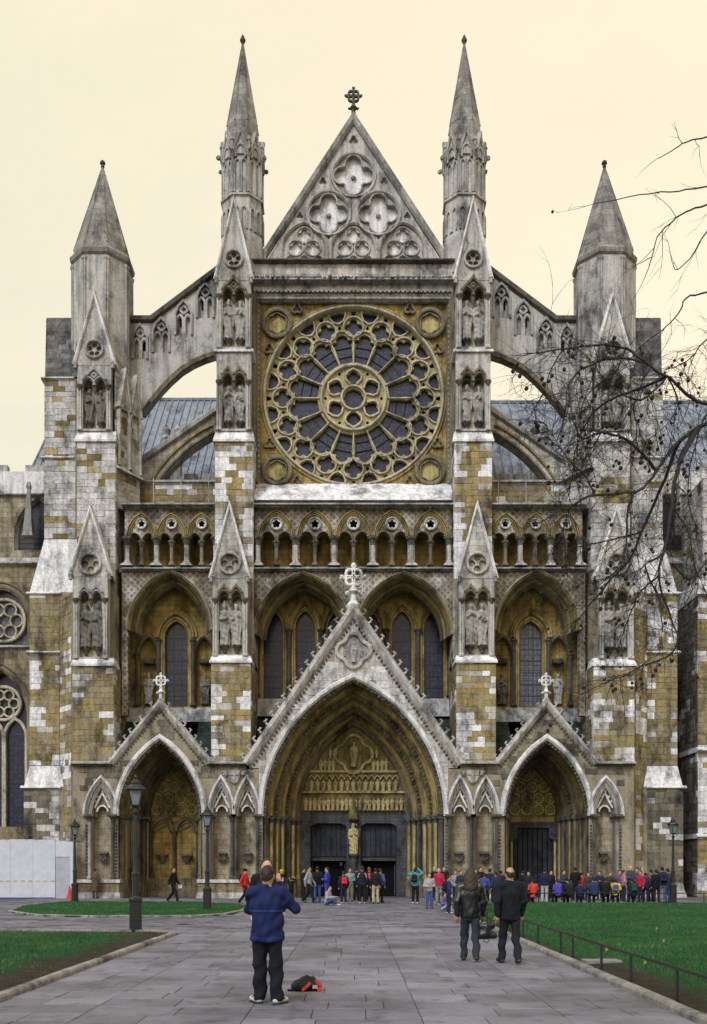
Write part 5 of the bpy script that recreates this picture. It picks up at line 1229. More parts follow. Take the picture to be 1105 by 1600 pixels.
for p in (300, 318, 795, 812):                                     # small stone chimneys of the roof beyond
    m = MB().lathe(X(p - 40 if p < 552 else p + 40, 15), 15, [(.3, Z(760, 15)), (.3, Z(690, 15)), (.4, Z(686, 15)), (.22, Z(680, 15)), (.3, Z(672, 15)), (.05, Z(664, 15))], 8); m.build('pinnacle', M['pale'], wq)
for sd in (-1, 1):
    YL = 9.5; k = S(YL); mx = lambda p: (CX - p) / k if sd > 0 else (p - CX) / k                # p as on the left side of the picture
    a, c = sorted((mx(-140), mx(96)))
    wg = MB()
    hol = [opening(mx(62), Z(860, YL), Z(838, YL), 40 / k, 62 / k, 10)]
    wg.prism([(a, -.05), (a, Z(772, YL)), (c, Z(772, YL)), (c, -.05)], YL, YL + .8, hol); w2 = wg.build('wing_wall', M['buffwall'], abbey)
    MB().prism([(a, Z(771.5, YL)), (a, Z(737, YL)), (c, Z(737, YL)), (c, Z(771.5, YL))], YL - .05, YL + .6).build('parapet', M['white'], w2)
    m = MB()
    for p in (-120, -40, 40): x = sorted((mx(p), mx(p + 52))); m.box(x[0], x[1], YL - .048, YL + .4, Z(737.5, YL), Z(727, YL))
    m.build('merlon', M['pale'], w2)
    m = MB(); string(m, a, c, YL, Z(776, YL), .25, .2, .3); m.build('string_course', M['grey'], w2)
    lancet(w2, mx(62), YL + .1, Z(860, YL), Z(838, YL), 36 / k, 58 / k, 'glass2', mould='grey', mw=.4)
    m = MB().lathe(mx(51), YL - .7, [(.5, Z(845, YL)), (.42, Z(840, YL)), (.12, Z(772, YL)), (.2, Z(768, YL)), (.12, Z(760, YL))], 4, PI / 4); m.build('pinnacle', M['grey'], w2)
    # lower chapel wall in front
    YC = 7.5; k = S(YC); mx = lambda p: (CX - p) / k if sd > 0 else (p - CX) / k
    a, c = sorted((mx(-140), mx(66))); cxw = mx(4)
    hol = [opening(cxw, Z(1010, YC), Z(968, YC), 39 / k, 47 / k, 10), opening(cxw, Z(1292, YC), Z(1120, YC), 38 / k, 70 / k, 10)]
    w3 = MB().prism([(a, -.05), (a, Z(884, YC)), (c, Z(884, YC)), (c, -.05)], YC, YC + .9, hol).build('chapel_wall', M['brownwall'], abbey)
    m = MB(); string(m, a, c, YC, Z(884, YC), .3, .25, 1.5); m.build('string_course', M['grey'], w3); m = MB(); string(m, a, c, YC, Z(1014, YC), .25, .2, .3); m.build('string_course', M['grey'], w3)
    m = MB(); m.frust((a, c, YC + .2, YC + .8, Z(883, YC)), (a, c, YC + .4, YC + .8, Z(868, YC))); m.build('parapet', M['pale'], w3)
    for h in hol: MB().sweep(h, [(.02, YC + .4), (-.02, YC + .1), (.1, YC - .08), (.22, YC - .12), (.34, YC - .02), (.42, YC - .12), (.5, YC + .02)]).build('window_arch', M['brown'], w3)
    MB().prism(hol[0], YC + .5, YC + .53).build('pane', M['glass3'], w3); MB().prism(hol[1], YC + .5, YC + .53).build('pane', M['glass'], w3)
    for (cz, rr) in ((968, 33), (1098, 26)):
        m = MB()
        m.sweep(circle(cxw, Z(cz, YC), rr / k, 26), BAR(.09, YC + .18, YC + .5), closed=True, pclosed=True)
        for q_ in range(6): an = q_ * PI / 3; m.sweep(circle(cxw + rr * .58 / k * math.cos(an), Z(cz, YC) + rr * .58 / k * math.sin(an), rr * .3 / k, 12), BAR(.05, YC + .25, YC + .5), closed=True, pclosed=True)
        if cz < 1000: m.build('tracery', M['cream'], w3)
    for e in (-1, 1): m.sweep(opening(cxw + e * 18 / k, Z(1292, YC), Z(1150, YC), 17 / k, 28 / k, 7), BAR(.09, YC + .2, YC + .5))
    m.build('tracery', M['cream'], w3)
    # next buttress beyond, only its edge shows
    YBt = 3.2; k = S(YBt); a, c = sorted((sd * 538 / k, sd * 600 / k))
    if sd > 0:
        bb = empty('buttress', (0, 0, 0), parent=abbey)
        MB().box(a, c, YBt, 7.6, -.05, Z(930, YBt)).build('core', M['mortar'], bb); MB().frust((a, c, YBt, 7.6, Z(929, YBt)), (a + .2, c, YBt + .4, 7.6, Z(900, YBt))).build('set_off', M['white'], bb); MB().box(a + .6, c, YBt + .8, 7.6, Z(900, YBt), Z(738, YBt)).build('upper_stage', M['mortar'], bb); ashlar(bb, (a + .6, YBt + .8, Z(900, YBt)), (1, 0), c - a - .6, Z(738, YBt) - Z(900, YBt), 'pale', seed=54); ashlar(bb, (a + .6, 7.6, Z(900, YBt)), (0, -1), 3.6, Z(738, YBt) - Z(900, YBt), 'pale', seed=55)
        ashlar(bb, (a, YBt, 0), (1, 0), c - a, Z(930, YBt), 'gold', seed=50, edge=.3)
        ashlar(bb, (a, 7.6, 0), (0, -1), 4.4, Z(930, YBt), 'low', seed=52)
        m = MB(); [0 for _ in ()]
        for pz_ in (1310, 932, 1175): m = MB(); string(m, a - .1, c, YBt, Z(pz_, YBt), .28, .25, 3); m.build('offset_ledge', M['white'], bb)
finish_blocks(abbey)
# ================================================================ GROUND, PATHS, LAWNS
def groundmat(name, cols, scale, rough=.9, fine=.3):
    m, t, b, o = newmat(name); pos = nd(t, 'ShaderNodeNewGeometry').outputs['Position']
    c = ramp(t, noise_n(t, pos, scale, 6, .65), [(.3 + .4 * i / (len(cols) - 1), q) for i, q in enumerate(cols)])
    f = noise_n(t, pos, 45, 4, .7); c = mixc(t, 1., c, ramp(t, f, [(.3, (1 - fine,) * 3), (.7, (1 + fine * .5,) * 3)]), 'MULTIPLY')
    t.links.new(c, b.inputs['Base Color']); b.inputs['Roughness'].default_value = rough; bump(t, f, b, .5, .02); return m
def slabmat():
    m, t, b, o = newmat('paving_stone'); pos = nd(t, 'ShaderNodeNewGeometry').outputs['Position']
    c = nd(t, 'ShaderNodeObjectInfo').outputs['Color']
    n = noise_n(t, pos, .5, 6, .65); c = mixc(t, 1., c, ramp(t, n, [(.3, (.5, .5, .52)), (.5, (.95, .95, .95)), (.72, (1.25, 1.24, 1.22))]), 'MULTIPLY')
    f = noise_n(t, pos, 60, 3, .7); c = mixc(t, 1., c, ramp(t, f, [(.3, (.7, .7, .7)), (.7, (1.2, 1.2, 1.2))]), 'MULTIPLY')
    v = nd(t, 'ShaderNodeTexVoronoi'); v.inputs['Scale'].default_value = 3.2; t.links.new(pos, v.inputs['Vector'])           # trodden gum and stains
    c = mixc(t, ramp(t, v.outputs['Distance'], [(.05, (.75,) * 3), (.075, (0, 0, 0))]), c, (.06, .058, .06))
    st = noise_n(t, pos, 2.3, 8, .75); c = mixc(t, 1., c, ramp(t, st, [(.36, (.55, .54, .55)), (.48, (1, 1, 1))]), 'MULTIPLY')
    t.links.new(c, b.inputs['Base Color']); b.inputs['Specular IOR Level'].default_value = .35
    r = ramp(t, n, [(.35, (.45,) * 3), (.7, (.8,) * 3)]); t.links.new(r, b.inputs['Roughness']); bump(t, f, b, .3, .01); return m
M['slab'] = slabmat(); M['slabs'] = tonemat('paving_far', False)
M['joint'] = groundmat('path_joint', [(.055, .055, .06), (.08, .08, .085)], 2)
M['soil'] = groundmat('soil', [(.035, .028, .022), (.06, .05, .038), (.045, .036, .028)], 1.5)
M['asphalt'] = groundmat('ground_asphalt', [(.055, .055, .058), (.075, .074, .078)], .4)
M['kerb'] = stone('kerb_stone', [(.16, .155, .145), (.26, .25, .235), (.19, .18, .17)], scale=1.2, streak=.2)
MB().add([(-500, -300, -.06), (500, -300, -.06), (500, 400, -.06), (-500, 400, -.06)], [(0, 1, 2, 3)]).build('ground', M['asphalt'], kind='structure')
PX0, PX1, YFC = -4.35, 3.66, -8.7
pth = MB().add([(PX0, -62, -.034), (PX1, -62, -.034), (PX1, YFC, -.034), (PX0, YFC, -.034), (-40, YFC, -.034), (40, YFC, -.034), (40, 3, -.034), (-40, 3, -.034), (-40, -28.1, -.034), (PX0, -28.1, -.034), (-40, -19.9, -.034)],
             [(0, 1, 2, 3), (4, 5, 6, 7), (8, 9, 3, 4)]).build('path', M['joint'], kind='structure')
V_, F_ = block_geo((0, 0, 0), (1, 0), 1, 1, .05)
sm = bpy.data.meshes.new('paving_slab'); bx_ = MB()
bx_.add([(-.5, -.5, -1), (.5, -.5, -1), (.5, .5, -1), (-.5, .5, -1), (-.5, -.5, -.15), (.5, -.5, -.15), (.5, .5, -.15), (-.5, .5, -.15), (-.49, -.49, 0), (.49, -.49, 0), (.49, .49, 0), (-.49, .49, 0)],
        [(i, (i + 1) % 4, (i + 1) % 4 + 4, i + 4) for i in range(4)] + [(i + 4, (i + 1) % 4 + 4, (i + 1) % 4 + 8, i + 8) for i in range(4)] + [(8, 9, 10, 11)])
sm.from_pydata(bx_.v, [], bx_.f); sm.materials.append(M['slab'])
SL = []
def slab_rows(x0_, x1_, y0, y1, dmin, dmax, wmin, wmax):
    y = y0
    while y < y1 - .05:
        d = min(random.uniform(dmin, dmax), y1 - y); x = x0_
        if y1 - y - d < .2: d = y1 - y
        while x < x1_ - .05:
            w_ = random.uniform(wmin, wmax)
            if x1_ - x - w_ < .3: w_ = x1_ - x
            SL.append((x + w_ / 2, y + d / 2, w_ - .009, d - .022)); x += w_
        y += d
for a, c in ((PX0, -3.05), (-3.05, -1.2), (-1.2, .75), (.75, 2.35), (2.35, PX1)): slab_rows(a, c, -56 + random.uniform(0, .4), YFC, .5, .8, .55, 1.05)
slab_rows(-17, 17, YFC, -.75, .55, .9, .7, 1.3); slab_rows(-17, PX0, -28.0, YFC, .55, .85, .7, 1.2)
def slab_col(x, y):
    v = random.uniform(.8, 1.18) * (1 + .18 * nz(x * .25, y * .25, 4)); return (.168 * v, .164 * v, .198 * v)
vis = [s_ for s_ in SL if s_[1] > -52.6 + 9.0 - .7]
vis.sort(key=lambda s_: s_[1] if abs(s_[0]) < 6 else s_[1] + 15); far = MB()
for i, (x, y, w_, d) in enumerate(SL if False else vis):
    zz = random.uniform(-.004, .003)
    if i < 300:
        o = bpy.data.objects.new('paving_slab', sm); col.objects.link(o); o.parent = pth; o.location = (x, y, zz); o.scale = (w_, d, .032); o.color = (*slab_col(x, y), 1)
    else: far.box(x - w_ / 2, x + w_ / 2, y - d / 2, y + d / 2, -.033, zz, slab_col(x, y))
for (x, y, w_, d) in SL:
    if y <= -52.6 + 9.0 - .7: far.box(x - w_ / 2, x + w_ / 2, y - d / 2, y + d / 2, -.033, random.uniform(-.004, .003), slab_col(x, y))
far.build('paving_slabs', M['slabs'], pth, kind='stuff')

# lawns with worn edges
def lawnmat():
    m, t, b, o = newmat('lawn_turf'); pos = nd(t, 'ShaderNodeNewGeometry').outputs['Position']; at = nd(t, 'ShaderNodeAttribute', attribute_name='soil').outputs['Fac']
    g = ramp(t, noise_n(t, pos, .7, 5), [(.3, (.008, .05, .014)), (.5, (.014, .078, .02)), (.7, (.028, .10, .026))])
    s_ = ramp(t, noise_n(t, pos, 5, 5), [(.3, (.022, .018, .014)), (.7, (.055, .045, .034))])
    dry = ramp(t, noise_n(t, pos, .9, 7, .75), [(.52, (0, 0, 0)), (.68, (.7, .7, .7))]); g = mixc(t, dry, g, (.06, .085, .03)); c = mixc(t, at, g, s_); f = noise_n(t, pos, 50, 4, .75); c = mixc(t, 1., c, ramp(t, f, [(.3, (.6,) * 3), (.7, (1.25,) * 3)]), 'MULTIPLY')
    t.links.new(c, b.inputs['Base Color']); b.inputs['Roughness'].default_value = .95; b.inputs['Specular IOR Level'].default_value = .15; bump(t, f, b, .8, .04); return m
M['lawn'] = lawnmat()
def grassmat():
    m, t, b, o = newmat('grass_blades'); pos = nd(t, 'ShaderNodeNewGeometry').outputs['Position']; r = nd(t, 'ShaderNodeNewGeometry').outputs['Random Per Island']
    c = ramp(t, r, [(0, (.009, .055, .018)), (.5, (.02, .092, .03)), (.85, (.036, .125, .04)), (1, (.11, .14, .055))])
    c = mixc(t, 1., c, ramp(t, noise_n(t, pos, 1.1, 6, .7), [(.3, (.42, .48, .5)), (.5, (1, 1, 1)), (.72, (1.9, 1.5, 1.4))]), 'MULTIPLY')
    c = mixc(t, 1., c, ramp(t, noise_n(t, pos, .22, 3, .6), [(.35, (.7, .75, .8)), (.65, (1.35, 1.2, 1.1))]), 'MULTIPLY')
    t.links.new(c, b.inputs['Base Color']); b.inputs['Roughness'].default_value = .7; b.inputs['Specular IOR Level'].default_value = .2; return m
M['grass'] = grassmat()
def lawn_z(x, y, d): return .035 + .05 * min(d, 1.0) + .025 * noise.noise(Vector((x * .6, y * .6, 0)))
def edge_dist(x, y, P):
    best = 1e9; n = len(P)
    for i in range(n):
        ax, ay = P[i]; bx, by = P[(i + 1) % n]; dx, dy = bx - ax, by - ay; t = max(0, min(1, ((x - ax) * dx + (y - ay) * dy) / (dx * dx + dy * dy + 1e-9)))
        best = min(best, math.hypot(x - ax - t * dx, y - ay - t * dy))
    return best
def soilness(x, y, d, worn):
    if worn <= 0: return 0.
    return max(0., min(1., (worn - d) / (worn * .5) + .9 * noise.noise(Vector((x * .9, y * .9, 5))) + .5 * noise.noise(Vector((x * 3, y * 3, 2)))))
def lawn(name, P, worn, step, dens):
    """dens(x, y) -> blades per square metre, blade length, blade width"""
    x0_, x1_, y0, y1 = bbox(P); nx, ny = int((x1_ - x0_) / step) + 1, int((y1 - y0) / step) + 1
    vs = []; ok = {}; so_ = []; fs = []
    for i in range(nx + 1):
        for j in range(ny + 1):
            x, y = x0_ + (x1_ - x0_) * i / nx, y0 + (y1 - y0) * j / ny; inside = inpoly(x, y, P); d = edge_dist(x, y, P) if x * x + (y + D) ** 2 < 1500 or not inside else 2
            if inside or d < step * .75: ok[(i, j)] = len(vs); vs.append((x, y, lawn_z(x, y, d if inside else 0))); so_.append(soilness(x, y, d if inside else 0, worn(x, y)))
    for i in range(nx):
        for j in range(ny):
            q = [(i, j), (i + 1, j), (i + 1, j + 1), (i, j + 1)]
            if all(k in ok for k in q): fs.append(tuple(ok[k] for k in q))
    me = bpy.data.meshes.new(name); me.from_pydata(vs, [], fs); me.materials.append(M['lawn']); a = me.attributes.new('soil', 'FLOAT', 'POINT'); a.data.foreach_set('value', so_)
    o = bpy.data.objects.new(name, me); col.objects.link(o); o['kind'] = 'structure'
    V_, F_ = [], []; cell = 1.0
    for i in range(int((x1_ - x0_) / cell) + 1):
        for j in range(int((y1 - y0) / cell) + 1):
            cx, cy = x0_ + i * cell, y0 + j * cell; dn, ln, wd = dens(cx + .5, cy + .5)
            for _ in range(int(dn)):
                x, y = cx + random.random(), cy + random.random()
                if not inpoly(x, y, P): continue
                d = edge_dist(x, y, P) if (cx < x0_ + 3 or cx > x1_ - 4 or cy < y0 + 3 or cy > y1 - 3 or len(P) > 4) else 2
                if random.random() < soilness(x, y, d, worn(x, y)) * .93: continue
                z = lawn_z(x, y, d) - .012; a = random.random() * PI * 2; l = ln * random.uniform(.5, 1.2); k = len(V_); lx, ly = random.uniform(-.5, .5) * l, random.uniform(-.5, .5) * l
                ca_, sa_ = math.cos(a) * wd, math.sin(a) * wd
                V_ += [(x - ca_, y - sa_, z), (x + ca_, y + sa_, z), (x + lx, y + ly, z + l)]; F_.append((k, k + 1, k + 2))
    if V_:
        me = bpy.data.meshes.new('grass'); me.from_pydata(V_, [], F_); me.materials.append(M['grass']); g = bpy.data.objects.new('grass', me); col.objects.link(g)
        tag(g, 'short green grass growing on the ' + {'lawn_right': 'large right hand lawn', 'lawn_left': 'near left lawn', 'lawn_island': 'small far left lawn'}[name], 'grass', None, 'stuff')
    return o
def dens_near(x, y):
    d = y + D; px = abs(x) / max(d, 1)
    if d < 5 or px > .45: return 0, 0, 0
    if d < 14: return 520, .062, .006
    if d < 24: return 260, .062, .009
    return 75, .06, .016
RL = [(3.80, -58), (34, -58), (34, -8.75), (3.80, -8.75)]
lawn('lawn_right', RL, lambda x, y: .95 if y < -36 else (.4 if y < -30 else .1), .45, dens_near)
LL = [(-30, -58), (-4.5, -58), (-4.5, -29.0), (-4.9, -28.35), (-30, -28.25)]
lawn('lawn_left', LL, lambda x, y: 1.15, .45, dens_near)
IP = [ground(*p) for p in ((14, 1425), (60, 1431.5), (140, 1433), (300, 1433), (352, 1429.5), (378, 1424), (386, 1418), (376, 1414), (330, 1412), (200, 1410.5), (100, 1410.5), (40, 1416))]
lawn('lawn_island', IP, lambda x, y: .25, .4, lambda x, y: (75, .06, .016))
# kerbs
def kerb_line(name, P, closed=False, w_=.15, h=.085):
    k = empty(name, (0, 0, 0)); k['kind'] = 'structure'
    n = len(P)
    for i in range(n if closed else n - 1):
        a, b = Vector(P[i]), Vector(P[(i + 1) % n]); L = (b - a).length; m_ = max(1, round(L / .95))
        for j in range(m_):
            p, q = a.lerp(b, j / m_), a.lerp(b, (j + 1) / m_); c = (p + q) / 2
            o = bpy.data.objects.new('kerb_stone', KM); col.objects.link(o); o.parent = k; o.location = (c[0], c[1], random.uniform(-.006, .006)); o.rotation_euler = (random.uniform(-.012, .012), 0, math.atan2(q[1] - p[1], q[0] - p[0]) + random.uniform(-.006, .006)); o.scale = ((q - p).length - .012, w_, h)
    return k
kb = MB().add([(x, y, z) for x in (-.5, .5) for y, z in ((-.5, -.6), (-.5, .6), (-.36, .93), (-.15, 1), (.3, 1), (.5, .9), (.5, -.6))], [(i, (i + 1) % 7, 7 + (i + 1) % 7, 7 + i) for i in range(7)] + [tuple(range(7))[::-1], tuple(range(7, 14))])
KM = bpy.data.meshes.new('kerb_stone'); KM.from_pydata(kb.v, [], kb.f); KM.materials.append(M['kerb'])
kerb_line('kerb_right', [(3.73, -8.8), (3.73, -47)])
kerb_line('kerb_left', [(-4.42, -47), (-4.42, -29.1), (-4.62, -28.55), (-5.2, -28.2), (-17, -28.17)])
kerb_line('kerb_island', IP, True, .13, .07)
kerb_line('kerb_far', [(3.9, -8.66), (22, -8.66)], w_=.13, h=.06)

# ---------------------------------------------------------------- low iron railing along the right lawn
rl = tag(empty('railing', (3.9, -30, 0)), 'low black iron hoop railing along the right lawn edge', 'railing')
def rel(o, root): o.parent = root; o.matrix_parent_inverse = Matrix.Translation(-root.location); return o
py_ = [-D + d for d in (8.0, 9.7, 11.57, 13.5, 15.1, 17.07, 18.07, 20.3, 22.1, 24, 26, 28, 30, 32, 34, 36, 38, 40, 42, 43.6)]
for y in py_: rel(MB().tube([(3.9, y, -.02), (3.9, y, .44)], .021, 6).build('post', M['iron']), rl)
for i in range(len(py_) - 1):
    a, b = py_[i], py_[i + 1]; s_ = random.uniform(-.012, .02); rel(MB().tube([(3.9, a, .44), (3.9 + s_, (a + b) / 2, .445 - abs(s_)), (3.9, b, .44)], .022, 6).build('rail', M['iron']), rl)
rl2 = tag(empty('railing', (12, -9.0, 0)), 'low iron railing along the far edge of the right lawn', 'railing')
xs = [3.9 + 1.5 * i for i in range(12)]
for x in xs: rel(MB().tube([(x, -9.05, 0), (x, -9.05, .5)], .022, 6).build('post', M['iron']), rl2)
for i in range(11): rel(MB().tube([(xs[i], -9.05, .5), (xs[i + 1], -9.05, .5)], .022, 6).build('rail', M['iron']), rl2)
# drain cover and fallen leaves on the right lawn
M['leafy'] = plain('yellow_leaf', (.26, .19, .08), .7); M['plate'] = plain('drain_cover', (.20, .19, .185), .8)
gx_, gy_ = ground(940, 1509); tag(MB().box(gx_ - .3, gx_ + .3, gy_ - .2, gy_ + .2, .03, .1).build('drain_cover', M['plate']), 'grey stone drain cover set flush in the right lawn', 'drain cover')
for i, (p, q, lb) in enumerate(((948, 1495, 'yellow fallen leaf upright beside the drain cover'), (1008, 1517, 'yellow fallen leaf on worn turf right of the drain cover'), (1026, 1459, 'pale brown fallen leaf far back on the right lawn'), (1037, 1480, 'small pale fallen leaf in the middle of the right lawn'))):
    x, y = ground(p, q); z = .085; s_ = .03
    o = MB().add([(x - s_, y, z), (x - s_ * .3, y - s_ * .8, z + .03), (x + s_, y - s_ * .2, z + .05), (x + s_ * .4, y + s_ * .7, z + .02), (x - s_ * .2, y + s_ * .1, z + .09)], [(0, 1, 4), (1, 2, 4), (2, 3, 4), (3, 0, 4)]).build('fallen_leaf', M['leafy']); tag(o, lb, 'leaf', 'leaves on the lawn')

# ---------------------------------------------------------------- lamp posts
def lamp_post(x, y, label, rot=0):
    o = tag(empty('lamp_post', (x, y, 0), rot), label, 'street lamp', 'iron lamp posts of the churchyard')
    P = lambda mb, n, m='iron': mb.build(n, M[m], o)
    P(MB().lathe(0, 0, [(.20, -.02), (.20, .08), (.165, .1), (.165, .78), (.185, .8), (.185, .86), (.13, .9), (.12, .93)], 8, PI / 8), 'base')
    P(MB().lathe(0, 0, [(.085, .92), (.085, 1.45), (.1, 1.47), (.1, 1.52), (.07, 1.55), (.06, 1.7), (.045, 3.0), (.05, 3.02), (.07, 3.05), (.07, 3.09), (.04, 3.12), (.035, 3.2)], 12), 'column')
    P(MB().tube([(-.36, 0, 2.93), (.36, 0, 2.93)], .014, 6), 'ladder_bar')
    P(MB().lathe(0, 0, [(.03, 3.18), (.11, 3.2), (.13, 3.23), (.11, 3.25)], 4, PI / 4), 'lantern_floor')
    for k in range(4):
        a = PI / 4 + k * PI / 2; b = a + PI / 2; c0, c1 = (.12 * math.cos(a), .12 * math.sin(a)), (.12 * math.cos(b), .12 * math.sin(b)); d0, d1 = (.235 * math.cos(a), .235 * math.sin(a)), (.235 * math.cos(b), .235 * math.sin(b))
        P(MB().add([(c0[0], c0[1], 3.26), (c1[0], c1[1], 3.26), (d1[0], d1[1], 3.62), (d0[0], d0[1], 3.62)], [(0, 1, 2, 3)]), 'glass_pane', 'lamp_glass')
        P(MB().tube([(c0[0], c0[1], 3.25), (d0[0], d0[1], 3.63)], .014, 5), 'lantern_bar')
        P(MB().tube([(.1 * math.cos(a), .1 * math.sin(a), 3.08), (.17 * math.cos(a), .17 * math.sin(a), 3.16), (.14 * math.cos(a), .14 * math.sin(a), 3.26)], .011, 5), 'scroll')
    P(MB().lathe(0, 0, [(.26, 3.62), (.275, 3.65), (.26, 3.69), (.15, 3.77), (.13, 3.79), (.135, 3.82), (.09, 3.86), (.08, 3.9), (.03, 3.93), (.045, 3.96), (.012, 4.05)], 8, PI / 8), 'lantern_roof')
    P(MB().lathe(0, 0, [(.02, 3.25), (.035, 3.3), (.04, 3.42), (.015, 3.5)], 8), 'lamp_bulb', 'pale')
    return o
for p, q, lb, rt in ((212, 1457, 'tall black iron lamp post on the near left lawn corner', .2), (324, 1424, 'black lamp post standing on the small far left lawn', .1), (117, 1409.5, 'black lamp post beside the white hoarding door', .4), (1052, 1412, 'black lamp post at the far edge of the right lawn', .3)):
    x, y = ground(p, q); lamp_post(x, y, lb, rt)

# ---------------------------------------------------------------- white hoarding with a door, coiled wire and tape; red cone
M['hoard'] = plain('white_painted_board', (.45, .47, .54), .6, 0, .12, 3); M['hdoor'] = plain('grey_white_door', (.32, .335, .39), .6, 0, .15, 3)
M['tape_y'] = plain('yellow_tape', (.55, .45, .08), .5); M['red_plastic'] = plain('red_plastic', (.42, .03, .03), .5); M['wire'] = plain('steel_wire', (.30, .30, .32), .4, .6); M['blue'] = plain('blue_kick_board', (.04, .07, .2), .6)
HY = -.9; hx1 = X(114, HY); ht = Z(1312, HY)
hd = tag(empty('hoarding', (hx1, HY, 0)), 'white boarded hoarding with a door and coiled wire on top', 'hoarding')
x = hx1 - .95
def hp(mb, n, m): return rel(mb.build(n, M[m]), hd)
hp(MB().box(hx1 - .16, hx1, HY, HY + .1, -.02, ht - .1), 'panel', 'hoard'); hp(MB().box(hx1 - .94, hx1 - .16, HY, HY + .1, 2.25, ht - .06), 'panel', 'hoard')
dr = hp(MB().box(hx1 - .94, hx1 - .17, HY + .03, HY + .08, 0, 2.24), 'door', 'hdoor'); 
h_ = MB().box(hx1 - .75, hx1 - .62, HY - .0, HY + .03, 1.75, 1.95).build('door_sign', M['iron']); h_.parent = dr; h_.matrix_parent_inverse = dr.matrix_parent_inverse.copy()
h_ = MB().box(hx1 - .3, hx1 - .26, HY - .03, HY + .03, 1.0, 1.1).build('handle', M['iron']); h_.parent = dr
h_.matrix_parent_inverse = dr.matrix_parent_inverse.copy()
i = 0
while x > -30:
    hp(MB().box(x - 1.2, x - .008, HY + random.uniform(-.004, .004), HY + .1, -.02, ht + .02 * (i % 2)), 'panel', 'hoard'); x -= 1.2; i += 1
hp(MB().box(-30, hx1 - .96, HY - .03, HY - .008, -.02, .06), 'kick_board', 'blue')
cw = MB(); cl_ = []
for k in range(420): a = k * .42; cl_.append((hx1 - .1 - k * .035, HY + .05 + .14 * math.cos(a), ht + .1 + .14 * math.sin(a)))
cw.tube(cl_, .008, 4); hp(cw, 'coiled_wire', 'wire')
for k in range(26): hp(MB().box(hx1 - 1.0 - k * .4 - .2, hx1 - 1.0 - k * .4, HY - .028, HY - .012, .93, 1.0), 'tape', 'tape_y')
cx_, cy_ = X(109, -1.9), -1.9
cn = tag(empty('traffic_cone', (cx_, cy_, 0)), 'small red traffic cone beside the hoarding door', 'cone')
rel(MB().box(cx_ - .2, cx_ + .2, cy_ - .2, cy_ + .2, 0, .04).build('cone_foot', M['red_plastic']), cn); rel(MB().lathe(cx_, cy_, [(.16, .04), (.03, .68), (.02, .7)], 12).build('cone_body', M['red_plastic']), cn)
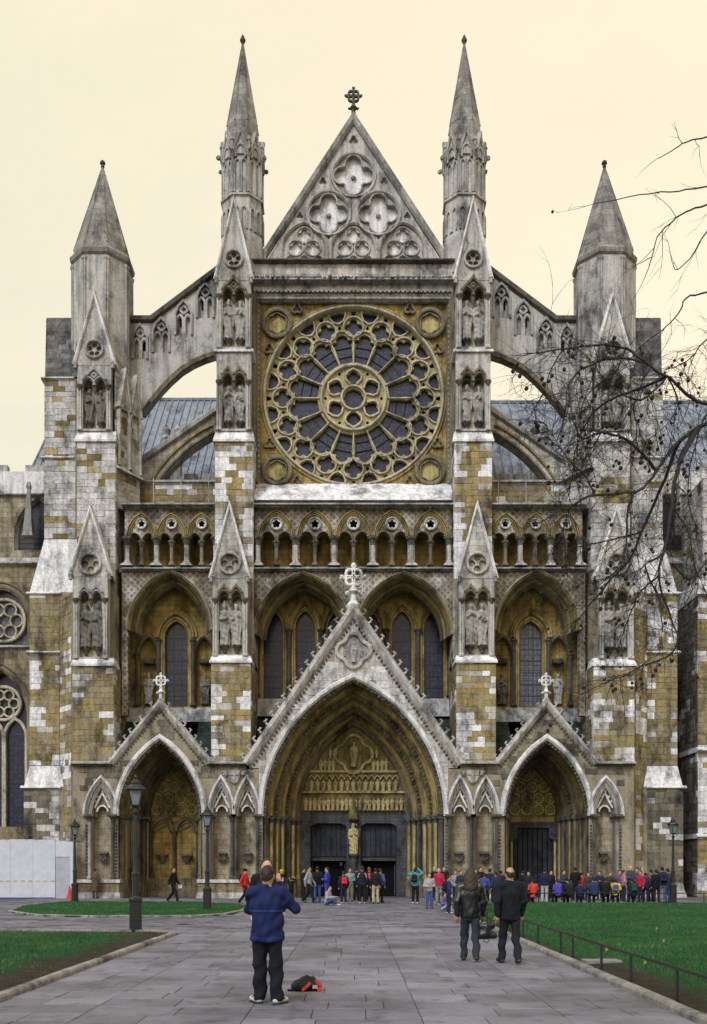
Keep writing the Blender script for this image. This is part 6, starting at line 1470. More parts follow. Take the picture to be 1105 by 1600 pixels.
# ================================================================ PEOPLE
def cloth(c, rough=.85, spec=.2):
    key = 'cloth_%03d_%03d_%03d_%d' % (*[int(q * 999) for q in c], rough * 10)
    if key in M: return M[key]
    m, t, b, o = newmat(key); pos = nd(t, 'ShaderNodeTexCoord').outputs['Object']
    k = mixc(t, 1., c, ramp(t, noise_n(t, pos, 7, 5, .6), [(.3, (.75,) * 3), (.7, (1.2,) * 3)]), 'MULTIPLY'); t.links.new(k, b.inputs['Base Color'])
    b.inputs['Roughness'].default_value = rough; b.inputs['Specular IOR Level'].default_value = spec; bump(t, noise_n(t, pos, 18, 4), b, .35, .02); M[key] = m; return m
def skin(c):
    m = cloth(c, .55, .35); return m
SKIN, SKIN2 = (.40, .22, .145), (.34, .185, .12)
def joints(pose):
    J = dict(hip=[(-.095, 0, .92), (.095, 0, .92)], knee=[(-.105, -.03, .50), (.105, -.03, .50)], ank=[(-.11, .02, .085), (.11, .02, .085)], toe=[(-.13, -.15, .035), (.13, -.15, .035)],
             sh=[(-.185, .01, 1.415), (.185, .01, 1.415)], el=[(-.25, .045, 1.13), (.25, .045, 1.13)], wr=[(-.245, -.04, .89), (.245, -.04, .89)], pel=(0, 0, .96), chest=(0, .0, 1.29), neck=(0, .015, 1.47), head=(0, -.012, 1.625), hdir=[(0, -.25, -1), (0, -.25, -1)])
    if pose == 'walk':
        J['knee'] = [(-.10, -.17, .52), (.10, .06, .49)]; J['ank'] = [(-.10, -.27, .10), (.10, .33, .16)]; J['toe'] = [(-.11, -.44, .06), (.11, .20, .035)]; J['el'] = [(-.25, .12, 1.15), (.25, -.06, 1.14)]; J['wr'] = [(-.25, .12, .92), (.25, -.22, .95)]
    if pose == 'stroll':
        J['knee'] = [(-.10, .03, .495), (.105, -.11, .51)]; J['ank'] = [(-.105, .19, .11), (.115, -.15, .085)]; J['toe'] = [(-.12, .03, .035), (.14, -.32, .04)]; J['el'] = [(-.255, .0, 1.13), (.255, .09, 1.14)]; J['wr'] = [(-.25, -.12, .90), (.25, .06, .90)]
    if pose == 'camera':
        J['el'] = [(-.345, -.13, 1.22), (.27, -.17, 1.19)]; J['wr'] = [(-.13, -.20, 1.50), (.11, -.24, 1.49)]; J['hdir'] = [(.35, -.2, 1), (-.35, -.2, 1)]
        J['ank'] = [(-.13, .04, .085), (.10, -.02, .085)]; J['toe'] = [(-.21, -.10, .035), (.23, -.14, .035)]
    if pose == 'raised':
        J['el'] = [(-.36, -.06, 1.50), (.34, -.1, 1.45)]; J['wr'] = [(-.17, -.14, 1.66), (.1, -.2, 1.58)]; J['hdir'] = [(.5, -.2, .8), (-.4, -.2, .9)]
    if pose == 'crossed':
        J['el'] = [(-.27, -.02, 1.14), (.27, -.02, 1.14)]; J['wr'] = [(.04, -.22, 1.17), (-.04, -.23, 1.13)]; J['hdir'] = [(1, -.1, .1), (-1, -.1, .1)]
    if pose == 'hold':
        J['el'] = [(-.25, .0, 1.13), (.25, .0, 1.13)]; J['wr'] = [(-.1, -.25, 1.10), (.1, -.25, 1.10)]; J['hdir'] = [(.3, -1, .1), (-.3, -1, .1)]
    if pose in ('perch', 'floor'):
        h0 = .52 if pose == 'perch' else .13; dz = h0 - .92
        for k in ('hip', 'sh', 'el', 'wr'): J[k] = [(x, y, z + dz) for x, y, z in J[k]]
        for k in ('pel', 'chest', 'neck', 'head'): J[k] = tuple(np.array(J[k]) + (0, 0, dz))
        if pose == 'perch':
            J['knee'] = [(-.12, -.38, .50), (.12, -.38, .50)]; J['ank'] = [(-.12, -.36, .085), (.12, -.36, .085)]; J['toe'] = [(-.14, -.53, .035), (.14, -.53, .035)]
            J['el'] = [(-.26, -.08, .78), (.26, -.08, .78)]; J['wr'] = [(-.12, -.3, .68), (.12, -.3, .68)]
            J['chest'] = (0, -.06, .88); J['neck'] = (0, -.1, 1.05); J['head'] = (0, -.15, 1.19); J['sh'] = [(-.185, -.08, 1.0), (.185, -.08, 1.0)]
        else:
            J['knee'] = [(-.20, -.34, .30), (.24, -.34, .24)]; J['ank'] = [(-.04, -.52, .085), (.1, -.30, .08)]; J['toe'] = [(-.04, -.68, .035), (.04, -.42, .04)]
            J['el'] = [(-.26, -.1, .38), (.26, -.1, .38)]; J['wr'] = [(-.12, -.36, .40), (.12, -.36, .40)]; J['hdir'] = [(.3, -1, .1), (-.3, -1, .1)]
            J['chest'] = (0, -.06, .48); J['neck'] = (0, -.1, .66); J['head'] = (0, -.14, .81); J['sh'] = [(-.185, -.07, .6), (.185, -.07, .6)]
    return J
def v_(a): return np.array(a, float)
def body_prims(J, hi):
    P = []; hd = v_(J['head'])
    P.append((hd + (0, .01, -.015), hd + (0, .012, .03), .086, .09, (.86, 1.08, 1.12), .02)); P.append((hd + (0, -.045, -.075), hd + (0, -.03, -.05), .045, .06, None, .03))
    P.append((hd + (0, -.098, -.005), hd + (0, -.112, -.032), .011, .016, None, .02))                       # nose
    if hi:
        P.append((hd + (-.035, -.094, .02), hd + (.035, -.094, .02), .013, .013, None, .02)); P.append((hd + (-.018, -.086, -.066), hd + (.018, -.086, -.066), .01, .01, None, .012))
        for s in (-1, 1): P.append((hd + (s * .082, .012, .012), hd + (s * .084, .008, -.03), .02, .013, (.6, 1, 1), .012))
    P.append((v_(J['neck']) + (0, .0, -.04), hd + (0, .02, -.06), .058, .054, None, .03))
    P.append((v_(J['pel']), v_(J['chest']), .125, .135, (1.15, .8, 1), .05)); P.append((J['sh'][0], J['sh'][1], .06, .06, None, .05))
    for i, s in enumerate((-1, 1)):
        P.append((J['sh'][i], J['el'][i], .052, .042, None, .03)); P.append((J['el'][i], J['wr'][i], .042, .029, None, .02))
        d = v_(J['hdir'][i]); d /= np.linalg.norm(d); w_ = v_(J['wr'][i]); palm = w_ + d * .085
        P.append((w_, palm, .03, .036, None, .015))
        side = np.cross(d, (0, 1, 0) if abs(d[1]) < .8 else (0, 0, 1)); side /= np.linalg.norm(side)
        if hi:
            for q in range(4):
                b0 = palm + side * (.024 - .016 * q) + d * .015; L = (.062, .072, .068, .052)[q]; m1 = b0 + d * L * .55 + v_((0, -.012, 0)); P.append((b0, m1, .0095, .009, None, .004)); P.append((m1, m1 + d * L * .5 + v_((0, -.022, 0)), .009, .0075, None, .003))
            t0 = w_ + d * .03 + side * .025; t1 = t0 + d * .035 + side * .028; P.append((t0, t1, .013, .0105, None, .008)); P.append((t1, t1 + d * .032 + side * .004, .0105, .009, None, .003))
        else: P.append((palm, palm + d * .07 + v_((0, -.02, 0)), .032, .018, (1, .8, 1), .015)); P.append((w_ + d * .03, w_ + d * .07 + side * .04, .016, .011, None, .012))
        P.append((J['hip'][i], J['knee'][i], .08, .056, None, .04)); P.append((J['knee'][i], J['ank'][i], .056, .038, None, .03)); P.append((J['ank'][i], J['toe'][i], .042, .03, None, .03))
    return P
def folds(a, s1, s2):
    return lambda g, x, y, z: g + a * (np.sin(z * s1 + 6 * x + 3 * y) * np.sin(x * s2 + z * 5) + .6 * np.sin(z * s1 * .43 + 9 * y + x * 11))
def big_folds(g, x, y, z):
    w_ = .5 + .5 * np.sin(z * 9 + x * 7 + 2 * y)
    return g + .011 * np.sin(z * 31 + x * 19 * np.sign(y + .001) + 9 * y) * w_ + .008 * np.sin(z * 14 - x * 27 + 5) + .005 * np.sin(x * 55 + z * 20)
def jacket_prims(J, fat, long_=0):
    P = [(v_(J['pel']) + (0, 0, -.06 - long_), v_(J['chest']), .15 * fat, .165 * fat, (1.16, .86, 1), .05), (v_(J['chest']), v_(J['chest']) + (v_(J['neck']) - v_(J['chest'])) * .5, .165 * fat, .14, (1.1, .8, 1), .05), (J['sh'][0], J['sh'][1], .083, .083, None, .05),
         (v_(J['neck']) + (0, .01, -.05), v_(J['neck']) + (0, .005, .005), .085, .07, None, .02)]
    for i in (0, 1):
        e = v_(J['el'][i]); w_ = v_(J['wr'][i]); P.append((J['sh'][i], e, .078 * fat ** .5, .066 * fat ** .5, None, .03)); P.append((e, w_ + (w_ - e) * .02, .066, .05, None, .025))
    return P
def trouser_prims(J, slack=1.):
    P = [(v_(J['pel']) + (0, 0, .02), v_(J['pel']) + (0, 0, -.09), .115, .14, (1.1, .85, 1), .04)]
    for i in (0, 1):
        k = v_(J['knee'][i]); a = v_(J['ank'][i]); P.append((J['hip'][i], k, .092 * min(slack, 1.05), .074 * slack, None, .03)); P.append((k, a + (0, 0, -.005), .074 * slack, .068 * slack, None, .03))
    return P
_pc = {}
def cached(key, fn):
    if key not in _pc: _pc[key] = fn()
    return _pc[key]
def part(key, fn, name, mat, root, smooth=True):
    V, Fc = cached(key, fn); return mesh_np(name, V, Fc, mat, root, smooth)
def person(px, py, H, face, pose, top, legs, hair, label, hi=False, fat=1., hem=.0, long_=0., shoes=(.02, .02, .022), hairstyle='short', skinc=SKIN, group='people in the churchyard', hat=None, slack=1., loc=None, jrough=.85):
    x, y = loc or ground(px, py); s = H / 1.74; J = joints(pose); h = .0115 if hi else .026; z_off = 0
    root = tag(empty('person', (x, y, 0.0), R(face)), label, 'person', group); root.scale = (s, s, s)
    K = (pose, hi)
    part(('body', K), lambda: capsule_field(body_prims(J, hi), h if not hi else .0085, mod=lambda g, X_, Y_, Z_: np.maximum(g, .012 - Z_)), 'body', skin(skinc), root)
    pz = J['pel'][2]; hm = pz - .10 - long_ + hem
    fj = (big_folds if pose == 'camera' else (lambda g, a_, b_, c_: g + .45 * (big_folds(g, a_, b_, c_) - g))) if hi else folds(.009, 17, 13)
    part(('jacket', K, fat, long_, hem), lambda: capsule_field(jacket_prims(J, fat, long_), h, mod=lambda g, X_, Y_, Z_: np.maximum(fj(g, X_, Y_, Z_), hm - Z_ + 0 * X_)), 'jacket', cloth(top, jrough, .2 if jrough > .6 else .5), root)
    ft = (lambda g, x, y, z: g + .009 * np.sin(z * 26 + x * 21 + 8 * y) * (.4 + .6 * (z < .5)) + .006 * np.sin(z * 13 - y * 30 + x * 9)) if hi else folds(.006, 21, 17)
    part(('trousers', K, slack), lambda: capsule_field(trouser_prims(J, slack), h, mod=lambda g, X_, Y_, Z_: np.maximum(ft(g, X_, Y_, Z_), .04 - Z_)), 'trousers', cloth(legs), root)
    for i in (0, 1):
        a, t_ = v_(J['ank'][i]), v_(J['toe'][i])
        part(('shoe', K, i), lambda: capsule_field([(a + (0, .035, -.035), t_ + (0, 0, .012), .05, .044, (.95, 1, .85), .02), (a, a + (0, 0, .02), .052, .05, None, .03)], h * .8, mod=lambda g, X_, Y_, Z_: np.maximum(g, .003 - Z_)), 'shoe', cloth(shoes, .5, .4), root)
    hd = v_(J['head'])
    def hairfield():
        P = [(hd + (0, .018, -.005), hd + (0, .018, .045), .098, .099, (.9, 1.06, 1.06), .02)]
        if hairstyle == 'long': P += [(hd + (0, .05, .02), hd + (0, .10, -.22), .10, .115, (1.05, .8, 1), .03)] + [(hd + (q * .06, .06, 0), hd + (q * .095, .085, -.21), .06, .05, None, .03) for q in (-1, 1)]
        if hairstyle == 'bob': P += [(hd + (q * .06, .03, 0), hd + (q * .075, .03, -.1), .05, .04, None, .03) for q in (-1, 1)]
        nzf = folds(.004, 60, 47) if hi else folds(.004, 40, 33)
        def md(g, X_, Y_, Z_):
            g = nzf(g, X_, Y_, Z_); yy, zz = Y_ - hd[1], Z_ - hd[2]
            cut = -(yy * .8 + (zz - .045) * .75) if hairstyle != 'long' else -(yy * .95 + np.maximum(zz - .04, -.12) * .5)
            g = np.maximum(g, cut); lowz = {'long': -.33, 'bob': -.15}.get(hairstyle, -.065)
            g = np.maximum(g, lowz - zz)
            if hairstyle == 'bald': g = np.maximum(g, zz - .038 - .5 * np.maximum(np.abs(X_ - hd[0]) - .03, 0))
            return g
        return capsule_field(P, h * .8, mod=md)
    if hairstyle != 'none': part(('hair', K, hairstyle), hairfield, 'hair', cloth(hair, .6, .3), root)
    if hat: part(('hat', K), lambda: capsule_field([(hd + (0, .012, .05), hd + (0, .012, .075), .105, .1, (.95, 1.05, .8), .02), (hd + (0, -.08, .055), hd + (0, -.16, .05), .055, .05, (1.2, 1, .3), .02)], .02), 'hat', cloth(hat), root)
    c, s_ = math.cos(R(face)), math.sin(R(face))
    if abs(((face + 180) % 360) - 180) < 100:
        for q in (-1, 1):
            m = MB(); m.lump((hd[0] + q * .033, hd[1] - .088, hd[2] + .004), .013, .008, .006); m.build('eye', cloth((.015, .012, .012)), root)
        MB().lump((hd[0], hd[1] - .094, hd[2] - .062), .024, .006, .006).build('mouth', cloth((.28, .08, .07)), root)
    return root, J, s
def at_local(root, p):
    return tuple(Matrix.Translation(root.location) @ Matrix.Rotation(root.rotation_euler[2], 4, 'Z') @ (Vector(p) * root.scale[0]))
def backpack(pr, c, label, strap=(.02, .02, .02), small=1.):
    root, J, s = pr; ch = v_(J['chest']); k = small
    V, Fc = capsule_field([(ch + (-.08 * k, .21, -.17 * k), ch + (-.07 * k, .2, .1), .075, .07, (1, 1, 1), .06), (ch + (.08 * k, .21, -.17 * k), ch + (.07 * k, .2, .1), .075, .07, (1, 1, 1), .06), (ch + (-.06, .28, -.15 * k), ch + (.06, .28, -.15 * k), .05, .05, None, .05)], .026, mod=folds(.006, 25, 20))
    o = mesh_np('backpack', V, Fc, cloth(c, .7)); o.location = root.location; o.rotation_euler = root.rotation_euler; o.scale = root.scale
    return tag(o, label, 'backpack', 'backpacks worn by people')

NAVY, BLACK, JEAN, GREYC, WHITEC = (.012, .016, .04), (.008, .008, .010), (.035, .06, .16), (.22, .22, .25), (.45, .45, .45)
HB, HK, HG, HBL = (.022, .013, .009), (.008, .007, .006), (.30, .29, .28), (.10, .065, .03)
# ---- the photographer and the woman he is photographing
ph, J, s = person(418, 1568, 1.655, 172, 'camera', (.008, .015, .066), (.006, .008, .012), (.02, .014, .011), 'person in blue jacket and baggy dark trousers photographing with raised elbows', True, 1.16, .0, .07, (.42, .42, .42), slack=1.2)
jk = bpy.data.objects
st = MB(); chz = J['chest'][2]
V, Fc = capsule_field([( (-.2, .04, 1.2), (.2, .04, 1.2), .175, .175, (1, .9, 1), .02)], .012)
def band(root, z0_, z1_, col_, J, fat):
    fj = big_folds; V, Fc = capsule_field(jacket_prims(J, fat * 1.0, .07)[:3], .0115, mod=lambda g, X_, Y_, Z_: np.maximum(np.maximum(fj(g, X_, Y_, Z_) - .006, z0_ - Z_), Z_ - z1_))
    return mesh_np('jacket_stripe', V, Fc, cloth(col_), root)
band(ph, 1.165, 1.20, (.016, .035, .14), J, 1.16)
band(ph, .80, .86, (.010, .02, .10), J, 1.14)
for i in (0, 1):                                                   # black trainer soles and stripes
    a, t_ = v_(J['ank'][i]), v_(J['toe'][i])
    V, Fc = capsule_field([(a + (0, .04, -.07), t_ + (0, -.005, -.02), .052, .047, (1, 1, .45), .02)], .009, mod=lambda g, X_, Y_, Z_: np.maximum(np.maximum(g, .002 - Z_), Z_ - .028)); mesh_np('shoe_sole', V, Fc, cloth((.03, .03, .035), .6), ph)
    m = MB()
    for q in (.25, .55): p = a + (t_ - a) * q + v_((0, .02, .045 - .03 * q)); m.tube([p + (-.055, .0, -.02), p + (0, -.01, .025), p + (.055, .0, -.02)], .008, 5)
    m.build('shoe_stripe', cloth((.02, .02, .025), .6), ph, kind='stuff')
cm = MB().box(-.07, .07, -.32, -.26, 1.50, 1.59).lathe(0, 0, [(0.001, 1.5), (.001, 1.501)], 4)
cmr = empty('camera_body', tuple(ph.location), ph.rotation_euler[2]); cmr.scale = ph.scale; tag(cmr, 'small black camera held to the face of the blue jacket photographer', 'camera')
MB().box(-.07, .07, -.31, -.255, 1.535, 1.625).build('body', M['iron'], cmr); MB(Matrix.Translation((0, -.31, 1.578)) @ Matrix.Rotation(R(90), 4, 'X')).lathe(0, 0, [(.032, 0), (.032, .05), (.027, .052)], 12).build('lens', M['iron'], cmr)
wm = person(0, 0, 1.79, 12, 'stand', BLACK, BLACK, (.03, .018, .012), 'person in black coat facing the camera behind the photographer', True, 1.1, 0, .25, hairstyle='bob', skinc=(.46, .27, .19), loc=((417 - CX) * 16.6 / F, 16.6 - D))
# ---- the couple walking away
w1 = person(735, 1502, 1.615, 176, 'stroll', (.006, .009, .011), (.022, .028, .036), (.035, .022, .014), 'long haired person in black leather jacket walking away on the path', True, 1.1, 0, .02, hairstyle='long', jrough=.35)
w2 = person(797, 1506, 1.645, 186, 'stroll', (.008, .009, .012), (.010, .013, .018), (.018, .013, .01), 'balding person in dark suit walking away beside the lawn railing', True, 1.08, 0, .06, hairstyle='bald')
MB().lathe(0, .012, [(.066, 1.485), (.066, 1.525)], 14).build('shirt_collar', cloth((.25, .3, .42)), w2[0])
hb = at_local(w1[0], (-.30, -.02, 0)); bx0, by0 = hb[0], hb[1]
bg = empty('handbag', (bx0, by0, .40)); tag(bg, 'soft black handbag carried between the walking couple', 'handbag')
V, Fc = capsule_field([((-.13, 0, .06), (.13, 0, .06), .07, .07, (1, .8, 1), .05), ((-.11, 0, .22), (.11, 0, .22), .055, .055, (1, .7, 1), .06), ((0, 0, .1), (0, 0, .2), .07, .06, None, .05)], .012, mod=folds(.006, 23, 25)); mesh_np('bag_body', V, Fc, cloth((.008, .009, .012), .4, .5), bg)
MB().tube([(-.09, 0, .26), (-.07, 0, .36), (0, 0, .41), (.07, 0, .36), (.09, 0, .26)], .012, 6).build('handle', cloth((.008, .009, .012), .4, .5), bg)
MB().tube([(-.05, -.03, .02), (-.04, -.03, -.05), (.0, -.03, -.07), (.04, -.03, -.05), (.05, -.03, .02)], .008, 5).build('strap', cloth((.008, .009, .012), .4, .5), bg)
# ---- bag lying on the paving
bx0, by0 = ground(480, 1548)
bg = empty('rucksack', (bx0, by0, 0), R(8)); bg.scale = (.78, .78, .78); tag(bg, 'dark rucksack with red straps lying on the path', 'rucksack')
V, Fc = capsule_field([((-.17, 0, .09), (.16, 0, .085), .10, .085, (1, 1.2, 1), .05), ((-.1, .02, .13), (.05, .03, .15), .09, .07, None, .05), ((.0, .03, .17), (.1, .05, .19), .05, .05, None, .05), ((-.05, .04, .19), (-.01, .04, .215), .05, .04, None, .04)], .011, mod=lambda g, x, y, z: np.maximum(folds(.009, 38, 33)(g, x, y, z), .002 - z)); mesh_np('bag_body', V, Fc, cloth((.012, .014, .022), .6), bg)
def strip(mb, pts, w_, t_=.012):
    for i in range(len(pts) - 1):
        a, b = Vector(pts[i]), Vector(pts[i + 1]); d = (b - a).normalized(); n = Vector((0, -1, .5)).normalized(); sd_ = d.cross(n).normalized() * w_; mb.add([a - sd_, a + sd_, b + sd_, b - sd_, a - sd_ + n * t_, a + sd_ + n * t_, b + sd_ + n * t_, b - sd_ + n * t_], [(0, 1, 2, 3), (4, 5, 6, 7), (0, 1, 5, 4), (1, 2, 6, 5), (2, 3, 7, 6), (3, 0, 4, 7)])
RED = cloth((.50, .035, .03), .6)
m = MB(); strip(m, [(-.10, -.13, .02), (-.05, -.135, .06), (.0, -.13, .10), (.045, -.11, .15)], .026); m.build('strap', RED, bg)
m = MB(); strip(m, [(.09, -.03, .17), (.16, -.06, .15), (.22, -.09, .11), (.23, -.10, .05), (.16, -.12, .02)], .028); m.build('strap', RED, bg)
MB().box(.08, .17, -.135, -.12, .05, .11).build('buckle_patch', cloth((.4, .4, .42)), bg)
V, Fc = capsule_field([((-.33, -.03, .018), (-.2, -.03, .03), .018, .03, None, .02)], .01, mod=lambda g, x, y, z: np.maximum(g, .001 - z)); mesh_np('loose_strap', V, Fc, cloth((.012, .014, .02)), bg)

# ---- figures before the front, left to right
P = person; CH_ = []
P(149, 1404, 1.6, 165, 'hold', (.075, .055, .04), (.06, .045, .035), HB, 'person in long brown coat standing at the left niche wall', long_=.45, fat=1.1)
a = P(271, 1410, 1.64, 80, 'walk', BLACK, BLACK, HB, 'person in black walking past the left portal with papers', hairstyle='bob')
pp = at_local(a[0], (.27, -.26, .84)); o = MB().box(-.09, .09, -.02, .02, -.12, .05).build('papers', cloth((.5, .5, .5))); o.location = pp; tag(o, 'white papers in the hand of the person walking past left portal', 'papers')
a = P(383, 1413, 1.6, 75, 'walk', (.42, .02, .022), BLACK, HK, 'person in bright red coat walking with white plastic bag', long_=.16, hat=(.01, .01, .01))
pp = at_local(a[0], (.25, -.26, .5)); V, Fc = capsule_field([((0, 0, 0), (0, 0, .22), .14, .05, (1, .6, 1), .03)], .03, mod=folds(.012, 30, 25)); o = mesh_np('plastic_bag', V, Fc, cloth((.5, .5, .52), .4)); o.location = pp; tag(o, 'white plastic bag carried by the person in red', 'plastic bag')
backpack(a, BLACK, 'black shoulder bag on the person in the red coat', small=.7)
P(440, 1409, 1.55, 60, 'stand', BLACK, BLACK, HK, 'person in black with yellow and black cap behind photographer', hat=(.5, .33, .02))
P(455, 1411, 1.2, 200, 'raised', BLACK, BLACK, HK, 'child in black raising arms left of the doors')
P(474, 1407, 1.62, 100, 'stand', BLACK, BLACK, HK, 'person in black hidden behind the grey sweater walker')
P(483, 1411, 1.68, 75, 'walk', (.23, .24, .29), BLACK, HB, 'person in grey sweater striding right towards the doors')
P(496, 1410, 1.70, 185, 'stand', (.008, .008, .012), (.05, .10, .27), HK, 'person in black jacket and bright blue jeans facing doors', fat=1.15)
P(511, 1411, 1.66, -95, 'crossed', (.035, .05, .34), (.03, .045, .28), HB, 'person in royal blue overalls with folded arms by left door', long_=.1)
P(511, 1415, 1.6, 70, 'floor', (.26, .26, .30), (.05, .08, .2), HK, 'person in grey hoodie sitting on the paving before doors', shoes=(.4, .4, .38))
a = P(537, 1412, 1.48, 195, 'stand', NAVY, NAVY, HB, 'child in navy wearing a red rucksack before left door', shoes=(.35, .35, .35)); backpack(a, (.50, .02, .03), 'bright red rucksack on the child in navy', small=1.1)
P(547, 1408, 1.6, 10, 'hold', (.16, .24, .22), (.17, .15, .11), HBL, 'person in grey green top facing out between the doors')
P(557, 1407, 1.64, 150, 'stand', BLACK, BLACK, HK, 'person all in black beside the central door pillar')
a = P(566, 1412, 1.72, 180, 'stand', (.012, .014, .028), BLACK, HB, 'tall person in black sports jacket with white print', shoes=(.4, .4, .4), fat=1.1)
for q in (-1, 1): MB().tube([(q * .10, .16, 1.42), (q * .17, .15, 1.36), (q * .2, .12, 1.22)], .018, 5).build('sleeve_stripe', cloth((.5, .5, .52)), a[0])
a = P(577, 1409, 1.66, 170, 'stand', BLACK, BLACK, HBL, 'person in black wearing small red backpack before right door'); backpack(a, (.55, .03, .04), 'small red backpack on the person before right door', small=.75)
P(587, 1412, 1.62, 190, 'stand', (.012, .012, .015), (.36, .31, .23), HK, 'person in black top and beige trousers before right door', shoes=(.03, .02, .02))
a = P(594, 1411, 1.6, 150, 'stand', (.05, .07, .22), BLACK, HB, 'person in blue and orange jacket at right end of door group'); backpack(a, (.4, .05, .04), 'red and white bag slung on the blue and orange jacket', small=.9)
a = P(649, 1412, 1.62, 165, 'raised', (.04, .22, .24), BLACK, HK, 'person in teal jacket with raised arms taking a photograph', shoes=(.5, .5, .5)); backpack(a, BLACK, 'black bag on the back of the teal jacket photographer', small=.9)
P(671, 1420, 1.42, 8, 'hold', (.30, .29, .29), (.05, .07, .18), HK, 'child in pale grey anorak and jeans facing the camera')
P(686, 1411, 1.6, 175, 'hold', (.36, .02, .06), (.22, .21, .24), HG, 'grey haired person in crimson jacket seen from behind', fat=1.1)
P(679, 1406, 1.68, 40, 'stand', BLACK, BLACK, HG, 'grey haired person in dark suit behind the crimson jacket')
P(694, 1407, 1.68, 0, 'stand', BLACK, BLACK, (.12, .05, .025), 'red haired person in dark clothes right of crimson jacket')
a = P(701, 1428, 1.36, 100, 'stand', (.02, .025, .09), NAVY, HK, 'child in navy jacket with yellow collar near the path edge', shoes=(.4, .4, .4)); backpack(a, BLACK, 'black backpack on the child with yellow collar')
MB().lathe(0, .01, [(.075, 1.46), (.07, 1.51)], 12).build('collar', cloth((.6, .38, .03)), a[0])
P(692, 1424, 1.35, 60, 'floor', (.10, .08, .2), (.3, .3, .34), HK, 'child in purple squatting on path edge beside navy child', shoes=(.4, .4, .4))
P(712, 1409, 1.5, -20, 'stand', GREYC, NAVY, HK, 'child in grey left of the long haired walker', )
P(751, 1407, 1.66, 30, 'stand', BLACK, BLACK, HK, 'dark haired person in black between the walking couple')
a = P(757, 1418, 1.42, 170, 'stand', (.05, .06, .1), BLACK, HK, 'child with blue green backpack between the walking couple'); backpack(a, (.03, .05, .3), 'blue and green backpack on the child between the couple')
P(766, 1410, 1.6, 160, 'hold', NAVY, BLACK, HK, 'person in navy jacket just left of the dark suit walker')
P(775, 1412, 1.45, 200, 'stand', (.02, .03, .08), NAVY, HK, 'child in dark blue tracksuit beside the dark suit walker')
P(826, 1410, 1.45, -30, 'stand', (.015, .015, .03), NAVY, HK, 'child in dark jacket in front of right portal door')
SE = 'children sitting on the far lawn railing'
yr = -9.05 + .12; _ps = random.Random(5)
def seat(px, H, top, legs, hair, label, face=180, **k): return P(0, 0, H * _ps.uniform(.94, 1.07), face + _ps.uniform(-28, 28), 'perch', top, legs, hair, label, group=SE, loc=((px - CX) * (D + yr) / F, yr), **k)
seat(834, 1.45, (.42, .045, .03), BLACK, HK, 'child in red coat with yellow hem sitting on far railing', shoes=(.4, .4, .4), long_=.1)
P(851, 1411, 1.62, 160, 'hold', NAVY, (.36, .36, .37), HK, 'person in navy jacket and white trousers beside red coat child', fat=1.1)
P(861, 1409, 1.5, 20, 'stand', BLACK, BLACK, HK, 'child in black standing between white trousers and purple jacket')
seat(873, 1.42, (.06, .05, .36), BLACK, HK, 'child in violet blue jacket sitting on far railing', fat=1.15)
seat(891, 1.45, (.012, .014, .018), BLACK, HK, 'child in black sitting on railing right of violet jacket', fat=1.15)
P(899, 1407, 1.66, 180, 'hold', BLACK, BLACK, HK, 'person in black standing at right portal column')
P(909, 1406, 1.4, 150, 'stand', (.45, .02, .03), NAVY, HK, 'child in red top standing at right portal column')
seat(907, 1.45, (.014, .018, .05), NAVY, HK, 'child in dark navy sitting below the red top child', fat=1.1)
seat(929, 1.5, (.02, .03, .08), NAVY, HK, 'child in wide blue jacket and red collar sitting on railing', fat=1.25)
seat(945, 1.5, BLACK, BLACK, HK, 'child in black sitting on railing left of yellow jacket', fat=1.1)
a = seat(962, 1.5, (.5, .36, .03), NAVY, HK, 'child in yellow jacket sitting on far railing'); backpack(a, (.05, .07, .2), 'blue backpack on the child in yellow jacket')
P(985, 1404, 1.75, 20, 'hold', (.05, .05, .055), BLACK, (.55, .42, .36), 'bald person in grey suit standing behind the seated children', hairstyle='none', skinc=(.5, .28, .22))
P(975, 1409, 1.52, 90, 'stand', (.30, .17, .22), NAVY, HK, 'child in pale pink jacket behind seated yellow jacket')
a = seat(990, 1.52, (.01, .02, .03), NAVY, HK, 'child in black and green sitting right of yellow jacket', fat=1.2); backpack(a, (.01, .05, .05), 'dark green backpack on a child sitting on railing')
P(1001, 1410, 1.5, -60, 'stand', (.36, .02, .04), NAVY, HK, 'child in red jacket standing right of dark green backpack')
P(1017, 1409, 1.55, 200, 'stand', (.13, .07, .025), BLACK, HK, 'person in brown coat left of the right lamp post')
P(1026, 1411, 1.55, 170, 'stand', BLACK, BLACK, HK, 'person all in black left of the right lamp post')
a = P(1035, 1411, 1.68, 180, 'stand', (.012, .018, .045), (.13, .12, .125), HK, 'person in navy jacket and grey trousers at right lamp post', fat=1.2); backpack(a, (.012, .016, .04), 'large navy backpack on the person at right lamp post', small=1.15)
P(1043, 1411, 1.6, 200, 'stand', (.03, .03, .06), JEAN, HK, 'person in blue jeans half behind the right lamp post')

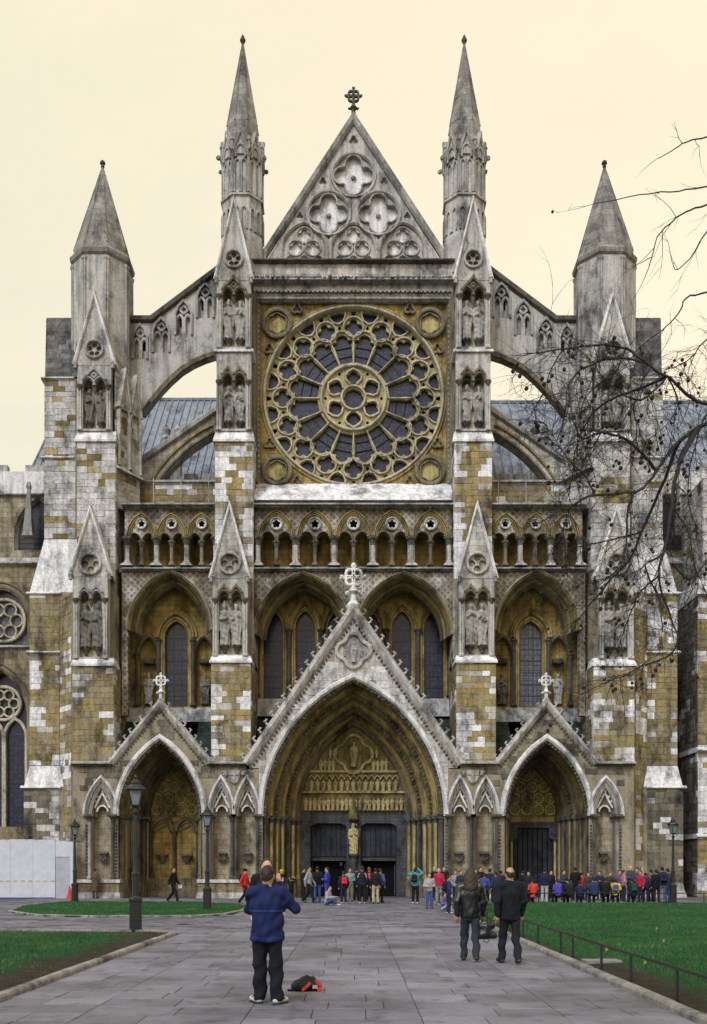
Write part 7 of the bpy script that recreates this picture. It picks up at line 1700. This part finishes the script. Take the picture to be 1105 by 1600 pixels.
for px, py, H, fc, ps, top, leg, lb in ((817, 1408, 1.5, 190, 'stand', BLACK, BLACK, 'child in black just left of the red coat on railing'), (881, 1407, 1.5, 30, 'hold', (.03, .035, .05), BLACK, 'child in charcoal standing behind the violet jacket'),
    (919, 1408, 1.4, 10, 'stand', (.05, .03, .03), NAVY, 'child in dark maroon behind the wide blue jacket'), (937, 1407, 1.45, -40, 'crossed', (.015, .02, .05), NAVY, 'child with folded arms behind blue and black seated children'),
    (953, 1408, 1.42, 15, 'hold', (.03, .03, .035), BLACK, 'child in charcoal just left of the yellow jacket'), (968, 1407, 1.5, 20, 'stand', (.10, .06, .13), NAVY, 'child in plum top behind the yellow jacket'),
    (995, 1407, 1.6, -20, 'hold', (.04, .04, .1), BLACK, 'person in slate blue right of the bald person'), (1009, 1410, 1.4, 170, 'stand', (.02, .03, .09), NAVY, 'child in dark blue between red jacket and brown coat'),
    (720, 1411, 1.5, 20, 'hold', (.02, .025, .04), BLACK, 'child in black beside grey child left of long haired walker'), (743, 1410, 1.55, 10, 'crossed', (.03, .03, .05), NAVY, 'child with folded arms glimpsed right of long haired walker'),
    (783, 1409, 1.5, 150, 'stand', (.03, .012, .015), BLACK, 'child in dark maroon beside dark suit walker')):
    P(px, py, H, fc, ps, top, leg, HK, lb)
# ================================================================ PLANE TREE AT THE RIGHT, BARE, WITH SEED BALLS
M['bark'] = stone('plane_bark', [(.035, .034, .032), (.075, .07, .062), (.05, .047, .043)], scale=6, streak=.2)
M['twig'] = plain('dark_twig', (.018, .016, .017), .8); M['ball'] = plain('seed_ball', (.022, .016, .013), .95, 0, .4, 60)
tr_root = tag(empty('plane_tree', (6.3, -D + 8.4, 0)), 'bare plane tree with hanging seed balls, branches reaching in at right', 'tree')
def TP(px, py, d): return Vector(((px - CX) * d / F, d - D, CH + (HZ - py) * d / F))
def tpart(mb, n, m, kind=None): return rel(mb.build(n, M[m], kind=kind, smooth=True), tr_root)
tz_ = -D + 8.4
mb = MB().tube([(6.35, tz_, -.1), (6.3, tz_, .25), (6.3, tz_, 1.5), (6.22, tz_ + .05, 3.2), (6.1, tz_, 4.6), (6.15, tz_ - .05, 6.2), (6.0, tz_, 8.0), (6.1, tz_, 9.6)], [.42, .3, .26, .23, .19, .15, .1, .05], 12); tpart(mb, 'trunk', 'bark')
rt = random.Random(21)
LIMBS = [  # (pixel x, pixel y, distance), base radius, tip radius; first point is replaced by a trunk point where given
 ((6.12, tz_, 4.4), [(1180, 640, 8.3), (1105, 662, 8.1), (1060, 690, 8.0), (1025, 735, 7.9), (993, 768, 7.8), (930, 773, 7.7), (895, 788, 7.6), (862, 802, 7.5)], .032, .006),
 (None, [(1084, 676, 8.05), (1062, 720, 7.9), (1050, 790, 7.8), (1040, 850, 7.7), (1030, 900, 7.6), (1046, 960, 7.6), (1062, 1000, 7.5)], .02, .005),
 (None, [(1062, 690, 8.0), (1030, 768, 8.1), (1002, 832, 8.2), (985, 872, 8.2), (955, 905, 8.3), (928, 938, 8.3), (903, 968, 8.3)], .016, .005),
 (None, [(1092, 668, 8.0), (1056, 742, 7.7), (1048, 805, 7.6), (1038, 862, 7.5), (1008, 884, 7.5), (1030, 935, 7.5), (1036, 985, 7.4)], .017, .004),
 (None, [(990, 768, 7.8), (981, 800, 7.7), (978, 850, 7.7), (970, 885, 7.6), (945, 905, 7.6)], .013, .004),
 (None, [(1024, 736, 7.9), (1000, 704, 7.8), (975, 685, 7.8), (940, 676, 7.7), (908, 684, 7.6), (893, 650, 7.6)], .015, .004),
 ((6.14, tz_ - .05, 5.2), [(1160, 600, 8.2), (1105, 632, 7.9), (1045, 592, 7.8), (1012, 568, 7.7), (978, 545, 7.6), (930, 540, 7.5), (880, 545, 7.5), (836, 551, 7.4)], .024, .005),
 (None, [(1040, 588, 7.8), (1002, 606, 7.9), (958, 622, 7.9), (925, 648, 8.0), (902, 692, 8.0), (895, 740, 8.0)], .014, .004),
 (None, [(1010, 566, 7.7), (960, 560, 7.9), (915, 574, 8.0), (888, 602, 8.1), (884, 640, 8.1)], .012, .003),
 (None, [(1040, 592, 7.8), (1000, 625, 7.5), (955, 602, 7.5), (930, 572, 7.5)], .010, .003),
 ((6.06, tz_, 6.8), [(1150, 205, 8.4), (1105, 214, 8.3), (1072, 222, 8.2), (1050, 235, 8.2), (1028, 248, 8.2)], .014, .003),
 ((6.1, tz_, 6.4), [(1150, 290, 8.3), (1105, 292, 8.2), (1060, 298, 8.1), (1000, 305, 8.0), (930, 318, 8.0)], .014, .003),
 ((6.1, tz_, 6.3), [(1150, 312, 8.3), (1105, 320, 8.2), (1072, 331, 8.0), (1046, 350, 8.0), (1026, 372, 7.9), (1019, 402, 7.9), (1009, 431, 7.9)], .014, .003),
 ((6.12, tz_, 5.9), [(1150, 335, 8.3), (1105, 362, 8.2), (1085, 395, 8.1), (1058, 422, 8.1), (1050, 408, 8.1)], .012, .003),
 ((6.14, tz_, 5.6), [(1160, 440, 8.3), (1105, 456, 8.2), (1072, 466, 8.0), (1060, 490, 8.0), (1032, 518, 8.0), (1000, 542, 8.0), (975, 575, 8.0)], .014, .003),
 ((6.14, tz_, 5.4), [(1160, 520, 8.3), (1105, 530, 8.2), (1080, 560, 8.2), (1050, 575, 8.1)], .012, .004),
 (None, [(1050, 880, 7.7), (1078, 905, 7.7), (1105, 875, 7.7)], .009, .004),
 (None, [(1062, 990, 7.5), (1048, 1022, 7.5), (1005, 1040, 7.5), (975, 1057, 7.5), (955, 1063, 7.5), (908, 1086, 7.5)], .009, .003),
 (None, [(1030, 900, 7.6), (1000, 925, 7.8), (985, 960, 7.9), (970, 1000, 8.0)], .008, .003),
 (None, [(1000, 832, 8.2), (960, 842, 8.2), (925, 850, 8.2), (880, 860, 8.2)], .008, .003),
 ((6.1, tz_, 5.0), [(1170, 610, 8.6), (1110, 640, 8.8), (1085, 700, 8.9), (1075, 770, 8.9), (1088, 830, 8.9)], .016, .004),
 (None, [(930, 773, 7.7), (915, 745, 7.7), (890, 720, 7.7), (870, 690, 7.7), (850, 660, 7.7)], .007, .002),
 (None, [(895, 788, 7.6), (880, 830, 7.6), (885, 880, 7.6), (875, 930, 7.6)], .006, .002),
 (None, [(978, 545, 7.6), (960, 585, 7.6), (935, 600, 7.5), (912, 628, 7.5), (905, 660, 7.5)], .007, .002),
 (None, [(880, 545, 7.5), (862, 575, 7.5), (850, 610, 7.5), (835, 640, 7.5)], .006, .002),
 (None, [(940, 676, 7.7), (925, 700, 7.7), (900, 735, 7.7), (890, 760, 7.7)], .006, .002),
 (None, [(1050, 790, 7.8), (1075, 830, 7.8), (1085, 880, 7.8), (1100, 920, 7.8)], .007, .002),
 (None, [(1045, 592, 7.8), (1060, 630, 7.9), (1040, 665, 7.9), (1010, 690, 7.9)], .007, .002),
 (None, [(1000, 542, 8.0), (1005, 590, 8.0), (990, 640, 8.0), (1000, 680, 8.0), (985, 720, 8.0)], .006, .002),
]
TW = MB(); BALLS = []
def twig(p, d, L, r, depth):
    n = 4; pts = [p]; q = p.copy(); dd = d.copy()
    for i in range(n):
        dd = (dd + Vector((rt.uniform(-.5, .5), rt.uniform(-.4, .4), rt.uniform(-.45, .35))) * .55).normalized(); q = q + dd * L / n; pts.append(q.copy())
    TW.tube(pts, [r * (1 - .7 * i / n) for i in range(n + 1)], 4)
    if depth < 2:
        for i in range(1, n + 1):
            if rt.random() < (.7 if depth == 0 else .45):
                t = (dd + Vector((rt.uniform(-1, 1), rt.uniform(-.8, .8), rt.uniform(-.9, .8)))).normalized(); twig(pts[i], t, L * rt.uniform(.35, .6), r * .6, depth + 1)
    if rt.random() < .022: BALLS.append(pts[-1])
    elif rt.random() < .009: BALLS.append(pts[2])
def catmull(P, k=4):
    out = []; n = len(P)
    for i in range(n - 1):
        p0, p1, p2, p3 = P[max(i - 1, 0)], P[i], P[i + 1], P[min(i + 2, n - 1)]
        for j in range(k):
            t = j / k; out.append(.5 * ((2 * p1) + (p2 - p0) * t + (2 * p0 - 5 * p1 + 4 * p2 - p3) * t * t + (3 * p1 - p0 - 3 * p2 + p3) * t ** 3))
    return out + [P[-1]]
for st_, L, r0, r1 in LIMBS:
    P = [TP(*p) for p in L]
    if st_:
        a_ = Vector(st_); b_ = P[0]; P = [a_] + [a_.lerp(b_, t) + Vector((rt.uniform(-.12, .12), rt.uniform(-.12, .12), .22 * math.sin(t * PI) + rt.uniform(-.1, .1))) for t in (.22, .45, .7)] + P
    C = catmull(P); n = len(C)
    C = [c + Vector((rt.uniform(-1, 1), rt.uniform(-1, 1), rt.uniform(-1, 1))) * min(.018, .4 * r0) for c in C]
    tpart(MB().tube(C, [r0 + (r1 - r0) * (i / (n - 1)) ** .8 for i in range(n)], 7), 'branch', 'bark' if r0 > .02 else 'twig')
    sparse = L[0][1] < 480 or L[0][0] < 0
    for i in range(2 if not st_ else 5, n):
        for _k in range(1 if sparse else 3):
          if rt.random() < (.24 if sparse else .8):
              d = (C[min(i + 1, n - 1)] - C[i - 1]).normalized(); d = (d * .5 + Vector((rt.uniform(-1, 1), rt.uniform(-.7, .7), rt.uniform(-1, .8)))).normalized(); twig(C[i], d, rt.uniform(.12, .46), 0.0031, 0 if not sparse else 1)
    # reaching on beyond the tip
    twig(C[-1], (C[-1] - C[-3]).normalized(), .3, r1, 0 if not sparse else 1)
tpart(TW, 'twigs', 'twig', 'stuff')
bm = bmesh.new(); bmesh.ops.create_icosphere(bm, subdivisions=2, radius=.0145)
for v in bm.verts: v.co *= rt.uniform(.9, 1.12)
BMs = bpy.data.meshes.new('seed_ball'); bm.to_mesh(BMs); bm.free(); BMs.materials.append(M['ball'])
for p in TPB if False else BALLS[:230]:
    o = bpy.data.objects.new('seed_ball', BMs); col.objects.link(o); o.location = p + Vector((0, 0, -.028)); k = rt.uniform(.75, 1.25); o.scale = (k, k, k); rel(o, tr_root)
    if rt.random() < .35:
        o = bpy.data.objects.new('seed_ball', BMs); col.objects.link(o); o.location = p + Vector((rt.uniform(-.03, .03), 0, -.07)); o.scale = (k, k, k); rel(o, tr_root)
print('balls', len(BALLS), 'twig faces', len(TW.f))
